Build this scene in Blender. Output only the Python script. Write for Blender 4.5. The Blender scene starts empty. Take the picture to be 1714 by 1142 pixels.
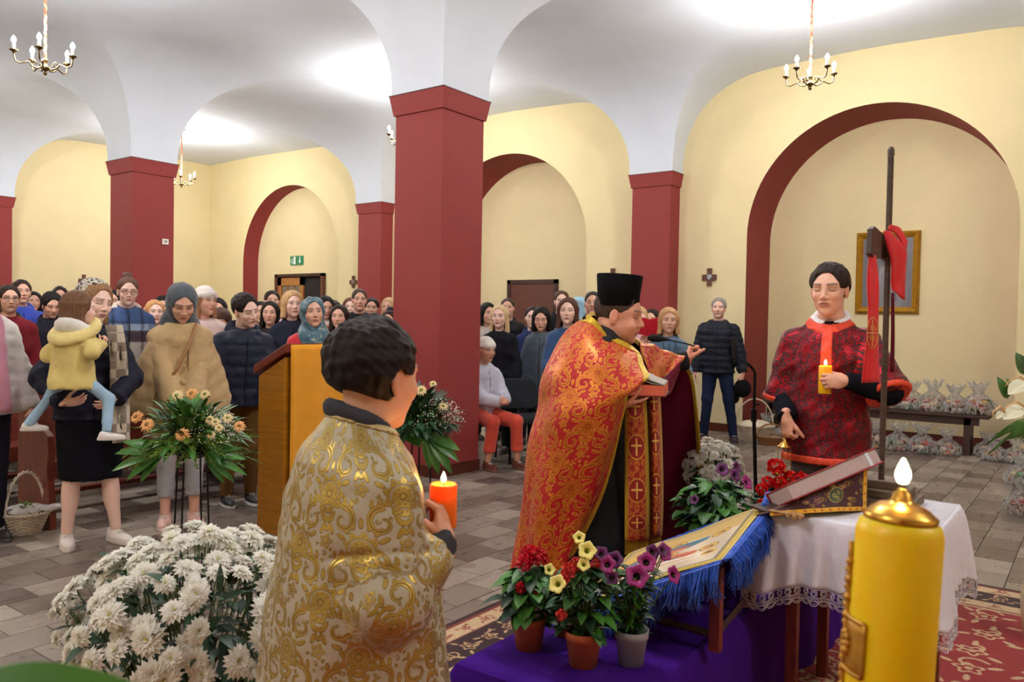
import bpy, bmesh, math, random
import numpy as np
from mathutils import Vector, Matrix, Euler
PI = math.pi
SC = bpy.context.scene
COL = SC.collection

# ---------------------------------------------------------------- camera
# X runs along the pews towards the right wall, Y down the nave towards the back wall, metres
FPX, PITCH, ROLL, YAW, EYE = 1338.0, .0248, .01815, .6379, 1.45
_c, _s = math.cos(YAW), math.sin(YAW)
RIGHT = np.array([_s, -_c, 0.]); FWD = np.array([_c, _s, 0.]); UPV = np.array([0, 0, 1.])
F0 = math.cos(PITCH) * FWD - math.sin(PITCH) * UPV
U0 = np.cross(RIGHT, F0)
CR = math.cos(ROLL) * RIGHT + math.sin(ROLL) * U0
CU = -math.sin(ROLL) * RIGHT + math.cos(ROLL) * U0
CAM = np.array([0, 0, EYE])
def ray(x, y): return (x - 857) / FPX * CR - (y - 571) / FPX * CU + F0
def at(x, y, d): return CAM + ray(x, y) * d
def onz(x, y, z=0.): r = ray(x, y); return CAM + r * (z - EYE) / r[2]
def onX(x, y, X): r = ray(x, y); return CAM + r * X / r[0]
def pr(P):
    v = np.asarray(P, float) - CAM; w = v @ F0
    return 857 + FPX * (v @ CR) / w, 571 - FPX * (v @ CU) / w, w
cd = bpy.data.cameras.new('camera'); cam = bpy.data.objects.new('camera', cd); COL.objects.link(cam)
M = Matrix(((CR[0], CU[0], -F0[0], CAM[0]), (CR[1], CU[1], -F0[1], CAM[1]), (CR[2], CU[2], -F0[2], CAM[2]), (0, 0, 0, 1)))
cam.matrix_world = M
cd.sensor_width = 36; cd.lens = FPX / 1714 * 36; cd.clip_start = .05; cd.clip_end = 100
cd.dof.use_dof = True; cd.dof.focus_distance = 5.0; cd.dof.aperture_fstop = 9
SC.camera = cam

# ---------------------------------------------------------------- world, lights, exposure
w = bpy.data.worlds.new('world'); SC.world = w; w.use_nodes = True
w.node_tree.nodes['Background'].inputs[0].default_value = (.9, .93, 1, 1)
w.node_tree.nodes['Background'].inputs[1].default_value = .02
SC.view_settings.view_transform = 'Standard'; SC.view_settings.look = 'None'
SC.view_settings.exposure = 0.0; SC.view_settings.gamma = 1; SC.view_settings.use_curve_mapping = False
LAMP_W = 175
def point(name, loc, watts, col, r):
    l = bpy.data.lights.new(name, 'POINT'); l.energy = watts; l.color = col; l.shadow_soft_size = r
    o = bpy.data.objects.new(name, l); o.location = loc; COL.objects.link(o); return o
CH = [(8.15, 2.42, 3.79), (8.2, 8.05, 3.86), (8.2, 13.7, 3.79), (3.2, 7.5, 3.52), (3.0, 2.3, 3.85), (3.0, 13.4, 3.7), (-1.9, 2.4, 3.8), (-1.9, 8, 3.8), (2.9, -2.6, 3.8)]  # the unseen chancel side one is added to light the foreground
for x, y, z in CH:
    point('chandelier_light', (x, y, z + .34), LAMP_W, (1, .972, .94), .16)

# ---------------------------------------------------------------- tagging
def tag(o, label=None, cat=None, group=None, kind=None):
    if label: o['label'] = label
    if cat: o['category'] = cat
    if group: o['group'] = group
    if kind: o['kind'] = kind
    return o
def thing(name, label, cat, loc=(0, 0, 0), rz=0, group=None):
    o = bpy.data.objects.new(name, None); o.empty_display_size = .1; COL.objects.link(o)
    o.location = Vector([float(v) for v in loc]); o.rotation_euler = (0, 0, rz)
    return tag(o, label, cat, group)
def link_mesh(name, me, mat=None, parent=None, world=True):
    o = bpy.data.objects.new(name, me); COL.objects.link(o)
    if mat is not None and len(me.materials) == 0: me.materials.append(mat)
    if parent is not None:
        o.parent = parent
        if world: o.matrix_parent_inverse = pmat(parent).inverted()
    return o
def pmat(o):
    m = Matrix.Translation(o.location) @ o.rotation_euler.to_matrix().to_4x4() @ Matrix.Diagonal(tuple(o.scale) + (1,))
    return (pmat(o.parent) @ o.matrix_parent_inverse @ m) if o.parent else m
def copy_tree(o, parent=None, loc=None, rz=None, label=None):
    c = o.copy(); COL.objects.link(c)
    if parent is not None: c.parent = parent
    for ch in o.children: copy_tree(ch, c)
    if loc is not None: c.location = Vector([float(v) for v in loc])
    if rz is not None: c.rotation_euler = (0, 0, rz)
    if label: c['label'] = label
    return c

# ---------------------------------------------------------------- materials
def srgb(r, g, b):
    f = lambda v: (v / 255 / 12.92) if v / 255 <= .04045 else ((v / 255 + .055) / 1.055) ** 2.4
    return (f(r), f(g), f(b), 1)
class NT:
    def __init__(s, name):
        s.m = bpy.data.materials.new(name); s.m.use_nodes = True; s.t = s.m.node_tree
        s.b = s.t.nodes['Principled BSDF']
    def n(s, typ, **k):
        nd = s.t.nodes.new(typ)
        for a, v in k.items(): setattr(nd, a, v)
        return nd
    def l(s, a, b): s.t.links.new(a, b)
    def noise(s, scale, detail=3, rough=.5, vec=None, stretch=None, dist=0):
        nz = s.n('ShaderNodeTexNoise'); nz.inputs['Scale'].default_value = scale; nz.inputs['Detail'].default_value = detail
        nz.inputs['Roughness'].default_value = rough; nz.inputs['Distortion'].default_value = dist
        if vec is None: vec = s.n('ShaderNodeTexCoord').outputs['Object']
        if stretch:
            mp = s.n('ShaderNodeMapping'); mp.inputs['Scale'].default_value = stretch; s.l(vec, mp.inputs[0]); vec = mp.outputs[0]
        s.l(vec, nz.inputs['Vector']); return nz.outputs['Fac']
    def ramp(s, fac, stops, interp='LINEAR'):
        r = s.n('ShaderNodeValToRGB'); r.color_ramp.interpolation = interp
        while len(r.color_ramp.elements) < len(stops): r.color_ramp.elements.new(.5)
        for e, (p, c) in zip(r.color_ramp.elements, stops): e.position = p; e.color = c
        s.l(fac, r.inputs[0]); return r.outputs[0]
    def mix(s, fac, a, b, mode='MIX'):
        m = s.n('ShaderNodeMix'); m.data_type = 'RGBA'; m.blend_type = mode
        for i, v in ((0, fac), (6, a), (7, b)):
            if isinstance(v, (int, float, tuple)): m.inputs[i].default_value = v
            else: s.l(v, m.inputs[i])
        return m.outputs[2]
    def bump(s, h, strength=.3, dist=.01):
        b = s.n('ShaderNodeBump'); b.inputs['Strength'].default_value = strength; b.inputs['Distance'].default_value = dist
        s.l(h, b.inputs['Height']); s.l(b.outputs[0], s.b.inputs['Normal']); return b
    def set(s, **k):
        nm = dict(base='Base Color', rough='Roughness', metal='Metallic', sheen='Sheen Weight', sss='Subsurface Weight', trans='Transmission Weight', alpha='Alpha', emc='Emission Color', ems='Emission Strength', coat='Coat Weight', ior='IOR', spec='Specular IOR Level')
        for a, v in k.items():
            i = s.b.inputs[nm[a]]
            if isinstance(v, (int, float, tuple)): i.default_value = v
            else: s.l(v, i)
        return s
def simple(name, rgb, rough=.6, metal=0, var=.12, scale=8, bump=0, bscale=60, **k):
    """colour with slight mottling, optional fine relief"""
    t = NT(name); c = srgb(*rgb) if len(rgb) == 3 else rgb
    if var:
        d = tuple(v * (1 - var) for v in c[:3]) + (1,); u = tuple(min(1, v * (1 + var)) for v in c[:3]) + (1,)
        t.set(base=t.ramp(t.noise(scale, 4), [(.3, d), (.7, u)]))
    else: t.set(base=c)
    t.set(rough=rough, metal=metal, **k)
    if bump: t.bump(t.noise(bscale, 3), bump, .004)
    return t.m
def cloth(name, rgb, rough=.85, sheen=.15, weave=350, bump=.25, var=.15, wr=14):
    t = NT(name); c = srgb(*rgb)
    d = tuple(v * (1 - var) for v in c[:3]) + (1,); u = tuple(min(1, v * (1 + var)) for v in c[:3]) + (1,)
    t.set(base=t.ramp(t.noise(5, 5), [(.3, d), (.7, u)]), rough=rough, sheen=sheen if sum(c[:3]) > .25 else 0, spec=.3 if sum(c[:3]) > .25 else .14)
    ma = t.n('ShaderNodeMath', operation='MULTIPLY_ADD'); t.l(t.noise(weave, 2), ma.inputs[0]); ma.inputs[1].default_value = .15
    t.l(t.noise(wr, 4, .6, dist=.6), ma.inputs[2]); t.bump(ma.outputs[0], bump, .02)
    return t.m
def vcol(name, rough=.5, attr='Col', bump=0, bscale=300, **k):
    t = NT(name); a = t.n('ShaderNodeAttribute', attribute_name=attr); t.set(base=a.outputs['Color'], rough=rough, **k)
    if bump: t.bump(t.noise(bscale, 3), bump, .003)
    return t.m
def emis(name, rgb, strength):
    t = NT(name); t.set(base=(0, 0, 0, 1), emc=rgb, ems=strength); return t.m

# ---------------------------------------------------------------- mesh builder
class MB:
    def __init__(s): s.v = []; s.f = []; s.c = []; s.mi = []
    def add(s, vs, fs, mi=0):
        o = len(s.v); s.v += [tuple(float(a) for a in v) for v in vs]; s.f += [tuple(i + o for i in f) for f in fs]; s.mi += [mi] * len(fs); return s
    def box(s, lo, hi, rz=0, piv=None, mi=0, taper=0):
        (a, b, c), (d, e, f) = lo, hi; t = taper
        vs = [(a + t, b + t, c), (d - t, b + t, c), (d - t, e - t, c), (a + t, e - t, c), (a, b, f), (d, b, f), (d, e, f), (a, e, f)]
        if rz:
            px, py = piv if piv else ((a + d) / 2, (b + e) / 2); cc, ss = math.cos(rz), math.sin(rz)
            vs = [(px + (x - px) * cc - (y - py) * ss, py + (x - px) * ss + (y - py) * cc, z) for x, y, z in vs]
        return s.add(vs, [(0, 3, 2, 1), (4, 5, 6, 7), (0, 1, 5, 4), (1, 2, 6, 5), (2, 3, 7, 6), (3, 0, 4, 7)], mi)
    def tube(s, pts, r, n=8, mi=0, cap=True):
        pts = [np.array(p, float) for p in pts]; rs = r if isinstance(r, (list, tuple, np.ndarray)) else [r] * len(pts)
        vs = []; ref = None
        for i, p in enumerate(pts):
            t = pts[min(i + 1, len(pts) - 1)] - pts[max(i - 1, 0)]; t /= (np.linalg.norm(t) + 1e-9)
            if ref is None: ref = np.array([0, 0, 1.]) if abs(t[2]) < .9 else np.array([1., 0, 0])
            a = np.cross(t, ref); a /= (np.linalg.norm(a) + 1e-9); b = np.cross(a, t); ref = b
            for k in range(n):
                g = 2 * PI * k / n; vs.append(p + rs[i] * (math.cos(g) * a + math.sin(g) * b))
        fs = [(i * n + k, i * n + (k + 1) % n, (i + 1) * n + (k + 1) % n, (i + 1) * n + k) for i in range(len(pts) - 1) for k in range(n)]
        if cap: fs += [tuple(range(n))[::-1], tuple((len(pts) - 1) * n + k for k in range(n))]
        return s.add(vs, fs, mi)
    def lathe(s, prof, c=(0, 0, 0), n=24, mi=0):
        vs = [(c[0] + r * math.cos(2 * PI * k / n), c[1] + r * math.sin(2 * PI * k / n), c[2] + z) for r, z in prof for k in range(n)]
        fs = [(i * n + k, i * n + (k + 1) % n, (i + 1) * n + (k + 1) % n, (i + 1) * n + k) for i in range(len(prof) - 1) for k in range(n)]
        return s.add(vs, fs, mi)
    def sphere(s, c, r, n=10, m=7, mi=0, sc=(1, 1, 1)):
        prof = [(r * math.sin(PI * i / m), -r * math.cos(PI * i / m)) for i in range(m + 1)]
        vs = [(c[0] + sc[0] * q * math.cos(2 * PI * k / n), c[1] + sc[1] * q * math.sin(2 * PI * k / n), c[2] + sc[2] * z) for q, z in prof for k in range(n)]
        fs = [(i * n + k, i * n + (k + 1) % n, (i + 1) * n + (k + 1) % n, (i + 1) * n + k) for i in range(m) for k in range(n)]
        return s.add(vs, fs, mi)
    def grid(s, fn, nu, nv, mi=0, keep=None):
        vs = [fn(i / nu, j / nv) for j in range(nv + 1) for i in range(nu + 1)]
        fs = [(j * (nu + 1) + i, j * (nu + 1) + i + 1, (j + 1) * (nu + 1) + i + 1, (j + 1) * (nu + 1) + i) for j in range(nv) for i in range(nu) if keep is None or keep((i + .5) / nu, (j + .5) / nv)]
        return s.add(vs, fs, mi)
    def mesh(s, name, mats=None, smooth=False):
        me = bpy.data.meshes.new(name); me.from_pydata(s.v, [], s.f)
        if mats is not None:
            for m in (mats if isinstance(mats, (list, tuple)) else [mats]): me.materials.append(m)
        if len(me.materials) > 1: me.polygons.foreach_set('material_index', s.mi)
        if smooth: me.polygons.foreach_set('use_smooth', [True] * len(me.polygons))
        me.validate(); me.update(); return me
    def build(s, name, mats, parent=None, smooth=False, bevel=0, autosmooth=False):
        o = link_mesh(name, s.mesh(name, mats, smooth), None, parent)
        if bevel:
            b = o.modifiers.new('bevel', 'BEVEL'); b.width = bevel; b.segments = 2; b.limit_method = 'ANGLE'
        return o

# ---------------------------------------------------------------- palette
M_ = {}
def wallpaint(name, rgb, bump=.12):
    t = NT(name); c = srgb(*rgb); d = tuple(v * .94 for v in c[:3]) + (1,)
    t.set(base=t.ramp(t.noise(1.3, 5, .6), [(.35, d), (.65, c)]), rough=.75)
    t.bump(t.noise(160, 3), bump, .004); return t.m
M_['yellow'] = wallpaint('yellow_wall_paint', (232, 215, 167))
M_['red'] = wallpaint('dark_red_wall_paint', (146, 53, 51), .35)
M_['white'] = wallpaint('white_ceiling_paint', (218, 225, 236), .06)
M_['skirt'] = simple('brown_skirting_tile', (92, 42, 30), .35, var=.25, scale=3)
M_['brass'] = simple('polished_brass', (212, 160, 70), .25, 1, var=.1)
M_['oldbrass'] = simple('aged_brass', (120, 98, 62), .4, .9, var=.2)
M_['blackmetal'] = simple('black_metal', (22, 20, 20), .4, .6, var=.1)
def wood(name, a, b, rough=.45, scale=6, stretch=(1, 1, 12), bump=.12):
    t = NT(name); n = t.noise(scale, 5, .6, stretch=stretch, dist=1.2)
    t.set(base=t.ramp(n, [(.3, srgb(*a)), (.7, srgb(*b))]), rough=rough); t.bump(n, bump, .004); return t.m
M_['darkwood'] = wood('dark_stained_wood', (44, 24, 20), (74, 42, 32))
M_['pewwood'] = wood('red_brown_pew_wood', (84, 30, 22), (128, 54, 36), .35, 4, (1, 12, 1))
M_['doorwood'] = wood('brown_door_wood', (88, 46, 34), (104, 58, 42), .5, 3)
M_['honeywood'] = wood('honey_door_wood', (150, 92, 44), (182, 120, 62), .45, 3)
# ================================================================ structure
X1, Y2, ZS, ZT = 10.45, 16.3, 3.55, 4.84
XC0, XC1, XP = 5.40, 6.06, 10.12
CYS = [(-.82, -.17), (4.82, 5.48), (10.47, 11.13), (16.1, 16.8)]
def skew(x, y):                       # the column row drifts a little from the right wall
    w = np.interp(x, [-3, XC1, XP, 12], [1, 1, 0, 0]); return x + w * (y - 5.0) * .0262
def hprof(t, span):
    a = 1.25; u = np.clip(t / a, 0, 1)
    return ZS + 1.25 * (1 - (1 - u) ** 2.3) ** (1 / 2.3) + .06 * np.clip((t - .8) / (span / 2 - .8), 0, 1) ** .8
def h1(v, ivs):                       # ivs: open intervals between supports
    out = np.full_like(v, ZS)
    for a, b in ivs:
        m = (v > a) & (v < b); out[m] = hprof(np.minimum(v[m] - a, b - v[m]), b - a)
    return out
YI = [(-6.2, -.82), (-.17, 4.82), (5.48, 10.47), (11.13, 16.1), ]
XI = [(-.9, XC0), (XC1, XP), (-6, -1.55)]
def axis(ivs, lo, hi):
    s = {lo, hi}
    for a, b in ivs:
        s |= {a, b}
        for u in (.002, .008, .02, .04, .07, .11, .16, .22, .3, .4, .5, .62, .75, .9, 1.05, 1.25, 1.5, 1.9): s |= {a + u, b - u}
        s |= set(np.linspace(a + 1.9, b - 1.9, 4))
    return np.array(sorted(x for x in s if lo <= x <= hi))
def ceiling():
    xs, ys = axis(XI, -4.2, X1), axis(YI, -5.2, Y2)
    hx, hy = h1(xs, XI), h1(ys, YI)
    hy2 = h1(ys, YI[:3] + [(11.13, 18.5)])
    Z = np.maximum(hx[None, :], hy[:, None]); e = xs > 8.09
    Z[:, e] = np.maximum(np.where(xs[e] > XP, ZS, hx[e])[None, :], hy2[:, None])
    # right wall strip: soffit follows Y only
    X, Y = np.meshgrid(xs, ys); Xs = skew(X, Y)
    mb = MB(); nx = len(xs)
    vs = np.stack([Xs, Y, Z], -1).reshape(-1, 3)
    fs = []
    for j in range(len(ys) - 1):
        for i in range(nx - 1):
            a, b, c, d = j * nx + i, (j + 1) * nx + i, (j + 1) * nx + i + 1, j * nx + i + 1
            za, zb, zc, zd = Z[j, i], Z[j + 1, i], Z[j + 1, i + 1], Z[j, i + 1]
            fs += [(a, b, c), (a, c, d)] if za + zc < zb + zd else [(a, b, d), (b, c, d)]
    mb.add(vs, fs); return mb
o = ceiling().build('ceiling', M_['white'], smooth=True); tag(o, kind='structure')
o.data.shade_smooth()
for e in (): pass
md = o.modifiers.new('split', 'EDGE_SPLIT'); md.split_angle = math.radians(28)

def column(cx0, cx1, cy0, cy1, wall=False):
    p = thing('column', None, None, ((cx0 + cx1) / 2, (cy0 + cy1) / 2, 0)); p['kind'] = 'structure'
    i = .035; e = .3 if wall else -i
    MB().box((cx0 + i, cy0 + i, 0), (cx1 + e, cy1 - i, 3.38)).build('shaft', M_['red'], p)
    # capital: flared block with two thin fillets
    mb = MB()
    mb.add([(cx0 + .018, cy0 + .018, 3.365), (cx1 + (e if wall else -.018), cy0 + .018, 3.365), (cx1 + (e if wall else -.018), cy1 - .018, 3.365), (cx0 + .018, cy1 - .018, 3.365),
            (cx0 - .012, cy0 - .012, 3.545), (cx1 + (e if wall else .012), cy0 - .012, 3.545), (cx1 + (e if wall else .012), cy1 + .012, 3.545), (cx0 - .012, cy1 + .012, 3.545)],
           [(0, 3, 2, 1), (4, 5, 6, 7), (0, 1, 5, 4), (1, 2, 6, 5), (2, 3, 7, 6), (3, 0, 4, 7)])
    mb.build('capital', M_['red'], p)
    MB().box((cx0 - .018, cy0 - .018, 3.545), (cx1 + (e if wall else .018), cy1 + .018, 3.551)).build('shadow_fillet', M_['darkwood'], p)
    MB().box((cx0 + i - .012, cy0 + i - .012, 0), (cx1 + (e if wall else -i + .012), cy1 - i + .012, .107)).build('plinth', M_['skirt'], p)
    return p
for a, b in CYS:
    m = (a + b) / 2; dx = (m - 5) * .0262
    column(XC0 + dx, XC1 + dx, a, b if b < 16 else 16.3)
    if b < 16: column(XP, X1, a, b, True)
for a, b in CYS[:3]: column(-1.55, -.9, a + .0, b)

# right wall with three arched niches
NICHE = [(2.33, 1.545, 2.63, .92), (7.92, 1.555, 2.62, .85), (13.5, 1.53, 2.62, .38), (-3.3, 1.54, 2.63, .9)]
def wall_right():
    mb = MB(); ys = []; 
    ys = set(np.linspace(-5.2, Y2, 12))
    for c, r, zc, d in NICHE:
        for k in range(41): ys.add(c - r * math.cos(PI * k / 40))
    ys = sorted(ys)
    def zl(y):
        for c, r, zc, d in NICHE:
            if abs(y - c) <= r + 1e-6: return zc + math.sqrt(max(0, r * r - (y - c) ** 2))
        return 0
    for a, b in zip(ys[:-1], ys[1:]):
        m = (a + b) / 2; inn = any(abs(m - c) < r for c, r, zc, d in NICHE)
        za, zb = (zl(a), zl(b)) if inn else (0, 0)
        mb.add([(X1, a, za), (X1, b, zb), (X1, b, 5.0), (X1, a, 5.0)], [(0, 1, 2, 3)])
    for c, r, zc, d in NICHE:
        mb.add([(X1 + d, c - r - .02, -.01), (X1 + d, c + r + .02, -.01), (X1 + d, c + r + .02, 4.3), (X1 + d, c - r - .02, 4.3)], [(0, 1, 2, 3)])
    return mb
o = wall_right().build('wall_right', M_['yellow']); tag(o, kind='structure')
for n, (c, r, zc, d) in enumerate(NICHE):
    pts = [(c - r, 0)] + [(c - r * math.cos(PI * k / 48), zc + r * math.sin(PI * k / 48)) for k in range(49)] + [(c + r, 0)]
    mb = MB(); vs = []
    for y, z in pts: vs += [(X1, y, z), (X1 + d, y, z)]
    mb.add(vs, [(2 * i, 2 * i + 2, 2 * i + 3, 2 * i + 1) for i in range(len(pts) - 1)])
    o = mb.build('trim_%d' % (n + 1), M_['red']); tag(o, kind='structure')
# skirting tiles along the right wall and inside the niches
sk = MB(); prev = -5.0
spans = []
for c, r, zc, d in sorted(NICHE): spans.append((prev, c - r)); prev = c + r
spans.append((prev, Y2))
for a, b in spans: sk.box((X1 - .012, a, 0), (X1, b, .11))
for c, r, zc, d in NICHE: sk.box((X1 + d - .012, c - r, 0), (X1 + d, c + r, .11))
tag(sk.build('baseboard_right', M_['skirt']), kind='structure')
def wallbox(name, lo, hi, mat):
    o = MB().box(lo, hi).build(name, mat); return tag(o, kind='structure')
wallbox('wall_back', (-4.3, Y2, -.05), (X1 + .5, Y2 + .2, 5.1), M_['yellow'])
wallbox('wall_left', (-4.4, -5.3, -.05), (-4.2, Y2 + .2, 5.1), M_['yellow'])
wallbox('wall_front', (-4.3, -5.4, -.05), (X1 + 1.5, -5.2, 5.1), M_['yellow'])
tag(MB().box((-4.2, Y2 - .012, 0), (X1, Y2, .11)).build('baseboard_back', M_['skirt']), kind='structure')

# floor: recessed joint bed, tiles laid in half bond
RUG = (-1.5, 5.22, -3.2, 2.47)   # x0,x1,y0,y1
fm = simple('grey_tile_joint', (78, 70, 64), .9, var=.1)
floor = MB().box((-4.3, -5.3, -.2), (X1 + 1.5, Y2 + .1, -.004)).build('floor', fm); tag(floor, kind='structure')
def tile_mat(name, src):
    t = NT(name)
    if src == 'obj': rnd = t.n('ShaderNodeObjectInfo').outputs['Random']
    else: rnd = t.n('ShaderNodeNewGeometry').outputs['Random Per Island']
    geo = t.n('ShaderNodeNewGeometry').outputs['Position']
    cb = t.n('ShaderNodeCombineXYZ'); ml = t.n('ShaderNodeMath', operation='MULTIPLY'); ml.inputs[1].default_value = 40; t.l(rnd, ml.inputs[0]); t.l(ml.outputs[0], cb.inputs[2])
    ad = t.n('ShaderNodeVectorMath', operation='ADD'); t.l(geo, ad.inputs[0]); t.l(cb.outputs[0], ad.inputs[1])
    nz = t.noise(2.6, 6, .62, vec=ad.outputs[0], stretch=(1, 2.4, 1), dist=1.5)
    c1 = t.ramp(rnd, [(0, srgb(98, 84, 78)), (.25, srgb(116, 104, 95)), (.5, srgb(128, 117, 107)), (.8, srgb(143, 132, 121)), (1, srgb(166, 155, 142))])
    c2 = t.ramp(nz, [(.25, (.84, .82, .81, 1)), (.5, (.96, .95, .94, 1)), (.75, (1.1, 1.08, 1.05, 1))])
    t.set(base=t.mix(1, c1, c2, 'MULTIPLY'), rough=t.ramp(nz, [(.3, (.22, .22, .22, 1)), (.7, (.42, .42, .42, 1))])); t.bump(nz, .08, .004); return t.m
TW, TL = .2175, .31
rows = []
tiles = []
for k in range(-14, 74):
    y0 = .4155 + (k) * TW - TW * 0
    off = 1.83 + (.155 if k % 2 else 0)
    for i in range(-14, 34):
        x0 = off + i * TL
        if y0 > Y2 - .02 or y0 < -3.5 or x0 > X1 + .95: continue
        x1_ = min(x0 + TL, X1 + 1.0); tiles.append((x0, y0))
def tscore(t):
    cx, cy = t[0] + TL / 2, t[1] + TW / 2
    if cx * _c + cy * _s < 1.2: return -1
    x, y, w = pr((cx, cy, 0))
    if not (-10 < x < 1724 and y < 1155): return -1
    if cx < RUG[1] - .2 and cy < RUG[3] - .15: return -1
    if XC0 + .1 < cx < XC1 - .1 and 4.9 < cy < 5.4: return -1
    if 5.0 < cx < 10.5 and 5.4 < cy and x < 860: return -1
    if cy > 6.2 and x < 420: return -1
    # hidden behind the tunic of the boy and the draped podium
    if 430 < x < 730 and y > 700: return -1
    if 880 < x < 1170 and y > 770: return -1
    if 1180 < x < 1590 and y > 850: return -1
    return 1 / w ** 3
ranked = sorted([t for t in tiles if tscore(t) > 0], key=lambda t: -tscore(t)); near = set(ranked[:296])
g = .0022
tme = MB().add([(g, g, -.006), (TL - g, g, -.006), (TL - g, TW - g, -.006), (g, TW - g, -.006), (g + .001, g + .001, 0), (TL - g - .001, g + .001, 0), (TL - g - .001, TW - g - .001, 0), (g + .001, TW - g - .001, 0)],
               [(4, 5, 6, 7), (0, 1, 5, 4), (1, 2, 6, 5), (2, 3, 7, 6), (3, 0, 4, 7)]).mesh('tile', tile_mat('stone_floor_tile', 'obj'))
mb = MB(); rr = random.Random(4)
for t in tiles:
    if t in near:
        o = bpy.data.objects.new('tile', tme); o.location = (t[0], t[1], rr.uniform(-.0006, .0004)); o.parent = floor; COL.objects.link(o)
    else:
        x, y = t; z = rr.uniform(-.0006, .0004)
        mb.add([(x + g, y + g, -.006), (x + TL - g, y + g, -.006), (x + TL - g, y + TW - g, -.006), (x + g, y + TW - g, -.006), (x + g, y + g, z), (x + TL - g, y + g, z), (x + TL - g, y + TW - g, z), (x + g, y + TW - g, z)],
               [(4, 5, 6, 7), (0, 1, 5, 4), (1, 2, 6, 5), (2, 3, 7, 6), (3, 0, 4, 7)])
o = mb.build('tile_field', tile_mat('stone_floor_tile_far', 'island'), floor); o['kind'] = 'stuff'

# chandeliers
def chandelier(loc, label, seen=True):
    x, y, z = loc; top = 4.86
    p = thing('chandelier', label, 'chandelier', loc)
    b = MB().lathe([(0, 0), (.012, .008), (.018, .022), (.008, .034), (.02, .045), (.034, .06), (.036, .075), (.022, .09), (.013, .11), (.022, .125), (.024, .14), (.01, .15), (0, .152)], loc, 16)
    b.build('hub', M_['oldbrass'], p, smooth=True)
    M_.setdefault('copper', None)
    if M_['copper'] is None:
        t = NT('twisted_copper_ribbon'); nz = t.noise(30, 2, stretch=(1, 1, .7)); t.set(base=t.ramp(nz, [(.35, srgb(170, 62, 36)), (.6, srgb(214, 132, 100))]), rough=.35, metal=.3); M_['copper'] = t.m
    rod = MB(); n = int((top - z - .14) / .035)
    pts = []; rs = []
    for i in range(n * 2 + 1):
        zz = z + .14 + (top - z - .14) * i / (2 * n); pts.append((x + .003 * math.sin(i * 1.3), y + .003 * math.cos(i * 1.3), zz)); rs.append(.013 if i % 2 else .009)
    rod.tube(pts, rs, 8).build('rod', M_['copper'], p, smooth=True)
    MB().lathe([(0.012, -.05), (.03, -.03), (.075, -.008), (.08, .0)], (x, y, top), 20).build('ceiling_rose', M_['oldbrass'], p, smooth=True)
    for k in range(5):
        a = 2 * PI * k / 5 + .35; ca, sa = math.cos(a), math.sin(a); R = .235
        prof = [(.02, .075), (.06, .052), (.10, .066), (.125, .098), (.15, .088), (.19, .072), (.225, .088), (R, .13), (R, .165)]
        arm = MB().tube([(x + r * ca, y + r * sa, z + h) for r, h in prof], [.009, .008, .007, .008, .006, .006, .007, .007, .008], 6)
        arm.tube([(x + .11 * ca, y + .11 * sa, z + .095), (x + .085 * ca, y + .085 * sa, z + .118), (x + .062 * ca, y + .062 * sa, z + .1), (x + .075 * ca, y + .075 * sa, z + .085)], .005, 5)
        am = arm.build('arm', M_['oldbrass'], p, smooth=True)
        c = (x + R * ca, y + R * sa, z + .165)
        MB().lathe([(.008, -.02), (.016, -.005), (.034, .004), (.036, .01), (.01, .008)], c, 14).build('drip_pan', M_['oldbrass'], am, smooth=True)
        MB().lathe([(0.012, .008), (.0125, .062), (.004, .064)], c, 10).build('candle_sleeve', M_['sleeve'], am, smooth=True)
        MB().lathe([(.006, .064), (.017, .08), (.021, .094), (.015, .114), (.004, .13), (0, .135)], c, 10).build('bulb', M_['bulb'], am, smooth=True)
M_['sleeve'] = simple('white_candle_sleeve', (240, 238, 232), .4, var=.02)
M_['bulb'] = emis('lit_bulb', (.96, .97, 1, 1), 32)
chl = ['brass chandelier hanging before the right wall above the large arch', 'brass chandelier half hidden behind the big dark red column', 'small far brass chandelier hanging beside the dark red column at the left',
       'brass chandelier hanging high above the standing mother, in the picture corner', 'brass chandelier above the middle of the nave, out of frame', 'brass chandelier over the pews, out of frame', 'brass chandelier added over the chancel side for foreground light, out of frame', 'brass chandelier over the far side aisle, out of frame', 'brass chandelier behind the photographer, out of frame']
for c, l in zip(CH, chl): chandelier(c, l)
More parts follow.
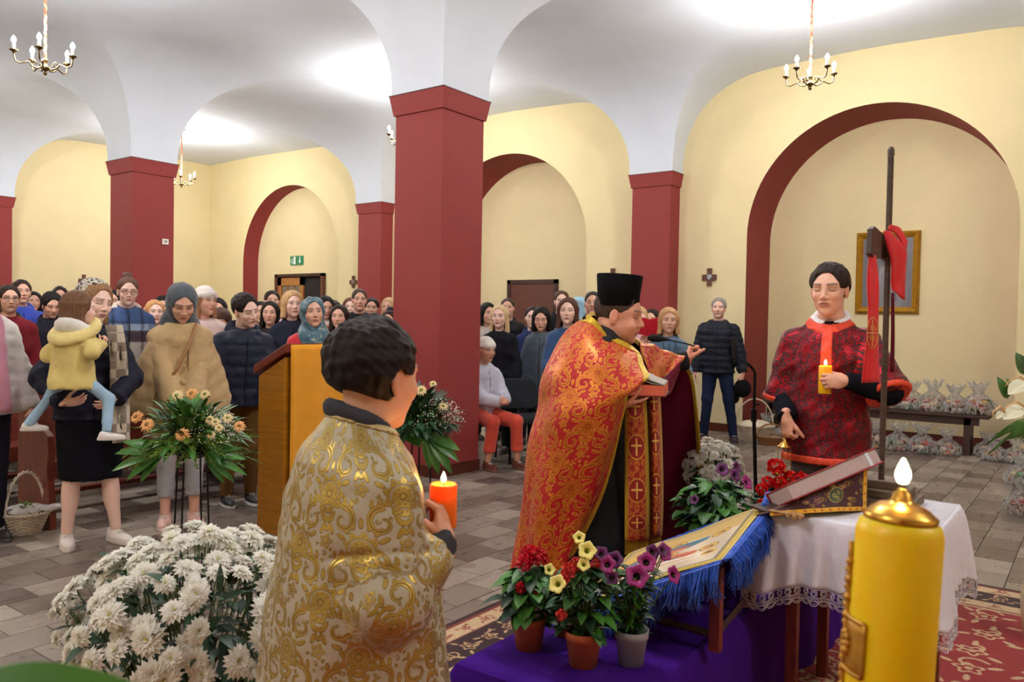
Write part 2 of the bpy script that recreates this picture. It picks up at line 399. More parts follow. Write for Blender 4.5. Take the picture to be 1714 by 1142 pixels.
# ================================================================ distance-field modeller (figures, clothes, hair)
def surfnet(fn, lo, hi, h):
    lo = np.asarray(lo, np.float32); n = np.maximum(np.ceil((np.asarray(hi) - lo) / h).astype(int) + 1, 3)
    ax = [lo[i] + h * np.arange(n[i], dtype=np.float32) for i in range(3)]
    P = np.meshgrid(*ax, indexing='ij'); V = fn(P).astype(np.float32); S = V < 0
    c = [S[i:n[0] - 1 + i, j:n[1] - 1 + j, k:n[2] - 1 + k] for i in (0, 1) for j in (0, 1) for k in (0, 1)]
    cnt = sum(a.astype(np.int8) for a in c); act = (cnt > 0) & (cnt < 8)
    I, J, K = np.nonzero(act)
    if len(I) == 0: return np.zeros((0, 3)), np.zeros((0, 4), int)
    acc = np.zeros((len(I), 3), np.float32); num = np.zeros(len(I), np.float32)
    for axn in range(3):
        for u in (0, 1):
            for v in (0, 1):
                o0 = [0, 0, 0]; oth = [a for a in range(3) if a != axn]; o0[oth[0]] = u; o0[oth[1]] = v
                o1 = list(o0); o1[axn] = 1
                a = V[I + o0[0], J + o0[1], K + o0[2]]; b = V[I + o1[0], J + o1[1], K + o1[2]]
                m = (a < 0) != (b < 0); t = np.where(m, a / np.where(m, a - b, 1), 0)
                q = np.zeros((len(I), 3), np.float32); q[:, 0] = o0[0]; q[:, 1] = o0[1]; q[:, 2] = o0[2]; q[:, axn] = t
                acc += q * m[:, None]; num += m
    vs = (acc / num[:, None] + np.stack([I, J, K], 1)) * h + lo
    idx = -np.ones(act.shape, np.int64); idx[I, J, K] = np.arange(len(I))
    F = []
    for axn in range(3):
        sl0 = [slice(1, n[a] - 1) for a in range(3)]; sl0[axn] = slice(0, n[axn] - 1)
        sl1 = list(sl0); sl1[axn] = slice(1, n[axn])
        A, B = S[tuple(sl0)], S[tuple(sl1)]; i, j, k = np.nonzero(A != B); fl = A[i, j, k]
        base = np.stack([i, j, k], 1); oth = [a for a in range(3) if a != axn]; base[:, oth[0]] += 1; base[:, oth[1]] += 1
        def cell(du, dv):
            q = base.copy(); q[:, oth[0]] -= du; q[:, oth[1]] -= dv; return idx[q[:, 0], q[:, 1], q[:, 2]]
        q = np.stack([cell(1, 1), cell(0, 1), cell(0, 0), cell(1, 0)], 1)
        if axn == 1: fl = ~fl
        q[~fl] = q[~fl][:, ::-1]; F.append(q)
    return vs, np.concatenate(F)
def smin(a, b, k):
    h = np.clip(.5 + .5 * (b - a) / k, 0, 1); return b + (a - b) * h - k * h * (1 - h)
def smax(a, b, k): return -smin(-a, -b, k)
def ell(P, c, r):
    x, y, z = (P[0] - c[0]) / r[0], (P[1] - c[1]) / r[1], (P[2] - c[2]) / r[2]
    k0 = np.sqrt(x * x + y * y + z * z) + 1e-9
    k1 = np.sqrt((x / r[0]) ** 2 + (y / r[1]) ** 2 + (z / r[2]) ** 2) + 1e-9
    return k0 * (k0 - 1) / k1
def cap(P, a, b, ra, rb=None):
    rb = ra if rb is None else rb; a = np.asarray(a, float); d = np.asarray(b, float) - a
    q = [P[i] - a[i] for i in range(3)]
    h = np.clip((q[0] * d[0] + q[1] * d[1] + q[2] * d[2]) / (d @ d + 1e-12), 0, 1)
    return np.sqrt(sum((q[i] - h * d[i]) ** 2 for i in range(3))) - (ra + (rb - ra) * h)
def chain(P, pts, rs, k=.03):
    out = None
    for i in range(len(pts) - 1):
        d = cap(P, pts[i], pts[i + 1], rs[i], rs[i + 1]); out = d if out is None else smin(out, d, k)
    return out
def rot(P, R, c=(0, 0, 0)):            # into a local frame whose axes are the columns of R
    q = [P[i] - c[i] for i in range(3)]; return [q[0] * R[0, j] + q[1] * R[1, j] + q[2] * R[2, j] for j in range(3)]
def wav(P, k, seed, n=5):
    r = np.random.RandomState(seed); out = 0
    for _ in range(n):
        d = r.normal(size=3) * k; out = out + np.sin(P[0] * d[0] + P[1] * d[1] + P[2] * d[2] + r.uniform(0, 6.28))
    return out / n
def loft(P, tab, mod=None):
    """tab rows: z, half depth (x), half width (y), centre x, centre y"""
    T = np.array(sorted([tuple(r) + (0,) * (5 - len(r)) for r in tab]), float); z = P[2]
    a, b, cx, cy = (np.interp(z, T[:, 0], T[:, i]) for i in (1, 2, 3, 4)); a, b = np.maximum(a, .012), np.maximum(b, .012)
    x, y = P[0] - cx, P[1] - cy
    k = np.sqrt((x / a) ** 2 + (y / b) ** 2) + 1e-9
    if mod is not None: k = k / mod(np.arctan2(y, x), z)
    d = (k - 1) * np.minimum(a, b) * .9
    return np.maximum(d, np.maximum(z - T[-1, 0], T[0, 0] - z))
def Rm(yaw=0, pitch=0, roll=0):        # yaw left, pitch nose down, roll towards the right shoulder
    return np.array(Euler((math.radians(roll), math.radians(pitch), math.radians(yaw)), 'XYZ').to_matrix())
def npmesh(name, vs, fs, mat, cols=None, smooth=True, attr='Col', uv=None):
    me = bpy.data.meshes.new(name); vs = np.asarray(vs, np.float32); fs = np.asarray(fs)
    k = fs.shape[1]
    me.vertices.add(len(vs)); me.vertices.foreach_set('co', vs.ravel())
    me.loops.add(len(fs) * k); me.loops.foreach_set('vertex_index', fs.ravel().astype(np.int32))
    me.polygons.add(len(fs)); me.polygons.foreach_set('loop_start', np.arange(len(fs), dtype=np.int32) * k)
    me.polygons.foreach_set('use_smooth', np.full(len(fs), smooth))
    me.update(calc_edges=True)
    if cols is not None:
        at_ = me.color_attributes.new(attr, 'FLOAT_COLOR', 'POINT'); c = np.ones((len(vs), 4), np.float32); c[:, :3] = cols; at_.data.foreach_set('color', c.ravel())
    if uv is not None:
        l = me.uv_layers.new(name='UVMap'); l.data.foreach_set('uv', uv[fs.ravel()].astype(np.float32).ravel())
    if mat is not None:
        for m in (mat if isinstance(mat, (list, tuple)) else [mat]): me.materials.append(m)
    return me
def join(*parts):                      # list of (verts, quads)
    V, F, o = [], [], 0
    for v, f in parts:
        if len(v) == 0: continue
        V.append(v); F.append(f + o); o += len(v)
    return np.concatenate(V), np.concatenate(F)
def LIN(rgb): return np.array(srgb(*rgb)[:3])

# ---------------------------------------------------------------- head
def head_sdf(P, g):
    """g: wide, jaw, nose, female, child.  x forward, y left, z up, metres; crown near z=.118, chin near z=-.118"""
    f = g.get('female', 0); ch = g.get('child', 0); jw = g.get('jaw', 1.) * (1 - .1 * f - .05 * ch); W = g.get('wide', 1.); ns = g.get('nose', 1.) * (1 - .12 * f - .3 * ch)
    fat = g.get('fat', 0)
    x, y, z = P; ya = np.abs(y); Q = [x, ya, z]
    d = ell(P, (-.012, 0, .032), (.098, .077 * W, .086))
    d = smin(d, ell(P, (.03, 0, -.02), (.064, .062 * W, .085)), .03)
    d = smin(d, ell(P, (.022, 0, -.062), (.058 * (1 + .1 * fat), .052 * jw * W * (1 + .22 * fat), .048)), .03)
    d = smin(d, ell(P, (.068, 0, -.098), (.020, .021 * jw, .017)), .026)
    d = smin(d, ell(Q, (.07, .026, .030), (.019, .024, .010 - .003 * f)), .02)      # brow
    d = smin(d, ell(Q, (.058, .040 * W, -.022 - .01 * fat), (.028 + .006 * fat, .022, .024)), .02)            # cheek
    d = smax(d, -ell(Q, (.103, .0315, .010), (.022, .017, .0125)), .012)             # socket
    d = smin(d, ell(Q, (.0735, .0315, .010), (.0145, .0155, .0125)), .004)              # eyeball with lids
    d = smin(d, cap(P, (.086, 0, .022), (.102 + .006 * ns, 0, -.022), .0055, .009 * ns), .012)
    d = smin(d, ell(P, (.104 + .006 * (ns - 1), 0, -.026), (.0115 * ns, .0098 * ns, .0088 * ns)), .008)
    d = smin(d, ell(Q, (.097, .0125 * ns, -.030), (.010, .0075, .0075)), .006)          # nostril wing
    d = smin(d, ell(P, (.083, 0, -.056), (.013, .028, .012)), .012)
    d = smin(d, ell(P, (.0945, 0, -.0535), (.008, .0205, .0052)), .004)
    d = smin(d, ell(P, (.0925, 0, -.0645), (.009, .0175, .0062)), .004)
    d = smax(d, -ell(P, (.103, 0, -.0588), (.010, .021, .0013)), .004)
    d = smax(d, -ell(P, (.094, 0, -.077), (.008, .018, .005)), .012)
    e = ell(Q, (-.004, .079 * W, -.004), (.019, .009, .031)); e = smax(e, -ell(Q, (.0, .090 * W, .0), (.011, .007, .020)), .006)
    e = smin(e, ell(Q, (-.001, .077 * W, -.030), (.009, .006, .010)), .006)
    d = smin(d, e, .006)
    nr = .056 - .009 * f - .01 * ch + .012 * fat
    d = smin(d, cap(P, (-.022, 0, -.06), (-.048, 0, -.21), nr, nr + .006), .03)
    return d
def face_cols(v, skin, g):
    x, y, z = v.T; ya = np.abs(y); sk = LIN(skin); C = np.tile(sk, (len(v), 1))
    def blend(m, c, a=1.): 
        m = np.clip(m, 0, 1)[:, None] * a; C[:] = C * (1 - m) + np.asarray(c) * m
    front = np.clip((x - .05) / .01, 0, 1)
    g2 = lambda cx, cy, cz, sx, sy, sz: np.exp(-(((x - cx) / sx) ** 2 + ((ya - cy) / sy) ** 2 + ((z - cz) / sz) ** 2))
    blend(g2(.07, .042, -.03, .03, .02, .022), sk * np.array([1.08, .84, .80]), .5)
    blend(g2(.112, 0, -.027, .012, .014, .012), sk * np.array([1.1, .8, .76]), .45)
    blend(g2(-.002, .084, 0, .02, .012, .03), sk * np.array([1.1, .78, .72]), .5)
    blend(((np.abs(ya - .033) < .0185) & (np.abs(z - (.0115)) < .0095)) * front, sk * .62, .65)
    by = g.get('brow_z', .0335); arch = by + .10 * np.minimum(ya - .02, .022) * (ya > .02) - .25 * np.maximum(ya - .042, 0)
    blend((np.clip(1.25 - np.abs(z - arch) / g.get('brow_w', .0054), 0, 1) * (ya > .011) * (ya < .054)) * front, LIN(g.get('brow', (52, 38, 30))), .85)
    lip = np.clip(1.6 - ((ya / .0225) ** 2 + ((z + .0588) / .0105) ** 2) * 1.2, 0, 1) * (x > .082)
    blend(lip, LIN(g.get('lip', (176, 98, 88))), .8)
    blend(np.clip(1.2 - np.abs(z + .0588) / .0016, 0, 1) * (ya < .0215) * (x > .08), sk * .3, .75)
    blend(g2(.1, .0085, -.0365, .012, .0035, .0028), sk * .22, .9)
    if g.get('eyes', 'open') == 'open':
        o = ((ya - .0325) / .0138) ** 2 + ((z - .0088) / .0048) ** 2
        blend(np.clip((1.7 - o) * 2, 0, 1) * front, sk * .3, .7)
        blend(np.clip((1.0 - o) * 3, 0, 1) * front, (.42, .38, .35), 1)
        gz = g.get('gaze', 0); i = ((y - np.sign(y) * .0325 - gz) / .0058) ** 2 + ((z - .0095) / .0062) ** 2
        blend(np.clip((1.1 - i) * 3, 0, 1) * (o < 1.1) * front, LIN(g.get('iris', (52, 36, 26))), 1)
    else:
        ln = .0040 - .25 * (np.minimum(0, .018 - np.abs(ya - .0325))) - .0030 * (1 - ((ya - .0325) / .016) ** 2)
        blend(np.clip(1.3 - np.abs(z - ln) / .0026, 0, 1) * (np.abs(ya - .0325) < .0165) * front, sk * .12, .9)
    if g.get('stubble'):
        m = np.clip((-.045 - z) / .02, 0, 1) * np.clip((x + .02) / .03, 0, 1) * (z > -.125) * (1 - lip)
        blend(m, sk * np.array([.62, .60, .62]), g['stubble'])
    return np.clip(C, 0, 1)
_hc = {}
def head_mesh(g, h, skin):
    key = (tuple(sorted((k, v) for k, v in g.items() if k in ('wide', 'jaw', 'nose', 'female', 'child', 'fat'))), h)
    if key not in _hc: _hc[key] = surfnet(lambda P: head_sdf(P, g), (-.125, -.105, -.20), (.135, .105, .13), h)
    v, f = _hc[key]; return v, f, face_cols(v, skin, g)

def hair_sdf(P, st, seed=0):
    """st: short, crop, long, bob, bun, bald, ponytail"""
    x, y, z = P; ya = np.abs(y)
    big = {'short': .010, 'crop': .004, 'thick': .018, 'long': .012, 'bob': .017, 'bun': .006, 'bald': .004, 'pony': .007, 'curly': .02, 'under': .003}[st]
    th = np.arctan2(y, x + .02)
    if st in ('long', 'bob', 'pony', 'bun', 'under'): s = .0016 * np.sin(26 * th + 3 * np.sin(14 * z + seed)) + .0012 * np.sin(47 * th + 4 * np.sin(9 * z)) + .005 * wav(P, 22, seed + 3)
    else: s = .0014 * np.sin(170 * y + 5 * np.sin(30 * x + seed) + 20 * z) + .0012 * np.sin(260 * y + 60 * x) + .005 * wav(P, 40, seed + 3)
    if st == 'curly' or st == 'thick': s = s + .004 * wav(P, 130, seed + 9)
    tp_ = big * np.clip((.10 - x) / .08, .15, 1)
    cp = ell(P, (-.016, 0, .036), (.102, .082, .090)) - tp_
    if st == 'under': s = s * .3
    d = cp + s
    # face opening
    hl = .088 if st not in ('bald',) else .3
    fx = .052 + .012 * np.sin(ya * 40)
    open_ = np.maximum(np.maximum(fx - x, z - (hl - 6.5 * ya ** 2)), ya - .2)
    if st in ('short', 'crop', 'thick', 'bald', 'curly'):
        d = smax(d, -open_, .008)
        d = smax(d, -np.maximum(.010 - x, z - (.012 + .0 * x)), .006)          # in front of the ears, below the temples
        d = smax(d, -ell([x, ya, z], (-.002, .088, -.008), (.026, .02, .036)), .006)
        d = smax(d, (-.062 - .35 * x) - z, .01)                                  # nape line
        if st == 'bald': d = smax(d, z - .052 + .6 * (x), .01)
    else:
        d = smax(d, -open_, .010)
        if st in ('bun', 'pony', 'under'):
            d = smax(d, (-.055) - z - .0 * x, .012); d = smax(d, -np.maximum(.012 - x, z - .02), .006)
            if st == 'bun': d = smin(d, ell(P, (-.058, 0, .142), (.040, .040, .034)) + .005 * np.sin(140 * z + 60 * x), .01); d = smax(d, -ell([x, ya, z], (-.002, .088, -.008), (.024, .02, .034)), .006)
            if st == 'pony': d = smin(d, cap(P, (-.12, 0, .03), (-.13, 0, -.16), .034, .02) + s, .02)
        else:
            L = {'long': -.30, 'bob': -.125}[st]
            side = np.maximum(np.abs(np.sqrt(((x + .02) / 1.15) ** 2 + y ** 2) - (.083 + .10 * np.clip(-z - .05, 0, .08))) - .019, np.maximum(z - .04, L - z))
            side = smax(side, -np.maximum(.018 + .1 * np.clip(-z, 0, .2) * 0 - x, ya - .2) , .01)
            side = smax(side, x - .045, .01)
            if st == 'long': side = smax(side, ell(P, (-.03, 0, -.16), (.16, .15, .30)), .01)
            d = smin(d, side + s * 1.2, .02)
    return d
# ---------------------------------------------------------------- hand: x along the fingers, z out of the back, y towards the thumb
_hand = {}
def hand_mesh(curl=(20, 25, 20), spread=1., thumb=(35, -15), h=.0045, fan=None):
    key = (curl, spread, thumb, h, fan)
    if key in _hand: return _hand[key]
    segs = []
    for i, (by, L, r) in enumerate(((.0285, .068, .0085), (.0095, .076, .0088), (-.0095, .071, .0084), (-.0275, .056, .0074))):
        cc = curl if fan is None else tuple(c * fan[i] for c in curl)
        p = np.array([.088 - .004 * abs(i - 1), by, 0.]); a = 0; pts = [p]; rs = [r * 1.08]
        for k, fr in enumerate((.46, .30, .24)):
            a += math.radians(cc[k]); d = np.array([math.cos(a), (1.5 - i) * .06 * spread, -math.sin(a)]); p = p + d / np.linalg.norm(d) * L * fr; pts.append(p); rs.append(r * (1 - .11 * (k + 1)))
        segs.append((pts, rs))
    ta, tc = math.radians(thumb[0]), math.radians(thumb[1])
    p = np.array([.022, .026, -.006]); pts = [p]; rs = [.014]
    for k, L in enumerate((.042, .030, .025)):
        a = ta - k * math.radians(12); d = np.array([math.cos(a), math.sin(a), -.35 + math.sin(tc) - .2 * k]); p = p + d / np.linalg.norm(d) * L; pts.append(p); rs.append((.0115, .0098, .0085)[k])
    segs.append((pts, rs))
    def f(P):
        d = ell(P, (.050, 0, 0), (.050, .040, .0155)); d = smin(d, ell(P, (.03, .018, -.007), (.03, .016, .014)), .012)
        d = smin(d, cap(P, (-.03, 0, 0), (.015, 0, 0), .0245, .0265), .018)
        g = None
        for pts, rs in segs:
            e = chain(P, pts, rs, .004); g = e if g is None else np.minimum(g, e)
        return smin(d, g, .009)
    A = np.concatenate([np.array(s[0]) for s in segs]); lo = A.min(0) - .02; hi = A.max(0) + .02
    lo = np.minimum(lo, (-.055, -.05, -.025)); hi = np.maximum(hi, (.1, .05, .025))
    _hand[key] = surfnet(f, lo, hi, h); return _hand[key]
def place_hand(v, W, xdir, zdir, left, scale=1.):
    x = np.array(xdir, float); x /= np.linalg.norm(x); z = np.array(zdir, float); z -= x * (z @ x); z /= np.linalg.norm(z); y = np.cross(z, x)
    # right hand: thumb is +y when z is the back of the hand and x the fingers; mirror for the other
    q = v.copy() * scale
    if left: q[:, 1] *= -1
    return np.asarray(W) + q[:, :1] * x + q[:, 1:2] * y + q[:, 2:3] * z
def elbow(S, W, l1, l2, pole):
    S, W = np.array(S, float), np.array(W, float); D = W - S; L = np.linalg.norm(D)
    if L > (l1 + l2) * .995: W = S + D / L * (l1 + l2) * .995; D = W - S; L = np.linalg.norm(D)
    a = (l1 * l1 - l2 * l2 + L * L) / (2 * L); hh = math.sqrt(max(0, l1 * l1 - a * a)); u = D / L
    p = np.array(pole, float); p -= u * (p @ u); p /= np.linalg.norm(p) + 1e-9
    return S + u * a + p * hh, W
# ================================================================ people
def skinmat():
    if 'skin' not in M_:
        t = NT('skin'); a = t.n('ShaderNodeAttribute', attribute_name='Col'); t.set(base=a.outputs['Color'], rough=.48, sss=.06)
        t.b.inputs['Subsurface Scale'].default_value = .01; t.bump(t.noise(420, 3), .12, .002); M_['skin'] = t.m
    return M_['skin']
def hairmat(rgb):
    k = 'hair%s' % (rgb,)
    if k not in M_:
        t = NT('hair'); n = t.noise(28, 6, .7, stretch=(1, 7, 1.2), dist=.6); c = srgb(*rgb)
        t.set(base=t.ramp(n, [(.3, tuple(v * .55 for v in c[:3]) + (1,)), (.62, tuple(min(1, v * 1.25) for v in c[:3]) + (1,))]), rough=.55, spec=.2)
        t.bump(n, .45, .008); M_[k] = t.m
    return M_[k]
def cmat(rgb, kind='cloth'):
    k = '%s%s' % (kind, rgb)
    if k not in M_:
        if kind == 'puffer': M_[k] = cloth('quilted_nylon', rgb, .5, .1, 500, .35, .1, 26)
        elif kind == 'denim': M_[k] = cloth('denim_cloth', rgb, .85, .2, 420, .3, .22, 16)
        elif kind == 'wool': M_[k] = cloth('wool_cloth', rgb, .95, .35, 220, .35, .14, 10)
        elif kind == 'leather': M_[k] = simple('leather', rgb, .45, 0, .15, 10, .15)
        else: M_[k] = cloth('woven_cloth', rgb)
    return M_[k]
SHOES = {}
def heading(pos, t):
    v = np.array([pos[0], pos[1], 0.]) - np.array([0, 0, 0]); v /= np.linalg.norm(v); a = math.radians(t)
    rt = np.array([v[1], -v[0], 0]); d = -math.cos(a) * v + math.sin(a) * rt; return math.atan2(d[1], d[0])
SKIN = dict(l=(232, 186, 166), m=(220, 170, 146), t=(204, 150, 122), p=(238, 198, 182))
def person(label, pos, face=0, H=1.7, head=None, skin='m', hair=('short', (40, 30, 26)), hy=0, hp=0, hr=0, lean=0, side=0,
           top=None, low=None, shoes=(40, 36, 34), arms=('down', 'down'), fem=0, fat=0., hs=1.02, res=.02, hres=.0055, group=None, seed=0,
           scarf=None, beanie=None, glasses=None, collar=None, legs=None, seatz=None, name='person', hoff=(0, 0, 0), bare_legs=False, z0=0., hood=None, extra=None, foot=None, cat='person'):
    g = dict(head or {}); g.setdefault('female', fem); g.setdefault('fat', fat); g.setdefault('brow', hair[1] if sum(hair[1]) < 260 else (96, 72, 52)); sk = SKIN[skin] if isinstance(skin, str) else skin
    s = H / 1.75; rz = heading(pos, face)
    root = thing(name, label, cat, (pos[0], pos[1], z0), rz, group)
    dz = 0 if seatz is None else (seatz + .02 - .92 * s)
    if fem: sw, chest, waist, hip = .155, (.112, .148), (.095, .125), (.115, .17)
    else: sw, chest, waist, hip = .182, (.118, .17), (.105, .145), (.11, .158)
    k = 1 + .28 * fat
    ln, sd = math.tan(math.radians(lean)), math.tan(math.radians(side))
    def L(x, y, z): zz = z * s + dz; q = max(0, z - .95) * s; return np.array([x * s + ln * q, y * s + sd * q, zz])
    hip_j = [L(0, a * .085, .92) for a in (1, -1)]
    if legs is None: legs = [(L(.02, a * .095, .50) , L(-.01, a * .10, .085)) for a in (1, -1)]
    if foot is None: foot = [0, 0]
    sh = [L(-.005, a * (sw - .012), 1.375) for a in (1, -1)]
    neckb = L(-.02, 0, 1.47)
    R = Rm(hy, hp, hr); hc = L(.005, 0, 1.475) + np.array(hoff, float) + np.array([0.0, 0, .115 * hs / .98]) + R @ np.array([.026, 0, .045]) * hs
    def hw(v): return (v * hs) @ R.T + hc
    # arms
    l1, l2 = .285 * s, .25 * s; A = []
    for i, a in enumerate((1, -1)):
        w = arms[i]
        if w == 'down': w = dict(w=(.06, a * (sw + .075 + .05 * fat), .80), x=(.1, 0, -1), z=(0, a, 0), curl=(20, 28, 20))
        elif w == 'front': w = dict(w=(.235 + .08 * fat, a * .075, 1.0), x=(.35, -a * .9, -.35), z=(.8, a * .3, .3), curl=(28, 35, 20))
        elif w == 'pocket': w = dict(w=(.10, a * (sw + .03), .92), x=(.6, -a * .3, -.8), z=(.1, a, 0), curl=(30, 30, 20))
        w = dict(w); S = sh[i]; W = np.array(w['w'], float) if w.get('ab') else L(*w['w'])
        E, W = elbow(S, W, l1, l2, w.get('pole', (-.7, a * .6, -.5))); A.append((S, E, W, w))
    # body: head and neck, trunk, arms, hands, legs
    parts = []; cols = []
    hv, hf, hcC = head_mesh(g, hres, sk); parts.append((hw(hv), hf)); cols.append(hcC)
    bl = [L(0, a * .085, .92) for a in (1, -1)]
    def core(P):
        d = loft(P, [(L(0, 0, z)[2], a * k * s - .03, b * k * s - .03, ln * max(0, z - .95) * s, sd * max(0, z - .95) * s) for z, a, b in
                     ((.86, hip[0] * .9, hip[1] * .95), (.95, *hip), (1.10, *waist), (1.28, *chest), (1.40, chest[0] * .9, chest[1]), (1.46, .07, .085), (1.52, .06, .06))])
        for S, E, W, w in A: d = smin(d, chain(P, (S, E, W), (.038 * s, .032 * s, .024 * s), .03), .04)
        for i in (0, 1):
            r3 = (.07, .05, .034) if not bare_legs else (.075, .056, .036)
            d = smin(d, chain(P, (hip_j[i], legs[i][0], legs[i][1]), [q * s for q in r3], .03), .03)
            if bare_legs: d = smin(d, ell(P, legs[i][0] * .62 + legs[i][1] * .38 + np.array([-.018, 0, 0]), (.052 * s, .05 * s, .12 * s)), .03)
        return d
    allp = np.array([neckb, *sh, *hip_j] + [q for l in legs for q in l] + [q for a in A for q in a[:3]])
    lo, hi = allp.min(0) - .26, allp.max(0) + .26; lo[2] = max(lo[2], 0.0)
    bv, bf = surfnet(core, lo, hi, max(res, .016)); parts.append((bv, bf)); cols.append(np.tile(LIN(sk), (len(bv), 1)))
    hh = .0065 if res > .016 else (.005 if res > .01 else .004)
    for i, (S, E, W, w) in enumerate(A):
        if w.get('hide'): continue
        v, f = hand_mesh(w.get('curl', (20, 25, 20)), 1., w.get('thumb', (35, -15)), hh, w.get('fan'))
        v = place_hand(v, W, w['x'], w['z'], i == 0, w.get('scale', (.98 if not fem else .88) * min(1.02, s ** .6))); parts.append((v, f[:, ::-1] if i == 0 else f)); cols.append(np.tile(LIN(sk) * np.array([1.02, .92, .88]), (len(v), 1)))
    V, F = join(*parts); o = link_mesh('body', npmesh('body', V, F, skinmat(), np.concatenate(cols)), None, root, False)
    # hair
    if hair[0] != 'none':
        v, f = surfnet(lambda P: (np.maximum(hair_sdf(P, hair[0], seed), P[2] - .035 - .2 * P[0]) if beanie else hair_sdf(P, hair[0], seed) + (.004 if scarf else 0)), (-.17, -.135, -.32 if hair[0] in ('long', 'pony') else -.15), (.12, .135, .19), hres * 1.05)
        link_mesh('hair', npmesh('hair', hw(v), f, hairmat(hair[1])), None, root, False)
    if scarf:
        def hood_f(P):
            x, y, z = P; n = .005 * wav(P, 45, seed + 1) + .0035 * np.sin(60 * (x * .6 + z) + 5 * np.sin(20 * y))
            d = ell(P, (-.025, 0, .026), (.120, .099, .106)) + n
            d = smin(d, cap(P, (-.045, 0, -.03), (-.05, 0, -.16), .085, .088) + n, .04)
            d = smin(d, cap(P, (-.01, 0, -.10), (-.02, 0, -.17), .082, .105) + n, .05)
            d = smax(d, -ell(P, (.085, 0, -.018), (.095, .066, .100)), .012)
            return d
        def wrap_f(P):
            x, y, z = P; r = np.sqrt(((x - .02) / 1.15) ** 2 + y ** 2); n = .006 * np.sin(46 * z + 30 * x + 9 * y) + .006 * wav(P, 36, seed + 5)
            d = np.sqrt((r - .078) ** 2 + ((z + .165 + .35 * (x - .0)) / 1.25) ** 2) - .046 + n
            return smin(d, np.sqrt((r - .092) ** 2 + ((z + .205 + .4 * x) / 1.1) ** 2) - .038 + n, .02)
        hd = surfnet(lambda P: smin(hood_f(P), wrap_f(P), .02) if scarf.get('wrap', 1) else hood_f(P), (-.19, -.17, -.30), (.21, .17, .16), .0065 if res > .016 else .005)
        so = npmesh('headscarf', hw(hd[0]), hd[1], scarf['mat']); link_mesh('headscarf', so, None, root, False)
    if beanie:
        def bf_(P):
            d = ell(P, (-.012, 0, .038), (.108, .092, .100)) + .003 * np.sin(np.arctan2(P[1], P[0]) * 40)
            d = np.maximum(d, (.030 - .25 * P[0]) - P[2] + .01)
            return smin(d, np.maximum(ell(P, (-.012, 0, .038), (.115, .099, .11)), np.abs(P[2] - .045 - .22 * P[0]) - .018), .006)
        v, f = surfnet(bf_, (-.14, -.12, -.02), (.12, .12, .17), .006); link_mesh('beanie', npmesh('beanie', hw(v), f, cmat(beanie, 'wool')), None, root, False)
    if glasses:
        mb = MB()
        for a in (1, -1):
            mb.tube([hw(np.array([[.104 - .012 * abs(math.cos(q)), a * .033 + .023 * math.cos(q), .006 + .018 * math.sin(q)]]))[0] for q in np.linspace(0, 2 * PI, 15)], .0022, 5)
            mb.tube([hw(np.array([p]))[0] for p in ((.094, a * .056, .012), (.05, a * .078, .012), (.0, a * .082, .006))], .002, 5)
        mb.tube([hw(np.array([p]))[0] for p in ((.104, .011, .010), (.106, 0, .012), (.104, -.011, .010))], .0022, 5)
        mb.build('glasses', simple('glasses_frame', glasses, .3, .3, 0) if 'gl%s' % (glasses,) not in M_ else M_['gl%s' % (glasses,)], root, True).matrix_parent_inverse = Matrix()
    # lower garment
    low = dict(dict(kind='trousers', rgb=(40, 42, 52), mat='cloth'), **(low or {}))
    if low['kind'] == 'trousers':
        fl = low.get('flare', 1.)
        def lf(P):
            d = None
            for i in (0, 1):
                q = chain(P, (hip_j[i], legs[i][0], legs[i][1]), [.098 * k * s, .068 * s, .052 * s * fl], .03); d = q if d is None else smin(d, q, .025)
            d = smin(d, ell(P, L(-.005, 0, .95), ((hip[0] + .012) * k * s, (hip[1] + .008) * k * s, .12 * s)), .04)
            d = d + .005 * wav(P, 28, seed + 4) + .003 * np.sin(P[2] * 60 + 6 * np.sin(P[1] * 30)) * np.clip((.75 - P[2]), 0, 1)
            d = smax(d, P[2] - L(0, 0, 1.04)[2], .01)
            hm = low.get('hem', .07)
            return np.maximum(d, hm - P[2])
    else:
        hz = low.get('hem', .45) * 1.0; fr = low.get('flare', 0.)
        def lf(P):
            T = [(hz, (.135 + fr) * s * k, (.18 + fr) * s * k), (.62 * s, (.14 + fr * .6) * s * k, (.185 + fr * .6) * s * k), (.90 * s, (hip[0] + .03) * k * s, (hip[1] + .024) * k * s), (1.06 * s, (waist[0] + .02) * k * s, (waist[1] + .02) * k * s)]
            return loft(P, T, lambda th, z: 1 + .02 * np.sin(th * 7 + seed) * np.clip((.95 - z) * 2, 0, 1)) + .003 * wav(P, 25, seed)
    if low['kind'] != 'none':
        v, f = surfnet(lf, (lo[0], lo[1], 0), (hi[0], hi[1], L(0, 0, 1.12)[2]), res)
        link_mesh(low['kind'], npmesh(low['kind'], v, f, cmat(low['rgb'], low['mat'])), None, root, False)
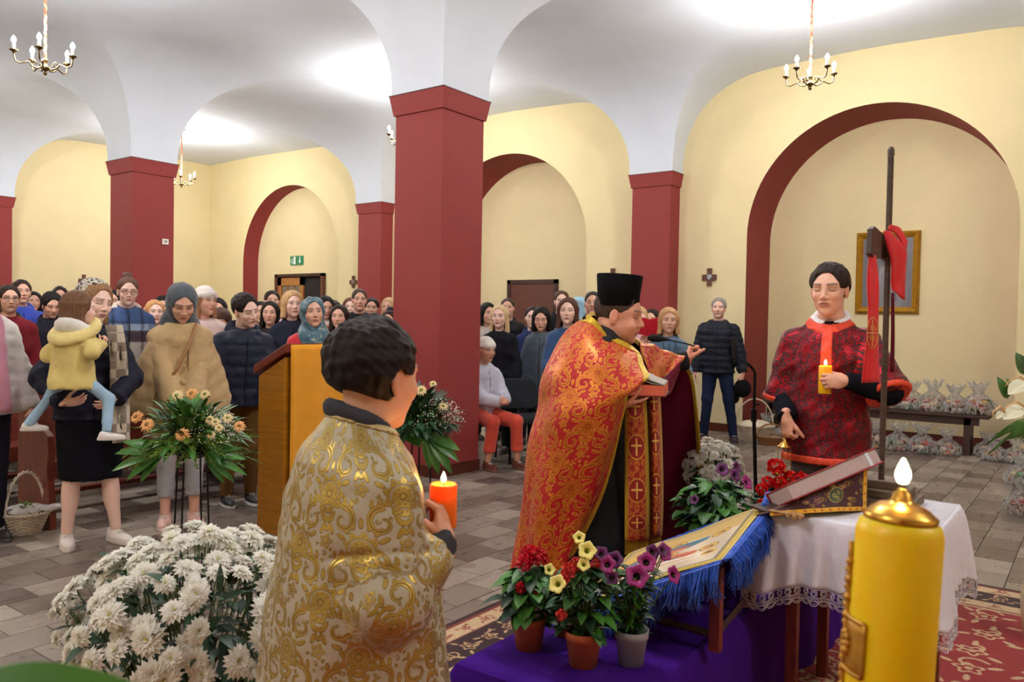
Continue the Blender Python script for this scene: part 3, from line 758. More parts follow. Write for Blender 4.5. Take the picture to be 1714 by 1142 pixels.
    # shoes
    if shoes:
        for i, a in enumerate((1, -1)):
            an = legs[i][1]; zb = max(0., an[2] - .085 * min(1, s ** .8)); zb = zb if zb > .015 else 0.; fa = math.radians(foot[i]); fx = np.array([math.cos(fa), math.sin(fa), 0]); fy = np.array([-fx[1], fx[0], 0]); Rf = np.stack([fx, fy, [0, 0, 1]], 1)
            def sf(P):
                q = rot(P, Rf, (an[0], an[1], zb)); q = [c_ / sf_ for c_ in q]; d = ell(q, (.055, 0, .036), (.145, .048, .038)); d = smin(d, ell(q, (-.02, 0, .06), (.062, .042, .055)), .02)
                d = smax(d, -(q[2] - .001), .004); so = np.maximum(np.abs(q[2] - .014) - .014, np.sqrt(((q[0] - .05) / .152) ** 2 + (q[1] / .051) ** 2) * .05 - .05)
                return np.minimum(d, so) * sf_
            sf_ = min(1, s ** .8) * (.94 if fem else 1)
            v, f = surfnet(sf, (an[0] - .24, an[1] - .24, zb - .004), (an[0] + .24, an[1] + .24, zb + .13), .009 if res > .016 else .006)
            sole = v[:, 2] < zb + .027; cc = np.where(sole[:, None], LIN((shoes[0] * .8 + 40, shoes[1] * .8 + 38, shoes[2] * .8 + 36) if len(shoes) == 3 else shoes[3:6]), LIN(shoes[:3]))
            link_mesh('shoe', npmesh('shoe', v, f, M_.setdefault('shoe', vcol('shoe_leather', .5)), cc), None, root, False)
            if res < .016:
                mb = MB()
                for q in range(4):
                    x0 = .045 + q * .018; hz = .088 - q * .009
                    mb.tube([np.array([an[0], an[1], zb]) + sf_ * Rf @ np.array(p) for p in ((x0, -.022, hz - .006), (x0 + .004, 0, hz + .002), (x0, .022, hz - .006))], .0032, 5)
                mb.build('laces', M_.setdefault('lace_w', simple('white_laces', (225, 222, 216), .8, var=.03)), root, True).matrix_parent_inverse = Matrix()
    # upper garment
    tp = dict(dict(kind='coat', rgb=(40, 44, 60), mat='cloth', hem=.82, t=.022, flare=0., sleeve=1.0, neck=1.50, fold=.010), **(top or {}))
    t = tp['t']; quilt = tp['mat'] == 'puffer'
    def tf(P):
        hz = tp['hem']; rows = [(1.50, .058, .062), (1.465, .07, .095), (1.42, .088, .135), (1.37, chest[0] * .96, chest[1] * .98), (1.28, *chest), (1.10, *((waist[0] + tp.get('box', .012)), waist[1] + tp.get('box', .012))), (.95, *hip)]
        if hz < .95: rows += [(hz, hip[0] + tp['flare'], hip[1] + tp['flare'])]
        T = [(L(0, 0, z)[2], a * k * s + t, b * k * s + t, ln * max(0, z - .95) * s, sd * max(0, z - .95) * s) for z, a, b in rows]
        T = [r for r in T]; T.append((L(0, 0, 1.56)[2], .05 * s + t, .055 * s + t, ln * .55 * s, sd * .55 * s))
        d = loft(P, T, (lambda th, z: 1 + .035 * np.sin(th * 6 + seed) * np.clip((1.1 * s - z) * 2.5, 0, 1)) if tp['flare'] > .01 else None)
        qz = 0
        if quilt: d = d - .012 * np.abs(np.sin(PI * (P[2] + .02 * P[1]) / .082)) ** .6 + .006
        nrm = None
        for i, (S, E, W, w) in enumerate(A):
            fr_ = tp['sleeve']; r0, r1, r2 = (.055 + t * .7) * s * (1 + .2 * fat), (.050 + t * .8) * s, (.036 + t * .7) * s * tp.get('cuff', 1.)
            if fr_ >= .99: e = chain(P, (S, E, W), (r0, r1, r2), .02)
            elif fr_ > .5: e = chain(P, (S, E, E + (W - E) * (fr_ - .5) * 2), (r0, r1, r2 * 1.3), .02)
            else: e = chain(P, (S, S + (E - S) * fr_ * 2), (r0, r1 * 1.1), .02)
            if quilt:
                u = (W - E) / np.linalg.norm(W - E); q = sum(P[j] * u[j] for j in range(3)); e = e - .008 * np.abs(np.sin(PI * q / .07)) ** .6 + .004
            u = (W - E) / np.linalg.norm(W - E) if fr_ > .5 else (E - S) / np.linalg.norm(E - S)
            end = W if fr_ >= .99 else (E + (W - E) * (fr_ - .5) * 2 if fr_ > .5 else S + (E - S) * fr_ * 2)
            e = np.maximum(e, sum((P[j] - end[j]) * u[j] for j in range(3)) - .006)
            d = smin(d, e, .028)
        d = d + tp['fold'] * wav(P, 22, seed + 2) + tp['fold'] * .6 * wav(P, 55, seed + 7)
        if tp.get('zip', 1) and res < .016: d = d + .005 * np.exp(-(P[1] / .011) ** 2) * (P[0] > 0)
        for fx_ in tp.get('fx', ()): d = fx_(P, d, L)
        d = np.maximum(d, L(0, 0, hz)[2] - P[2] + .0)
        return smax(d, P[2] - L(0, 0, tp['neck'])[2] - .5 * (0 - P[0] + ln * .5 * s) * .5, .01)
    v, f = surfnet(tf, (lo[0], lo[1], L(0, 0, min(tp['hem'], .7))[2] - .05), (hi[0], hi[1], L(0, 0, 1.6)[2]), res)
    if 'cols' in tp:
        link_mesh(tp['kind'], npmesh(tp['kind'], v, f, M_.setdefault('vcloth', vcol('patterned_cloth', .9, bump=.2)), tp['cols'](v)), None, root, False)
    else: link_mesh(tp['kind'], npmesh(tp['kind'], v, f, cmat(tp['rgb'], tp['mat']) if 'm' not in tp else tp['m']), None, root, False)
    if tp.get('zip', 1) and tp['kind'] != 'robe':
        zs_ = np.linspace(L(0, 0, tp['hem'] + .03)[2], L(0, 0, 1.42)[2], 16); xs_ = np.linspace(.32, 0, 90) * max(s, .7)
        PP = np.meshgrid(xs_, [0.], zs_, indexing='ij'); PP[0] = PP[0] + ln * np.maximum(0, PP[2] - .95 * s); PP[1] = PP[1] + sd * np.maximum(0, PP[2] - .95 * s)
        dd = tf(PP)[:, 0, :]; pts = []
        for j_ in range(len(zs_)):
            i_ = np.nonzero(dd[:, j_] < 0)[0]
            if len(i_): pts.append((PP[0][i_[0], 0, j_] + .001, PP[1][i_[0], 0, j_], zs_[j_]))
        if len(pts) > 3: MB().tube(pts, .0055, 5).build('zip_placket', cmat(tuple(int(c * .55) for c in tp['rgb'])), root, True).matrix_parent_inverse = Matrix()
    if collar is None and not scarf and tp['kind'] != 'robe': collar = (tp['rgb'], .082, 1.468, .022)
    def ringpart(nm, rgb, R0, z, tube, tilt=.35, mat='cloth', gap=0, mobj=None, high=1.):
        c = L(-.005, 0, z)
        def cf(P):
            x, y, zz = P[0] - c[0], P[1] - c[1], P[2] - c[2]; r = np.sqrt(x * x + (y * .9) ** 2)
            d = np.sqrt((r - R0) ** 2 + ((zz + tilt * x) / high) ** 2) - tube + .003 * wav(P, 60, seed + 8)
            if gap: d = np.maximum(d, -np.maximum(np.abs(y) - gap, -x))
            return d
        v, f = surfnet(cf, c - .24, c + .24, min(res, .011)); link_mesh(nm, npmesh(nm, v, f, mobj or cmat(rgb, mat)), None, root, False)
    if collar: ringpart('collar', collar[0], collar[1] if len(collar) > 1 else .075, collar[2] if len(collar) > 2 else 1.475, collar[3] if len(collar) > 3 else .020, .5, 'cloth', .018, None, 1.5)
    if hood:
        ringpart('hood', hood[0], .095, 1.475, .036, -.25 if len(hood) < 2 else hood[1], tp['mat'] if tp['mat'] != 'puffer' else 'puffer', .03)
    return dict(root=root, L=L, hw=hw, A=A, R=R, hc=hc, s=s)
# ================================================================ the congregation
def stand(label, px, ytop, d, face=0, **k):
    p = at(px, 571, d)
    if px < 700 and 2.3 < p[0] < 5.3 and 5.7 < p[1] < 9.1:      # people stand in the gaps between the pews
        gaps = [5.60 + .86 * i + .745 for i in range(4)]; y_ = min(gaps, key=lambda g_: abs(g_ - p[1])); d *= y_ / p[1]; p = at(px, 571, d)
    hor = pr((p[0], p[1], EYE))[1]
    zt = EYE + (hor - ytop) * d / FPX; s = (zt - .297 - k.pop('dz', 0)) / 1.475
    return person(label, (p[0], p[1]), face, s * 1.75, **k)
BLK, DBR, BRN, BLO, GRY = (26, 22, 22), (46, 32, 27), (84, 58, 42), (196, 160, 112), (150, 146, 142)
far = dict(res=.024, hres=.0062, group='people standing in the pews')
farR = dict(res=.024, hres=.0062, group='people standing beside the door in the side aisle')
mid = dict(res=.015, hres=.0048)
# ---- left half, front
dn = lambda a, x=.16, z=.80: dict(w=(x, a * .20, z), x=(.35, 0, -.94), z=(0, a, 0), curl=(22, 30, 22))
W1 = stand('person in a white quilted jacket with a pink scarf at the left edge', -34, 452, 5.0, 25, fem=1, fat=.35, hair=('bob', BRN), skin='m',
      top=dict(kind='quilted_jacket', rgb=(214, 206, 200), mat='puffer', hem=.84, t=.045), low=dict(rgb=(30, 28, 40)), arms=(dict(w=(.14, .275, .80), x=(.45, -.1, -.9), z=(.1, .9, 0), curl=(25, 35, 25)), 'down'), **mid)
v, f = surfnet(lambda P: cap(P, (.13, .03, 1.42), (.185, .06, .86), .035, .04) * .9 + .008 * wav(P, 40, 3), (-.1, -.2, .7), (.4, .3, 1.6), .012)
link_mesh('scarf', npmesh('scarf', v, f, cmat((206, 140, 160), 'wool')), None, W1['root'], False)

def plaid(v):
    y, z = v[:, 1], v[:, 2]; c = np.tile(LIN((60, 84, 128)), (len(v), 1))
    for lo, hi, col in ((1.30, 1.36, (150, 170, 196)), (1.20, 1.30, (74, 60, 70)), (1.02, 1.20, (172, 164, 158)), (.92, 1.02, (76, 60, 66)), (.78, .92, (176, 166, 156)), (.60, .78, (70, 80, 112))): c[(z > lo) & (z < hi)] = LIN(col)
    m = np.mod(y + .02, .12) < .026; c[m] = c[m] * .45; m = np.mod(y + .07, .24) < .05; c[m] = c[m] * .5 + LIN((50, 70, 120)) * .5; return c
stand('person with glasses and a high hair bun in a blue and brown plaid jacket', 212, 464, 6.9, 8, fem=1, fat=.45, hair=('bun', (96, 66, 52)), skin='p', glasses=(110, 60, 60), head=dict(eyes='closed', fat=.6), hp=8,
      top=dict(kind='plaid_jacket', cols=plaid, hem=.72, t=.035), low=dict(rgb=(36, 36, 44)), shoes=(120, 116, 110), collar=((214, 200, 186), .09, 1.47, .028), **mid)
# mother carrying the toddler
mo_arms = (dict(w=(.30, .10, 1.015), x=(.45, -.85, -.35), z=(.75, .3, -.45), curl=(14, 22, 16), pole=(-.2, 1, -.6)), dict(w=(.26, -.19, 1.00), x=(.4, .8, .1), z=(.5, -.5, -.5), curl=(20, 25, 20), pole=(-.2, -1, -.6)))
MO = stand('person in a navy coat and black skirt carrying a toddler', 152, 470, 5.0, 8, fem=1, fat=.3, hair=('long', (150, 112, 78)), skin='p', hy=26, hp=10, hr=-6, head=dict(eyes='closed'),
      top=dict(kind='jacket', rgb=(30, 32, 48), mat='puffer', hem=.86, t=.034), low=dict(kind='skirt', rgb=(13, 13, 20), hem=.42, mat='cloth', flare=.0), bare_legs=True, shoes=(226, 214, 208, 214, 200, 194), foot=(22, -4),
      legs=[(np.array([.03, .10, .47]), np.array([.02, .145, .09])), (np.array([.03, -.10, .47]), np.array([-.02, -.125, .09]))], arms=mo_arms, seed=3, **mid)
def leopard():
    t = NT('animal_print_scarf'); vo = t.n('ShaderNodeTexVoronoi'); vo.inputs['Scale'].default_value = 34; t.l(t.n('ShaderNodeTexCoord').outputs['Object'], vo.inputs['Vector'])
    t.set(base=t.ramp(vo.outputs['Distance'], [(.3, srgb(24, 20, 20)), (.45, srgb(196, 186, 170)), (.62, srgb(214, 206, 190)), (.75, srgb(30, 24, 24))]), rough=.8); return t.m
def sh_f(P):
    x, y, z = P; n = .004 * wav(P, 60, 2)
    d = ell(P, (-.035, 0, .040), (.118, .100, .108)) + n; d = smin(d, cap(P, (-.06, .0, -.04), (-.05, 0, -.22), .088, .11) + n, .05)
    d = np.maximum(d, -(ell(P, (.07, 0, -.02), (.125, .086, .15)))); return np.maximum(d, -d - .012) if False else d
v, f = surfnet(sh_f, (-.19, -.15, -.30), (.14, .15, .17), .006); link_mesh('headscarf', npmesh('headscarf', MO['hw'](v), f, leopard()), None, MO['root'], False)
# fold of a checked scarf hanging at the mother's side
mb = MB().grid(lambda u, v: (.20 + .02 * math.sin(v * 9), .05 + .10 * u + .05 * v + .01 * math.sin(u * 12 + v * 5), 1.38 - .72 * v), 8, 30)
sm = NT('checked_scarf'); ck = sm.n('ShaderNodeTexChecker'); ck.inputs['Scale'].default_value = 18; sm.l(sm.n('ShaderNodeTexCoord').outputs['Object'], ck.inputs['Vector']); ck.inputs[1].default_value = srgb(196, 184, 164); ck.inputs[2].default_value = srgb(138, 124, 110); sm.set(base=ck.outputs[0], rough=.9)
so = mb.build('hanging_scarf', sm.m, MO['root'], True); so.matrix_parent_inverse = Matrix(); so.modifiers.new('t', 'SOLIDIFY').thickness = .012
# toddler: back to the camera, face turned to image right
to = at(122, 571, 4.62)
TD = person('toddler in a yellow hooded jacket and pale jeans held on an adult arm', (to[0], to[1]), 140, .80, fem=1, cat='child', head=dict(child=1, wide=1.04), skin='p', hair=('bob', (112, 80, 58)), hs=.78, hy=-38, hp=4, lean=4,
      top=dict(kind='yellow_jacket', rgb=(216, 194, 122), mat='cloth', hem=.74, t=.046, flare=.02, fold=.012, zip=0, cuff=1.25), low=dict(rgb=(150, 180, 204), mat='denim', hem=.10, flare=1.1), shoes=(232, 224, 218, 220, 212, 206),
      legs=[(np.array([.06, .19, .30]), np.array([-.02, .27, .13])), (np.array([.06, -.19, .28]), np.array([-.02, -.24, .10]))], arms=(dict(w=(.20, .24, 1.22), x=(1, 0, .1), z=(0, 0, 1), curl=(50, 50, 30), scale=.5), dict(w=(.12, -.30, 1.30), x=(.2, -.5, .8), z=(0, -1, 0), curl=(60, 60, 40), scale=.5)), z0=.74, res=.010, hres=.0045, foot=(-60, -60),
      hood=((220, 200, 132), -.5), collar=((226, 222, 216), .07, 1.47, .03))
TDr = TD['root']; TDr.location.z = 1.445 + (523 - 487) * 4.62 / FPX - (1.475 * .80 / 1.75 + .222)

# trench coat woman
TR = stand('person in a beige belted cape coat and dark grey headscarf looking down', 303, 480, 5.5, 4, fem=1, fat=.15, hair=('under', (36, 28, 26)), skin='m', hp=30, hy=4, head=dict(eyes='closed'), scarf=dict(mat=cloth('grey_wool_scarf', (78, 84, 92), .95, .3, 260, .5, .18, 30)),
      top=dict(kind='cape_coat', rgb=(182, 152, 108), mat='cloth', hem=.66, t=.04, flare=.02, fold=.016, cuff=1.5, zip=0), low=dict(rgb=(172, 168, 170), mat='denim', hem=.20), shoes=(222, 178, 166, 226, 200, 190), foot=(12, -10), dz=-.035,
      arms=(dict(w=(.27, .05, .90), x=(.5, -.45, -.75), z=(.8, .3, .4), curl=(30, 40, 25)), dict(w=(.27, -.05, .90), x=(.5, .5, -.7), z=(.8, -.3, .4), curl=(30, 40, 25))), seed=5, **mid)
def cape(P):
    T = [(.84, .20, .33), (.95, .20, .335), (1.10, .185, .30), (1.25, .165, .245), (1.36, .14, .20), (1.44, .10, .13)]
    d = loft(P, T, lambda th, z: 1 + .03 * np.sin(th * 9 + 2) * np.clip((1.4 - z) * 2, 0, 1) + .02 * np.sin(th * 4)); d = d + .008 * wav(P, 24, 6)
    cut = np.maximum(.05 - P[0], 0 * P[0]); sl = .80 + .5 * np.clip(.24 - np.abs(P[1]), 0, .3) - P[2]
    d = np.maximum(d, sl); d = np.maximum(d, -(d + .016)); return np.maximum(d, -np.maximum(np.abs(P[1]) - .035 - .06 * np.clip(1.15 - P[2], 0, 1), .05 - P[0]))
v, f = surfnet(cape, (-.3, -.4, .75), (.3, .4, 1.5), .010); link_mesh('cape', npmesh('cape', v * (TR['s'], 1, TR['s']), f, cmat((182, 152, 108))), None, TR['root'], False)
mb = MB(); mb.tube([(.19, .10, .99), (.205, .0, 1.0), (.19, -.10, .99)], .016, 8); mb.tube([(.215, .012, 1.0), (.225, .02, .9), (.22, .03, .80)], [.016, .018, .02], 8); mb.tube([(.215, -.012, 1.0), (.23, -.025, .93), (.225, -.04, .84)], [.014, .018, .02], 8)
mb.sphere((.215, 0, 1.0), .024); mb.build('belt', cmat((172, 142, 98)), TR['root'], True).matrix_parent_inverse = Matrix()
mb = MB(); mb.tube([(.10, .09, 1.40), (.165, .04, 1.25), (.19, -.03, 1.1), (.19, -.16, .92)], .010, 6); mb.build('bag_strap', cmat((150, 104, 64), 'leather'), TR['root'], True).matrix_parent_inverse = Matrix()
# navy man leaning right
NV = stand('person in a navy quilted jacket leaning to one side behind the lectern', 402, 489, 6.15, 14, hair=('short', (34, 26, 24)), skin='p', hy=22, hp=16, hr=14, head=dict(eyes='closed'), side=3,
      top=dict(kind='quilted_jacket', rgb=(38, 42, 58), mat='puffer', hem=.84, t=.042), low=dict(rgb=(108, 78, 40)), shoes=(36, 34, 40, 220, 220, 220), collar=((36, 40, 56), .09, 1.46, .035),
      arms=(dict(w=(.16, .26, .86), x=(.3, 0, -1), z=(0, 1, 0)), dict(w=(.16, -.26, .86), x=(.3, 0, -1), z=(0, -1, 0))), seed=9, **mid)
# red coat woman
tm = NT('teal_printed_scarf'); tn = tm.noise(22, 5, .7, dist=1); tm.set(base=tm.ramp(tn, [(.36, srgb(30, 70, 92)), (.55, srgb(42, 88, 106)), (.66, srgb(150, 160, 140))]), rough=.6, sheen=.3); tm.bump(tm.noise(30, 4), .3, .02)
stand('person in a bright red coat and teal patterned headscarf behind the lectern', 523, 497, 6.6, 0, fem=1, fat=.4, hair=('under', (30, 24, 22)), skin='m', hy=10, hr=4, scarf=dict(mat=tm.m),
      top=dict(kind='coat', rgb=(196, 34, 44), mat='wool', hem=.6, t=.04, flare=.02), arms=('front', 'front'), seed=11, **mid)
stand('person with blond bangs in a dark navy coat behind the red coat', 488, 488, 8.2, 6, fem=1, hair=('bob', (206, 166, 118)), skin='p', hy=8, top=dict(rgb=(36, 40, 56), t=.035, hem=.6), collar=((222, 186, 190), .085, 1.46, .022), seed=12, **mid)
stand('person in a white knit hat and pale pink jacket behind the beige cape', 340, 480, 7.0, 20, fem=1, fat=.3, hair=('long', (170, 126, 90)), skin='m', hy=15, beanie=(228, 218, 214), top=dict(kind='quilted_jacket', rgb=(226, 200, 192), mat='puffer', hem=.7, t=.045), low=dict(rgb=(90, 86, 90)), arms=('front', 'front'), seed=13, **mid)
# ---- left half, farther rows
stand('person with glasses in a dark red jacket near the left edge', 14, 478, 7.4, 10, hair=('short', DBR), skin='m', glasses=(20, 20, 22), head=dict(stubble=.35), top=dict(rgb=(120, 34, 42), t=.03), seed=20, collar=((60, 70, 60), .085), **far)
FL = [
 ('person with short dark hair in a bright blue hooded top', 35, 469, 8.6, 12, dict(hair=('short', DBR), skin='m', top=dict(rgb=(52, 72, 170), t=.03), collar=((52, 72, 170), .09, 1.46, .03))),
 ('person with black hair behind the blue hooded top', 56, 489, 10.6, 5, dict(fem=1, hair=('long', BLK), skin='m', top=dict(rgb=(60, 50, 60)))),
 ('person with swept dark hair looking down behind the toddler', 84, 489, 8.4, 15, dict(hair=('thick', BLK), skin='m', hp=20, head=dict(eyes='closed'), top=dict(rgb=(36, 36, 46)))),
 ('person with brown hair seen between the blue top and the toddler', 100, 480, 10.2, 0, dict(hair=('short', DBR), skin='m', top=dict(rgb=(70, 66, 70)))),
 ('person mostly hidden behind the mother, dark hair', 187, 486, 9.0, 0, dict(hair=('short', BLK), skin='m', top=dict(rgb=(80, 82, 96)))),
 ('person with loose ginger blond hair beside the beige cape', 258, 503, 8.6, 10, dict(fem=1, hair=('long', (204, 150, 100)), skin='p', top=dict(rgb=(90, 80, 84)))),
 ('person with black hair above the grey headscarf shoulder', 272, 497, 9.6, 0, dict(hair=('thick', BLK), skin='m', top=dict(rgb=(40, 42, 52)))),
 ('bald person with glasses far behind the white knit hat', 356, 490, 10.6, 0, dict(hair=('bald', (90, 76, 66)), skin='m', glasses=(40, 34, 34), top=dict(rgb=(70, 62, 58)))),
 ('person with curly black hair below the bald head', 364, 501, 8.8, 0, dict(fem=1, hair=('curly', BLK), skin='m', glasses=(30, 28, 28), top=dict(rgb=(60, 60, 70)))),
 ('person with brown hair bent low beside the navy jacket', 369, 513, 7.8, 0, dict(fem=1, hair=('bob', (82, 58, 48)), skin='m', hp=38, head=dict(eyes='closed'), top=dict(rgb=(170, 150, 146)))),
 ('small person with long hair behind the pink jacket', 347, 505, 9.9, 0, dict(fem=1, hair=('long', (120, 90, 66)), skin='p', top=dict(rgb=(150, 130, 120)))),
 ('person with dark hair standing before the open wooden door', 454, 487, 9.8, 8, dict(hair=('short', DBR), skin='m', top=dict(rgb=(52, 52, 60)))),
 ('person with shoulder length black hair left of the blond bangs', 452, 505, 8.6, -6, dict(fem=1, hair=('long', BLK), skin='m', top=dict(rgb=(52, 44, 48)))),
 ('person with long black hair directly behind the teal scarf', 543, 496, 9.3, 14, dict(fem=1, hair=('long', BLK), skin='m', hp=10, top=dict(rgb=(214, 196, 190), cols=lambda v: np.where((np.mod(v[:, 2], .12) < .05)[:, None], LIN((200, 110, 84)), LIN((222, 206, 196)))))),
 ('person with dark hair and glasses behind the pink sleeve', 557, 504, 9.7, 0, dict(fem=1, hair=('bob', DBR), skin='m', top=dict(rgb=(230, 214, 206)))),
 ('person with wavy brown hair in pale pink behind the boy', 568, 511, 8.5, -10, dict(fem=1, hair=('long', DBR), skin='m', top=dict(rgb=(222, 190, 190)))),
 ('person with auburn hair beside the tall dark jacket', 585, 499, 10.8, 0, dict(fem=1, hair=('long', (110, 66, 50)), skin='p', top=dict(rgb=(70, 60, 66)))),
 ('tall person with cropped hair in a black jacket and grey sweater', 600, 484, 9.2, 6, dict(hair=('crop', (70, 56, 50)), skin='m', top=dict(rgb=(34, 34, 38), t=.04), collar=((140, 134, 136), .078, 1.465, .02))),
 ('person with short black hair right of the tall black jacket', 621, 499, 9.8, 0, dict(fem=1, hair=('short', BLK), skin='m', top=dict(rgb=(32, 32, 36)))),
 ('person with long blond hair against the big red column', 651, 499, 10.5, -20, dict(fem=1, hair=('long', (196, 158, 118)), skin='m', top=dict(rgb=(52, 50, 56)))),
 ('child with pinned dark hair at the edge of the big red column', 652, 520, 8.6, -14, dict(fem=1, hair=('bun', DBR), skin='m', top=dict(rgb=(48, 44, 50)))),
 ('person with grey hair far back near the left edge', 73, 497, 12.0, 0, dict(hair=('short', GRY), skin='m', top=dict(rgb=(80, 78, 84)))),
 ('person half hidden by the tall black jacket, pale face', 607, 497, 11.4, 0, dict(hair=('crop', (120, 90, 74)), skin='p', top=dict(rgb=(60, 60, 66)))),
 ('person with dark hair seen over the navy jacket collar', 436, 505, 9.2, 0, dict(hair=('short', BLK), skin='m', top=dict(rgb=(50, 52, 60)))),
]
for i, (l, px, yt, d, fc, k) in enumerate(FL):
    kk = dict(far); kk.update(k); stand(l, px, yt, d, fc, seed=30 + i, **kk)
# ---- right half
FR = [
 ('person with long pale blond hair in a black zipped jacket behind the chair', 836, 511, 8.8, -12, dict(fem=1, fat=.25, hair=('long', (214, 186, 140)), skin='p', arms=('down', 'down'), top=dict(kind='zip_jacket', rgb=(28, 28, 34), t=.03, hem=.74), low=dict(rgb=(24, 24, 30)), res=.015, hres=.0048)),
 ('person with cropped hair in a black jacket behind the blond hair', 849, 499, 10.0, -4, dict(hair=('crop', (70, 54, 46)), skin='m', fat=.2, top=dict(rgb=(34, 32, 38), mat='puffer', t=.04))),
 ('person with black hair at the edge of the big red column, pale hood', 814, 508, 9.8, 24, dict(fem=1, hair=('bob', BLK), skin='m', top=dict(rgb=(190, 176, 170)))),
 ('person with a dark bob in a slate grey jacket looking down', 906, 514, 8.95, -10, dict(fem=1, hair=('bob', BLK), skin='m', hp=14, hy=4, head=dict(eyes='closed'), top=dict(kind='jacket', rgb=(76, 86, 98), t=.032, hem=.72), low=dict(rgb=(22, 22, 26)), arms=('down', 'down'), res=.015, hres=.0048)),
 ('small person with dark hair peering between two standing women', 890, 514, 9.5, 0, dict(fem=1, hair=('pony', DBR), skin='p', top=dict(rgb=(44, 56, 96)))),
 ('person with short brown hair in front of the brown door', 938, 487, 9.6, 4, dict(hair=('short', BRN), skin='p', top=dict(rgb=(30, 30, 34)))),
 ('person with long brown hair in a denim blue jacket with fleece collar', 950, 499, 7.6, -6, dict(fem=1, hair=('long', (88, 54, 42)), skin='p', top=dict(kind='denim_jacket', rgb=(52, 84, 130), mat='denim', t=.035), collar=((222, 208, 190), .09, 1.46, .024), arms=('front', 'front'), res=.015, hres=.0048)),
 ('small child in a pale blue hood carried behind the denim jacket', 968, 497, 10.5, 90, dict(hair=('none', BLK), skin='p', head=dict(child=1), scarf=dict(mat=cmat((150, 186, 206)), wrap=0), top=dict(rgb=(150, 186, 206)))),
 ('person with receding dark hair just behind the black hat', 991, 488, 8.6, -4, dict(hair=('crop', (52, 42, 38)), skin='m', fat=.2, head=dict(eyes='closed'), top=dict(rgb=(36, 38, 40), t=.03))),
 ('person with long dark hair and white collar behind the open red book', 1091, 518, 9.3, -14, dict(fem=1, hair=('long', DBR), skin='m', top=dict(rgb=(60, 48, 56)), collar=((232, 228, 224), .078, 1.47, .018))),
]
for i, (l, px, yt, d, fc, k) in enumerate(FR):
    kk = dict(farR); kk.update(k); stand(l, px, yt, d, fc, seed=70 + i, **kk)
hd = (lambda a: dict(w=(.30, a * .05, 1.36), x=(.2, -a * .2, 1), z=(-.9, 0, 0), curl=(30, 40, 20), pole=(0, a, -1)))
PK = stand('person in a pink cardigan holding up an open red book', 1066, 513, 8.8, 20, fem=1, hair=('long', (206, 170, 120)), skin='p', hp=14, head=dict(eyes='closed'), top=dict(rgb=(226, 176, 184), mat='wool', t=.03), arms=(hd(1), hd(-1)), seed=80, **mid)
mb = MB(); mb.add([(0, -.115, -.02), (0, 0, -.045), (0, .115, -.02), (.03, -.115, .16), (.03, 0, .135), (.03, .115, .16)], [(0, 1, 4, 3), (1, 2, 5, 4)])
rb = thing('red_book', 'open red covered book held up beside the black hat', 'book', (0, 0, 0)); q = at(1086, 571, 8.42); rb.location = (q[0], q[1], 1.36); rb.rotation_euler = (0, 0, heading(q, 10))
o = mb.build('cover', simple('red_book_cloth', (206, 20, 44), .5, var=.04), rb); o.matrix_parent_inverse = Matrix(); o.modifiers.new('t', 'SOLIDIFY').thickness = .018
DN = stand('person with a chin length blond bob in a denim shirt with a name badge', 1118, 516, 8.0, 6, fem=1, fat=.15, hair=('bob', (198, 152, 104)), skin='m', top=dict(kind='denim_shirt', rgb=(86, 112, 138), mat='denim', t=.03, hem=.74), low=dict(rgb=(40, 46, 66), mat='denim'), arms=('down', 'down'), collar=((86, 112, 138), .082, 1.465, .02), seed=81, **mid)
mb = MB(); z0_ = 1.20 * DN['s']; mb.box((.165, -.035, z0_ - .06), (.172, .035, z0_ + .04)); o = mb.build('name_badge', simple('white_card', (226, 220, 200), .5, var=.03), DN['root']); o.matrix_parent_inverse = Matrix(); o['label'] = 'white name badge with dark print'
for r0 in range(3):
    mb = MB()
    for c0 in range(3): mb.box((.172, -.026 + c0 * .019, z0_ + .02 - r0 * .026), (.1735, -.013 + c0 * .019, z0_ + .034 - r0 * .026))
    mb.build('badge_print', simple('dark_print', (40, 38, 44), .6, var=0), o).matrix_parent_inverse = Matrix()
mb = MB(); mb.tube([(.172, -.03, z0_ + .04), (.15, -.06, z0_ + .17), (.02, -.075, z0_ + .27)], .003, 5); mb.tube([(.172, .03, z0_ + .04), (.15, .06, z0_ + .17), (.02, .075, z0_ + .27)], .003, 5); mb.build('lanyard', M_['blackmetal'], DN['root']).matrix_parent_inverse = Matrix()
# man in the black quilted waistcoat
VT = stand('person in a black quilted waistcoat and jeans holding a cap, beside the arch', 1202, 499, 10.0, -6, hair=('short', (150, 140, 132)), skin='l', fat=.2, head=dict(brow=(150, 130, 116)), top=dict(kind='waistcoat', rgb=(34, 36, 46), mat='puffer', hem=.84, t=.038), low=dict(rgb=(30, 40, 66), mat='denim'), shoes=(46, 34, 44), foot=(16, -16),
      legs=[(np.array([.02, .15, .52]), np.array([-.01, .21, .09])), (np.array([.02, -.11, .52]), np.array([-.01, -.15, .09]))],
      arms=(dict(w=(.06, .31, .86), x=(.1, 0, -1), z=(0, 1, 0), curl=(60, 60, 40)), dict(w=(.04, -.27, .84), x=(.1, 0, -1), z=(0, -1, 0))), collar=((214, 212, 216), .074, 1.475, .016), seed=82, **mid)
c = VT['A'][0][2]; R_ = Matrix.Rotation(VT['root'].rotation_euler.z, 3, 'Z'); q = R_ @ Vector([float(a) for a in c]) + VT['root'].location
v, f = surfnet(lambda P: smin(np.maximum(np.abs(ell(P, (0, 0, 0), (.065, .10, .11))) - .005, -P[0] * 0 - .2), np.maximum(ell(P, (-.02, -.11, -.13), (.02, .075, .07)), -.1), .02), (-.1, -.2, -.24), (.1, .13, .14), .006)
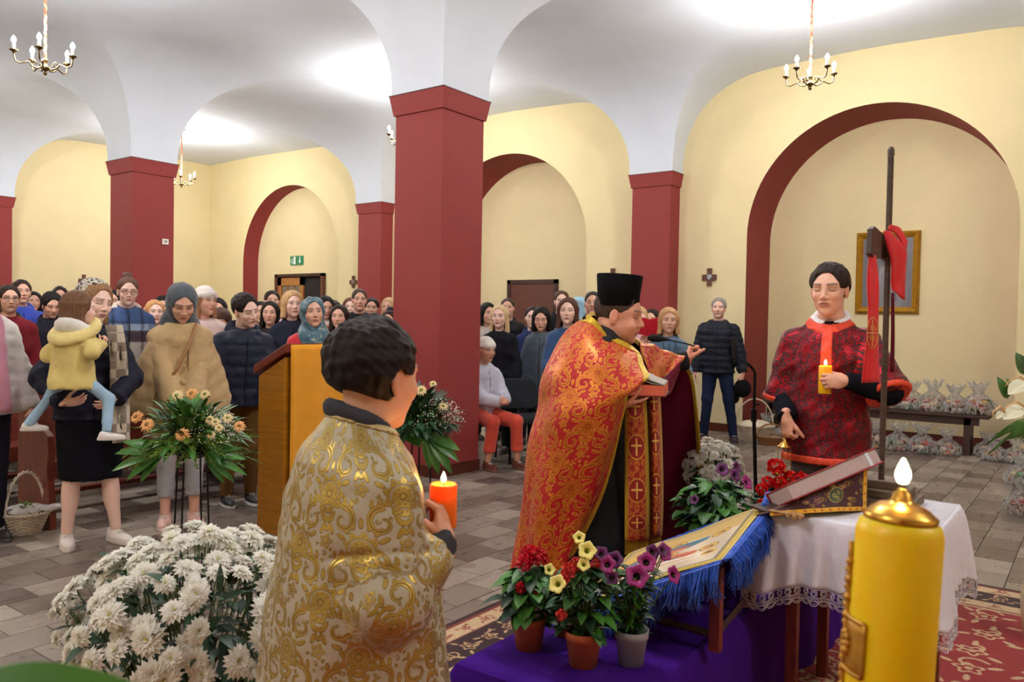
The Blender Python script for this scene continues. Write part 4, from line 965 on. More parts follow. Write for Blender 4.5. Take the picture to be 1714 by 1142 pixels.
cp = link_mesh('flat_cap', npmesh('flat_cap', v, f, cmat((22, 20, 22), 'wool')), None, None); cp.location = (q.x, q.y, q.z - .20); cp.rotation_euler = (0, 0, VT['root'].rotation_euler.z); tag(cp, 'black cap held low in the hand of the waistcoated man', 'cap')
fo = MB().box((-.004, -.09, -.13), (.012, .11, .15)).build('folder', simple('black_folder', (34, 34, 38), .35, var=.05), None, bevel=.004); tag(fo, 'black folder tucked under the arm of the waistcoated man', 'folder')
q = R_ @ Vector((.06, .235, 1.12)) + VT['root'].location; fo.location = q; fo.rotation_euler = (.15, 0, VT['root'].rotation_euler.z + .9)

# old person seated against the column
OL = at(810, 571, 8.1)
OW = person('seated elderly person in a white knit hat, lilac jacket and orange red trousers', (OL[0], OL[1]), 30, 1.58, fem=1, fat=.15, hair=('none', GRY), skin='t', beanie=(232, 226, 214), hy=8, hp=6, seatz=.47,
      legs=[(np.array([.42, .14, .47]), np.array([.40, .17, .085])), (np.array([.40, -.11, .47]), np.array([.34, -.13, .085]))],
      top=dict(kind='jacket', rgb=(196, 196, 210), t=.034, hem=.86, flare=.03), low=dict(rgb=(206, 76, 56), mat='cloth', hem=.17, flare=1.25), shoes=(104, 54, 42),
      arms=(dict(w=(.31, .10, 1.12), x=(.3, -.8, .2), z=(.6, .2, .6), curl=(50, 50, 30)), dict(w=(.33, .02, 1.10), x=(.3, .8, .1), z=(.6, -.2, .6), curl=(50, 50, 30))), res=.014, hres=.0048, seed=90)
# ================================================================ woven and printed patterns, painted with numpy and laid out by UV
def img(name, A, non_color=False):
    h, w = A.shape[:2]; im = bpy.data.images.new(name, w, h, alpha=False, float_buffer=False)
    if non_color: im.colorspace_settings.name = 'Non-Color'
    B = np.ones((h, w, 4), np.float32); A = np.clip(A, 0, 1); B[..., :3] = A if A.ndim == 3 else A[..., None]
    im.pixels.foreach_set(B.ravel()); im.pack(); return im
def SR(*c): return np.array(c, np.float32) / 255.
class Pic:
    """u to the right, v up, in units of the cell; soft edged shapes"""
    def __init__(s, w, h, W=1., H=1., bg=(0, 0, 0)):
        s.x, s.y = np.meshgrid((np.arange(w) + .5) / w * W, (np.arange(h) + .5) / h * H); s.px = W / w
        s.a = np.zeros((h, w, 3), np.float32) + SR(*bg); s.W, s.H = W, H
    def put(s, d, col, al=1., soft=1.):
        m = np.clip(.5 - d / (s.px * soft), 0, 1)[..., None] * al; s.a = s.a * (1 - m) + SR(*col) * m
    def win(s, x, y, r):
        q = object.__new__(Pic); i0, i1 = max(0, int((x - r) / s.px)), int((x + r) / s.px) + 2; py = s.H / s.a.shape[0]; j0, j1 = max(0, int((y - r) / py)), int((y + r) / py) + 2
        q.x, q.y, q.px, q.W, q.H, q.src, q.sl = s.x[j0:j1, i0:i1], s.y[j0:j1, i0:i1], s.px, s.W, s.H, s, (slice(j0, j1), slice(i0, i1)); q.a = s.a[q.sl].copy(); return q
    def back(q): q.src.a[q.sl] = q.a
    def disc(s, x, y, r): return np.hypot(s.x - x, s.y - y) - r
    def ring(s, x, y, r, w): return np.abs(np.hypot(s.x - x, s.y - y) - r) - w
    def oval(s, x, y, a, b, t=0):
        c, q = math.cos(t), math.sin(t); X, Y = s.x - x, s.y - y; u, v = X * c + Y * q, -X * q + Y * c
        k = np.sqrt((u / a) ** 2 + (v / b) ** 2); return (k - 1) * min(a, b)
    def seg(s, p, q, r):
        ax, ay = p; dx, dy = q[0] - ax, q[1] - ay; h = np.clip(((s.x - ax) * dx + (s.y - ay) * dy) / (dx * dx + dy * dy + 1e-12), 0, 1)
        return np.hypot(s.x - ax - h * dx, s.y - ay - h * dy) - r
    def poly(s, pts):
        ins = np.zeros(s.x.shape, bool); d = np.full(s.x.shape, 9., np.float32); n = len(pts)
        for i in range(n):
            (x0, y0), (x1, y1) = pts[i], pts[(i + 1) % n]
            d = np.minimum(d, s.seg((x0, y0), (x1, y1), 0)); c = ((y0 > s.y) != (y1 > s.y)) & (s.x < (x1 - x0) * (s.y - y0) / ((y1 - y0) if y1 != y0 else 1e-9) + x0); ins ^= c
        return np.where(ins, -d, d)
    def line(s, pts, r):
        d = 9.
        for a, b in zip(pts[:-1], pts[1:]): d = np.minimum(d, s.seg(a, b, r))
        return d
def flower_d(p, x, y, R, n, depth=.28, ph=0):
    th = np.arctan2(p.y - y, p.x - x); r = np.hypot(p.x - x, p.y - y); return r - R * (1 - depth * (.5 - .5 * np.cos(n * th + ph)))
def scroll(x, y, r, t0, turns, sgn, n=22):
    return [(x + r * (1 - .75 * k / n) * math.cos(t0 + sgn * turns * 2 * PI * k / n), y + r * (1 - .75 * k / n) * math.sin(t0 + sgn * turns * 2 * PI * k / n)) for k in range(n + 1)]
def damask(w, h, W, H, echo=0., filler=True):
    """raised motif, line work inside it, and outline of it; half drop repeat of a W x H cell"""
    p = Pic(w, h, W, H); M1 = np.full(p.x.shape, 9., np.float32); L1 = np.full(p.x.shape, 9., np.float32)
    for cx, cy in ((0, 0), (W, 0), (0, H), (W, H), (W / 2, H / 2)):
        s = W * .5; cy0 = cy + .06 * H
        d = flower_d(p, cx, cy0, s * .50, 9, .24); M1 = np.minimum(M1, np.maximum(d, -p.ring(cx, cy0, s * .30, s * .022)))
        L1 = np.minimum(L1, np.abs(flower_d(p, cx, cy0, s * .40, 18, .3)) - s * .012); L1 = np.minimum(L1, np.abs(flower_d(p, cx, cy0, s * .22, 9, .5)) - s * .014); L1 = np.minimum(L1, p.ring(cx, cy0, s * .08, s * .02))
        for k in range(-3, 4):
            a = PI / 2 + k * .36; L_ = s * (.66 - .02 * abs(k)); M1 = np.minimum(M1, p.oval(cx + L_ * math.cos(a), cy0 + L_ * 1.05 * math.sin(a), s * .13, s * .062, a))
        for sg in (1, -1):
            q = scroll(cx + sg * s * .50, cy0 - s * .62, s * .36, PI / 2, .95, -sg)
            for i, (a, b) in enumerate(zip(q[:-1], q[1:])): M1 = np.minimum(M1, p.seg(a, b, s * (.085 - .0026 * i)))
            L1 = np.minimum(L1, p.line(q, s * .013))
            for k in range(7):
                a = PI / 2 + sg * (-.5 + k * .42); c_ = (cx + sg * s * .50 + s * .50 * math.cos(a), cy0 - s * .62 + s * .50 * math.sin(a)); M1 = np.minimum(M1, p.oval(c_[0], c_[1], s * .10, s * .05, a + sg * .6))
            M1 = np.minimum(M1, p.oval(cx + sg * s * .15, cy0 - s * .56, s * .15, s * .065, PI / 2 - sg * .5)); M1 = np.minimum(M1, p.oval(cx + sg * s * .13, cy0 - s * .86, s * .15, s * .06, PI / 2 + sg * .45))
        M1 = np.minimum(M1, np.maximum(flower_d(p, cx, cy0 - s * 1.18, s * .20, 5, .35), -p.ring(cx, cy0 - s * 1.18, s * .09, s * .016)))
    if echo: e = W * echo; M1 = np.minimum(M1, np.where(M1 > e * .5, np.abs(np.mod(M1, e * 1.6) - e * .95) - e * .17, 9.))
    if filler:
        rs = np.random.RandomState(3)
        for i in range(90):
            x, y, r = rs.rand() * W, rs.rand() * H, W * rs.uniform(.022, .04)
            j0, i0 = int(y / H * h) % h, int(x / W * w) % w
            if M1[j0, i0] > r * .9:
                for ox in (-W, 0, W):
                    for oy in (-H, 0, H):
                        if -r * 2 < x + ox < W + r * 2 and -r * 2 < y + oy < H + r * 2: M1 = np.minimum(M1, p.line(scroll(x + ox, y + oy, r, i * 1.7, .8, 1 if i % 2 else -1, 7), W * .007))
    f = lambda d: np.clip(.5 - d / p.px, 0, 1)
    return f(M1), f(L1) * f(M1), f(np.abs(M1) - p.px * 1.2)
def uvmat(name, image, rough=.6, metal=None, scale=(1, 1), bump=None, bstr=.3, sheen=.1, obj=False, rot=0, bdist=.003, bf=0):
    t = NT(name); uv = t.n('ShaderNodeUVMap'); mp = t.n('ShaderNodeMapping'); mp.inputs['Scale'].default_value = (scale[0], scale[1], 1); mp.inputs['Rotation'].default_value = (0, 0, rot); t.l(uv.outputs[0], mp.inputs[0])
    i = t.n('ShaderNodeTexImage'); i.image = image; i.extension = 'REPEAT' if scale != (1, 1) else 'EXTEND'; t.l(mp.outputs[0], i.inputs[0]); t.set(base=i.outputs[0], rough=rough, sheen=sheen)
    if metal is not None:
        j = t.n('ShaderNodeTexImage'); j.image = metal[0]; j.extension = 'REPEAT'; t.l(mp.outputs[0], j.inputs[0])
        mr = t.n('ShaderNodeMapRange'); t.l(j.outputs[0], mr.inputs[0]); mr.inputs[3].default_value = metal[1]; mr.inputs[4].default_value = metal[2]; t.l(mr.outputs[0], t.b.inputs['Metallic'])
        mr2 = t.n('ShaderNodeMapRange'); t.l(j.outputs[0], mr2.inputs[0]); mr2.inputs[3].default_value = metal[3]; mr2.inputs[4].default_value = metal[4]; t.l(mr2.outputs[0], t.b.inputs['Roughness'])
        ma = t.n('ShaderNodeMath', operation='MULTIPLY_ADD'); t.l(t.noise(bf or 240, 3), ma.inputs[0]); ma.inputs[1].default_value = .5; t.l(j.outputs[0], ma.inputs[2]); t.bump(ma.outputs[0], bstr, bdist)
    else: t.bump(t.noise(500, 2), .2, .002)
    t.i = i; return t
def mixa(a, b, m): return a * (1 - m[..., None]) + b * m[..., None]
# silver beige and gold (front boy)
m1, l1, o1 = damask(384, 512, .16, .215); rs = np.random.RandomState(2); nz = rs.rand(512, 384)
A = mixa(np.ones((512, 384, 3), np.float32) * SR(180, 170, 148), np.ones((512, 384, 3), np.float32) * SR(184, 156, 78), m1); A = mixa(A, np.ones_like(A) * SR(128, 100, 44), np.maximum(l1, o1) * .75); A *= (.93 + .12 * nz)[..., None]
I_SG, I_SGm = img('silver_gold_damask', A), img('silver_gold_mask', m1 * (1 - .8 * l1), True)
M_['damask_gold'] = uvmat('silver_and_gold_damask', I_SG, metal=(I_SGm, .1, .7, .6, .36), scale=(1 / .16, 1 / .215), bstr=.55, bdist=.003).m
# red and gold (priest)
m1, l1, o1 = damask(384, 512, .26, .35)
A = mixa(np.ones((512, 384, 3), np.float32) * SR(186, 8, 5), np.ones((512, 384, 3), np.float32) * SR(208, 116, 18), m1); A = mixa(A, np.ones_like(A) * SR(240, 190, 70), o1 * .8); A = mixa(A, np.ones_like(A) * SR(150, 26, 12), l1 * .8); A *= (.92 + .14 * nz)[..., None]
M_['damask_red'] = uvmat('red_and_gold_brocade', img('red_gold_brocade', A), metal=(img('red_gold_mask', m1, True), .0, .4, .6, .4), scale=(1 / .26, 1 / .35), bstr=.35, bdist=.002).m
# dark crimson foil brocade (standing altar server)
m1, l1, o1 = damask(256, 320, .15, .19, .04)
A = mixa(np.ones((320, 256, 3), np.float32) * SR(46, 6, 15), np.ones((320, 256, 3), np.float32) * SR(160, 14, 32), np.clip(m1 - l1 * .6, 0, 1)); A *= (.8 + .35 * rs.rand(320, 256))[..., None]
M_['damask_crimson'] = uvmat('crimson_foil_brocade', img('crimson_brocade', A), metal=(img('crimson_mask', m1, True), .2, .8, .6, .28), scale=(1 / .15, 1 / .19), bstr=.7, bdist=.004).m
M_['goldtrim'] = simple('gold_braid', (206, 168, 44), .42, .45, .2, 60, .5, 300)
M_['orangetrim'] = simple('orange_red_braid', (226, 70, 38), .5, .1, .2, 60, .5, 260)
def cyl_uv(v, cx=0, cy=0, r=.28):
    th = np.arctan2(v[:, 1] - cy, v[:, 0] - cx); return np.stack([th * r, v[:, 2]], 1)
def npuv(name, vs, fs, mat, r=.28, ctr=(0, 0), seam_back=True, arms=None):
    """cylindrical UV around z with the seam at angle pi relative to +x (or arm-wise where given)"""
    me = npmesh(name, vs, fs, mat); uv = cyl_uv(vs, ctr[0], ctr[1], r)
    if arms is not None:
        for (S, E, W), m in arms:
            D = W - E; D = D / np.linalg.norm(D); q = vs - E; t = q @ D; a = np.array([0, 0, 1.]) - D * D[2]; a /= np.linalg.norm(a); b = np.cross(D, a)
            ang = np.arctan2(q @ b, q @ a); uv[m] = np.stack([t + .3, ang * .08], 1)[m]
    L = uv[fs.ravel()].reshape(-1, 4, 2).copy(); per = 2 * PI * r; u = L[..., 0]; mx = u.max(1); wrap = (mx - u.min(1)) > per / 2
    u[wrap] = np.where(u[wrap] < 0, u[wrap] + per, u[wrap]); L[..., 0] = u
    l = me.uv_layers.new(name='UVMap'); l.data.foreach_set('uv', L.reshape(-1).astype(np.float32)); return me
def catmull(A, n):
    """interpolate rows of A (k,...) n steps per span"""
    A = np.asarray(A, float); k = len(A); P_ = np.concatenate([[2 * A[0] - A[1]], A, [2 * A[-1] - A[-2]]]); out = []
    for i in range(k - 1):
        p0, p1, p2, p3 = P_[i:i + 4]
        for j in range(n):
            t = j / n; out.append(.5 * ((2 * p1) + (-p0 + p2) * t + (2 * p0 - 5 * p1 + 4 * p2 - p3) * t * t + (-p0 + 3 * p1 - 3 * p2 + p3) * t ** 3))
    out.append(A[-1]); return np.array(out)
def sheet(name, net, nu, nv, mats, parent, uvs=None, thick=.006, disp=None, world=True):
    """net rows x columns of 3-D points -> smooth sheet; returns object and the fine grid"""
    G = catmull(net, nv); G = np.swapaxes(catmull(np.swapaxes(G, 0, 1), nu), 0, 1); R_, C_ = G.shape[:2]
    if disp is not None:
        du = np.gradient(G, axis=1); dv = np.gradient(G, axis=0); N = np.cross(du, dv); N /= np.linalg.norm(N, axis=2, keepdims=True) + 1e-9
        J, I = np.meshgrid(np.linspace(0, 1, C_), np.linspace(0, 1, R_)); G = G + N * disp(J, I)[..., None]
    V = G.reshape(-1, 3); idx = np.arange(R_ * C_).reshape(R_, C_); F = np.stack([idx[:-1, :-1], idx[:-1, 1:], idx[1:, 1:], idx[1:, :-1]], -1).reshape(-1, 4)
    su = np.concatenate([[0], np.cumsum(np.linalg.norm(np.diff(G[R_ // 2], axis=0), axis=1))]); sv = np.concatenate([[0], np.cumsum(np.linalg.norm(np.diff(G[:, C_ // 2], axis=0), axis=1))])
    if uvs is None: uv = np.stack(np.meshgrid(su, -sv), -1).reshape(-1, 2)
    else: uv = np.stack(np.meshgrid(np.linspace(0, 1, C_), 1 - np.linspace(0, 1, R_)), -1).reshape(-1, 2)
    me = npmesh(name, V, F, mats, uv=uv); o = link_mesh(name, me, None, parent, world)
    if thick:
        m = o.modifiers.new('thickness', 'SOLIDIFY'); m.thickness = thick; m.offset = 0
        if isinstance(mats, list) and len(mats) > 1: m.material_offset = 1
    return o, G
def strip(name, curve, normals, w, mat, parent, thick=.006):
    """ribbon of width w along a curve, lying across direction normals"""
    c = np.asarray(curve, float); n = np.asarray(normals, float); V = np.concatenate([c - n * w / 2, c + n * w / 2]); k = len(c)
    F = np.array([[i, i + 1, k + i + 1, k + i] for i in range(k - 1)]); o = link_mesh(name, npmesh(name, V, F, mat), None, parent); m = o.modifiers.new('t', 'SOLIDIFY'); m.thickness = thick; m.offset = 0; return o
# ================================================================ candles
def wax(name, rgb, scale=.02):
    t = NT(name); t.set(base=srgb(*rgb), rough=.38, sss=1.0); t.b.inputs['Subsurface Radius'].default_value = (1.0, .42, .08); t.b.inputs['Subsurface Scale'].default_value = scale; return t.m
M_['wax_orange'] = wax('orange_wax', (255, 122, 10), .03); M_['wax_yellow'] = wax('yellow_wax', (250, 190, 22), .03)
M_['flame'] = emis('candle_flame', (1, .80, .42, 1), 30)
M_['wick'] = simple('charred_wick', (40, 26, 20), .9, var=0)
def flame_mb(c, h, r):
    return MB().lathe([(0, 0), (r * .6, h * .1), (r, h * .3), (r * .85, h * .52), (r * .45, h * .78), (r * .12, h * .96), (0, h)], c, 14)
def candle(name, label, base, r, h, mat, fh=.035, watts=1.2, tilt=0):
    p = thing(name, label, 'candle', base); x, y, z = base
    prof = [(0, 0), (r * .96, 0), (r, .004), (r, h - .004), (r * .93, h), (r * .72, h - .004), (r * .5, h - .010), (0, h - .011)]
    MB().lathe(prof, base, 32).build('wax', mat, p, smooth=True)
    MB().tube([(x, y, z + h - .012), (x + .001, y, z + h + .002), (x + .003, y, z + h + .009)], .0012, 5).build('wick', M_['wick'], p)
    flame_mb((x, y, z + h + .002), fh, fh * .26).build('flame', M_['flame'], p, smooth=True)
    point('flame_light', (x, y, z + h + fh * .6), watts, (1, .55, .2), .012); return p
def wl(pos, face, P):
    rz = heading(pos, face); q = np.asarray(P, float) - np.array([pos[0], pos[1], 0]); c, s = math.cos(rz), math.sin(rz)
    return np.array([q[0] * c + q[1] * s, -q[0] * s + q[1] * c, q[2]])
def wld(pos, face, D):
    rz = heading(pos, face); c, s = math.cos(rz), math.sin(rz); return np.array([D[0] * c + D[1] * s, -D[0] * s + D[1] * c, D[2]])
Rn, Fn = RIGHT, FWD           # horizontal unit vectors of the view, used to state directions

# ================================================================ the priest
PD = 4.25; pp = at(1000, 571, PD); pp = (pp[0], pp[1])
bw = at(1043, 676, PD - .30); hw_ = at(1150, 604, PD + .26)
PRI = person('priest in red and gold brocade cope and tall black hat reading a book', pp, 80, 1.68, head=dict(fat=1.3, wide=1.04, eyes='closed', stubble=.3, nose=1.05), skin=(224, 160, 132), hair=('crop', (74, 58, 50)), fat=.75, lean=3, hp=10, hy=-6, hs=1.18,
    hoff=(.045, .0, -.112), low=dict(kind='none'), shoes=None,
    top=dict(kind='cassock', zip=0, rgb=(7, 7, 9), hem=.02, flare=.10, t=.02, mat='cloth', m=simple('black_cassock_cloth', (13, 12, 15), .9, var=.2)), res=.012, hres=.0032,
    arms=(dict(ab=1, w=wl(pp, 80, hw_), x=wld(pp, 80, .25 * Rn + 1.0 * np.array([0, 0, 1]) - .1 * Fn), z=wld(pp, 80, -.9 * Rn + .3 * UPV), curl=(70, 62, 40), pole=(.2, 1, -1), thumb=(20, -20)),
          dict(ab=1, w=wl(pp, 80, bw), x=wld(pp, 80, Rn * 1.0 + .22 * UPV + .12 * Fn), z=wld(pp, 80, -UPV + .25 * Rn), curl=(10, 22, 18), pole=(-.5, -.2, -1))), cat='person')
PRI['root']
s_ = None
# L() scales by s, so hand targets above are corrected here by a direct check of the reach
hatc = PRI['hw'](np.array([[-.016, 0, .040]]))[0]; hr_ = .108
mb = MB().lathe([(0, .0), (hr_ * .98, 0), (hr_ + .002, .006), (hr_ + .006, .08), (hr_ + .014, .160), (hr_ + .010, .166), (hr_ - .01, .168), (0, .172)], (0, 0, 0), 40)
ho = mb.build('hat', cloth('black_velvet', (14, 13, 16), .95, .5, 300, .3), PRI['root'], True); ho.matrix_parent_inverse = Matrix(); ho.location = Vector([float(a) for a in hatc]); ho.rotation_euler = (0, .05, 0); ho['label'] = 'tall black cylindrical priest hat'
def Q(x, y, dd): return at(x, y, PD + dd)
net = [
 [Q(1066, 590, -.10), Q(1040, 574, -.13), Q(1012, 556, -.12), Q(992, 537, -.07), Q(984, 529, 0), Q(994, 527, .07), Q(1020, 545, .12), Q(1050, 562, .12), Q(1072, 580, .03)],
 [Q(1074, 608, -.20), Q(1042, 600, -.27), Q(1000, 586, -.28), Q(962, 570, -.2), Q(945, 562, 0), Q(962, 560, .2), Q(1012, 563, .28), Q(1062, 568, .24), Q(1088, 592, .10)],
 [Q(1084, 634, -.32), Q(1040, 645, -.38), Q(985, 640, -.38), Q(932, 632, -.25), Q(912, 628, 0), Q(940, 628, .25), Q(1015, 600, .36), Q(1095, 588, .34), Q(1128, 602, .22)],
 [Q(1049, 655, -.37), Q(1026, 695, -.40), Q(975, 702, -.40), Q(918, 702, -.25), Q(897, 700, 0), Q(930, 700, .28), Q(1020, 670, .42), Q(1115, 620, .42), Q(1140, 606, .31)],
 [Q(1042, 690, -.33), Q(1010, 770, -.36), Q(955, 782, -.36), Q(903, 785, -.22), Q(886, 782, 0), Q(930, 780, .3), Q(1030, 775, .45), Q(1118, 700, .46), Q(1160, 640, .37)],
 [Q(1004, 830, -.27), Q(978, 865, -.30), Q(930, 872, -.3), Q(886, 875, -.18), Q(874, 872, .02), Q(910, 872, .3), Q(1020, 870, .46), Q(1120, 820, .50), Q(1173, 790, .42)],
 [Q(936, 975, -.22), Q(925, 985, -.25), Q(900, 988, -.25), Q(870, 985, -.15), Q(858, 975, .0), Q(900, 960, .3), Q(1000, 950, .5), Q(1100, 925, .52), Q(1172, 905, .44)]]
net = np.array(net)
M_['maroon'] = cloth('maroon_satin_lining', (96, 16, 38), .45, .3, 300, .25, .1, 12)
def pdisp(u, v):
    return .012 * np.sin(u * 38 + 3 * v) * np.clip(v * 1.6 - .3, 0, 1) + .010 * np.sin(v * 24 - u * 14) * np.exp(-((v - .42) / .14) ** 2) * (u < .55) + .006 * np.sin(u * 21 + v * 17)
cope, G = sheet('cope', net, 14, 14, [M_['damask_red'], M_['maroon']], PRI['root'], thick=.012, disp=pdisp)
# gold braid along both front edges and round the neck
def along(G_, sl, inset, w, name, lift=.008):
    """braid following one border of the sheet; G_: rows x 2 inner neighbours"""
    A, B = G_; d = B - A; d /= np.linalg.norm(d, axis=1, keepdims=True) + 1e-9; t = np.gradient(A, axis=0); N = np.cross(t, d); N /= np.linalg.norm(N, axis=1, keepdims=True) + 1e-9
    V = np.concatenate([A - d * .004 + N * lift, A + d * w + N * lift, A + d * w - N * lift, A - d * .004 - N * lift]); k = len(A); F = np.array([[j * k + i, j * k + i + 1, ((j + 1) % 4) * k + i + 1, ((j + 1) % 4) * k + i] for j in range(4) for i in range(k - 1)])
    return link_mesh(name, npmesh(name, V, F, M_['goldtrim'], smooth=False), None, PRI['root'])
along((G[:, 0], G[:, 3]), None, 0, .030, 'front_braid'); along((G[:, -1], G[:, -4]), None, 0, .022, 'front_braid')
along((G[0], G[4]), None, 0, .045, 'collar_braid', .010)
# far front edge that drops from the raised hand across the book
fl = [[Q(1070, 574, .0), Q(1094, 578, .08), Q(1120, 590, .16), Q(1147, 597, .22)], [Q(1077, 604, -.07), Q(1100, 610, .0), Q(1122, 616, .08), Q(1142, 604, .18)], [Q(1088, 640, -.12), Q(1100, 642, -.08), Q(1111, 638, .0), Q(1136, 612, .14)]]
sheet('cope_fold', fl, 8, 6, [M_['maroon'], M_['damask_red']], PRI['root'], thick=.010, disp=lambda u, v: .006 * np.sin(u * 16 + v * 7))
fl = [[Q(1108, 634, -.02), Q(1122, 622, .06), Q(1140, 604, .15)], [Q(1100, 646, -.12), Q(1118, 640, .0), Q(1138, 612, .13)], [Q(1114, 664, -.12), Q(1124, 655, .0), Q(1137, 620, .12)]]
sheet('lining_fold', fl, 8, 6, [M_['maroon'], M_['maroon']], PRI['root'], thick=.008)
# stole: two bands meeting in front, crosses and fringe
def stole_tex():
    p = Pic(220, 1100, .2, 1.0, (170, 30, 20)); y0 = 0
    m1, l1, o1 = damask(220, 1100 // 4, .2, .25); m1 = np.tile(m1, (4, 1)); o1 = np.tile(o1, (4, 1)); p.a = mixa(p.a, np.ones_like(p.a) * SR(206, 104, 26), m1 * .8); p.a = mixa(p.a, np.ones_like(p.a) * SR(226, 170, 60), o1 * .7)
    for y in (.16, .40, .64, .88):
        p.put(p.disc(.1, y, .07), (160, 26, 20)); p.put(p.ring(.1, y, .068, .004), (216, 160, 50))
        p.put(np.minimum(p.seg((.1, y - .045), (.1, y + .045), .006), p.seg((.06, y + .006), (.14, y + .006), .006)), (240, 196, 96))
    for x in (0, .2): p.put(np.abs(p.x - x) - .026, (204, 166, 44)); p.put(np.abs(np.abs(p.x - x) - .013) - .002, (150, 110, 20))
    return p.a
I_st = img('stole_bands', stole_tex()); M_['stole'] = uvmat('stole_brocade', I_st, rough=.5, bstr=.2).m
for k, xs in enumerate((((1043, 1080), (1046, 1084), (1046, 1086), (1046, 1086)), ((1082, 1103), (1086, 1107), (1088, 1109), (1088, 1107)))):
    ys = (650, 740, 840, 905); dd = -.12 if k == 0 else -.06; rows = []
    for (a, b), y in zip(xs, ys): rows.append([Q(a, y - (8 if k else 0), dd - .10 + .02 * k), Q((a + b) / 2, y - (8 if k else 0), dd - .12), Q(b, y - (8 if k else 0), dd - .09 + .06 * k)])
    o, gg = sheet('stole_band', rows, 4, 8, M_['stole'], PRI['root'], uvs=1, thick=.01)
    # neck part hidden below the cope continues up; fringe of gold threads below
    mb = MB(); a, b = gg[-1, 0], gg[-1, -1]; n = 26 if k == 0 else 16
    for i in range(n): q = a + (b - a) * (i + .5) / n; mb.tube([q, q + np.array([0, 0, -.035]), q + np.array([.003 * math.sin(i * 2.), 0, -.072])], .0026, 4)
    mb.build('fringe', M_['goldtrim'], PRI['root'])
# prayer book lying open on his palm
bk = thing('prayer_book', 'open prayer book with red page edges resting on the priest\'s palm', 'book', Q(1080, 664, -.24))
a, b, c_ = Q(1054, 662, -.36), Q(1112, 664, -.30), Q(1118, 655, -.14); e = a + (c_ - b); U = np.array([0, 0, 1.])
def slab(name, p0, p1, p2, p3, h0, h1, mat, par): return MB().add([p0 + U * h0, p1 + U * h0, p2 + U * h0, p3 + U * h0, p0 + U * h1, p1 + U * h1, p2 + U * h1, p3 + U * h1], [(0, 3, 2, 1), (4, 5, 6, 7), (0, 1, 5, 4), (1, 2, 6, 5), (2, 3, 7, 6), (3, 0, 4, 7)]).build(name, mat, par)
slab('page_block', a, b, c_, e, .002, .052, simple('red_page_edges', (222, 104, 76), .6, var=.08, scale=3), bk)
slab('back_cover', a - .004 * Rn, b + .006 * Rn, c_ + .006 * Rn, e, -.004, .003, cmat((120, 30, 34), 'leather'), bk)
pg = []
for i in range(2):
    hgt = .014 * (i + 1) + .052
    o_, _g = sheet('raised_page', [[a + U * .053, (a * 2 + b) / 3 + U * (hgt + .008), (a + 2 * b) / 3 + U * (hgt * .9), b + U * .054], [e + U * .053, (e * 2 + c_) / 3 + U * (hgt + .012), (e + 2 * c_) / 3 + U * (hgt * .9), c_ + U * .054]], 6, 3, simple('grey_page', (176, 170, 160), .8, var=.05), bk, thick=.0015)
# ================================================================ microphone on its stand
ms = thing('microphone_stand', 'black boom microphone stand between the priest and the red robed server', 'stand', onz(1275, 935 + 20, 0))
mbase = at(1276, 571, 4.55); top_ = at(1264, 612, 4.55); mbx = np.array([mbase[0], mbase[1], 0.])
MB().tube([mbx + UPV * .02, mbx * .6 + top_ * .4 + UPV * 0, top_ - UPV * .28], .011, 8).build('pole', M_['blackmetal'], ms)
MB().tube([top_ - UPV * .30, top_ - UPV * .04, top_ - UPV * .01 - Rn * .02, top_ + UPV * .012 - Rn * .05], .0085, 8).build('upper_tube', M_['blackmetal'], ms)
MB().tube([top_ - UPV * .32, top_ - UPV * .25], .017, 10).build('clutch', M_['blackmetal'], ms)
kn = top_ - UPV * .22 + Rn * .0; MB().tube([kn, kn + Rn * .03], .006, 6).build('knob', M_['blackmetal'], ms)
for k in range(3):
    a_ = k * 2 * PI / 3 + .5; MB().tube([mbx + UPV * .09, mbx + np.array([.26 * math.cos(a_), .26 * math.sin(a_), .012])], .009, 6).build('leg', M_['blackmetal'], ms)
bp = [top_ + UPV * .012 - Rn * .05, at(1235, 602, 4.54), at(1190, 588, 4.50), at(1150, 576, 4.46), at(1118, 569, 4.44)]
MB().tube(catmull(bp, 5), .0042, 6).build('boom', M_['blackmetal'], ms, True)
mic = [at(1120, 569, 4.44), at(1110, 568, 4.43), at(1102, 567, 4.43), at(1092, 566, 4.42), at(1084, 566, 4.42)]
MB().tube(mic, [.006, .012, .021, .022, .010], 14).build('foam_windscreen', simple('black_foam', (20, 20, 22), .95, var=.1), ms, True)

# ================================================================ altar server in crimson
RD = 4.1; rp = at(1389, 571, RD); rp = (rp[0], rp[1]); RF = -6
rs_ = 1.0
RED = person('server in a crimson brocade tunic with orange trim holding a lit candle and a censer', rp, RF, 1.74, head=dict(wide=1.0, eyes='closed', jaw=1.05), skin=(232, 178, 152), hair=('short', (46, 34, 28)), hy=-8, hp=6, hs=1.06, shoes=(30, 28, 30),
    top=dict(kind='robe', rgb=(20, 20, 28), hem=.86, t=.014, mat='wool', cuff=.95), low=dict(rgb=(84, 80, 84)), collar=((236, 234, 238), .070, 1.495, .020), res=.012, hres=.0032,
    arms=(dict(ab=1, w=wl(rp, RF, at(1416, 638, RD - .30)), x=wld(rp, RF, -Rn * 1 - .12 * Fn + .0 * UPV), z=wld(rp, RF, -Fn * .95 + .2 * UPV), curl=(48, 62, 40), pole=(-.3, 1, -.8), thumb=(28, -25)),
          dict(ab=1, w=wl(rp, RF, at(1316, 700, RD - .08)), x=wld(rp, RF, .05 * Rn - UPV - .1 * Fn), z=wld(rp, RF, -Fn * .4 - Rn * .9), curl=(62, 70, 40), pole=(-1, -.25, 0), thumb=(25, -10))))
Sr = [RED['L'](-.005, a * .17, 1.39) for a in (1, -1)]
def ft(p): return np.array(p, float)
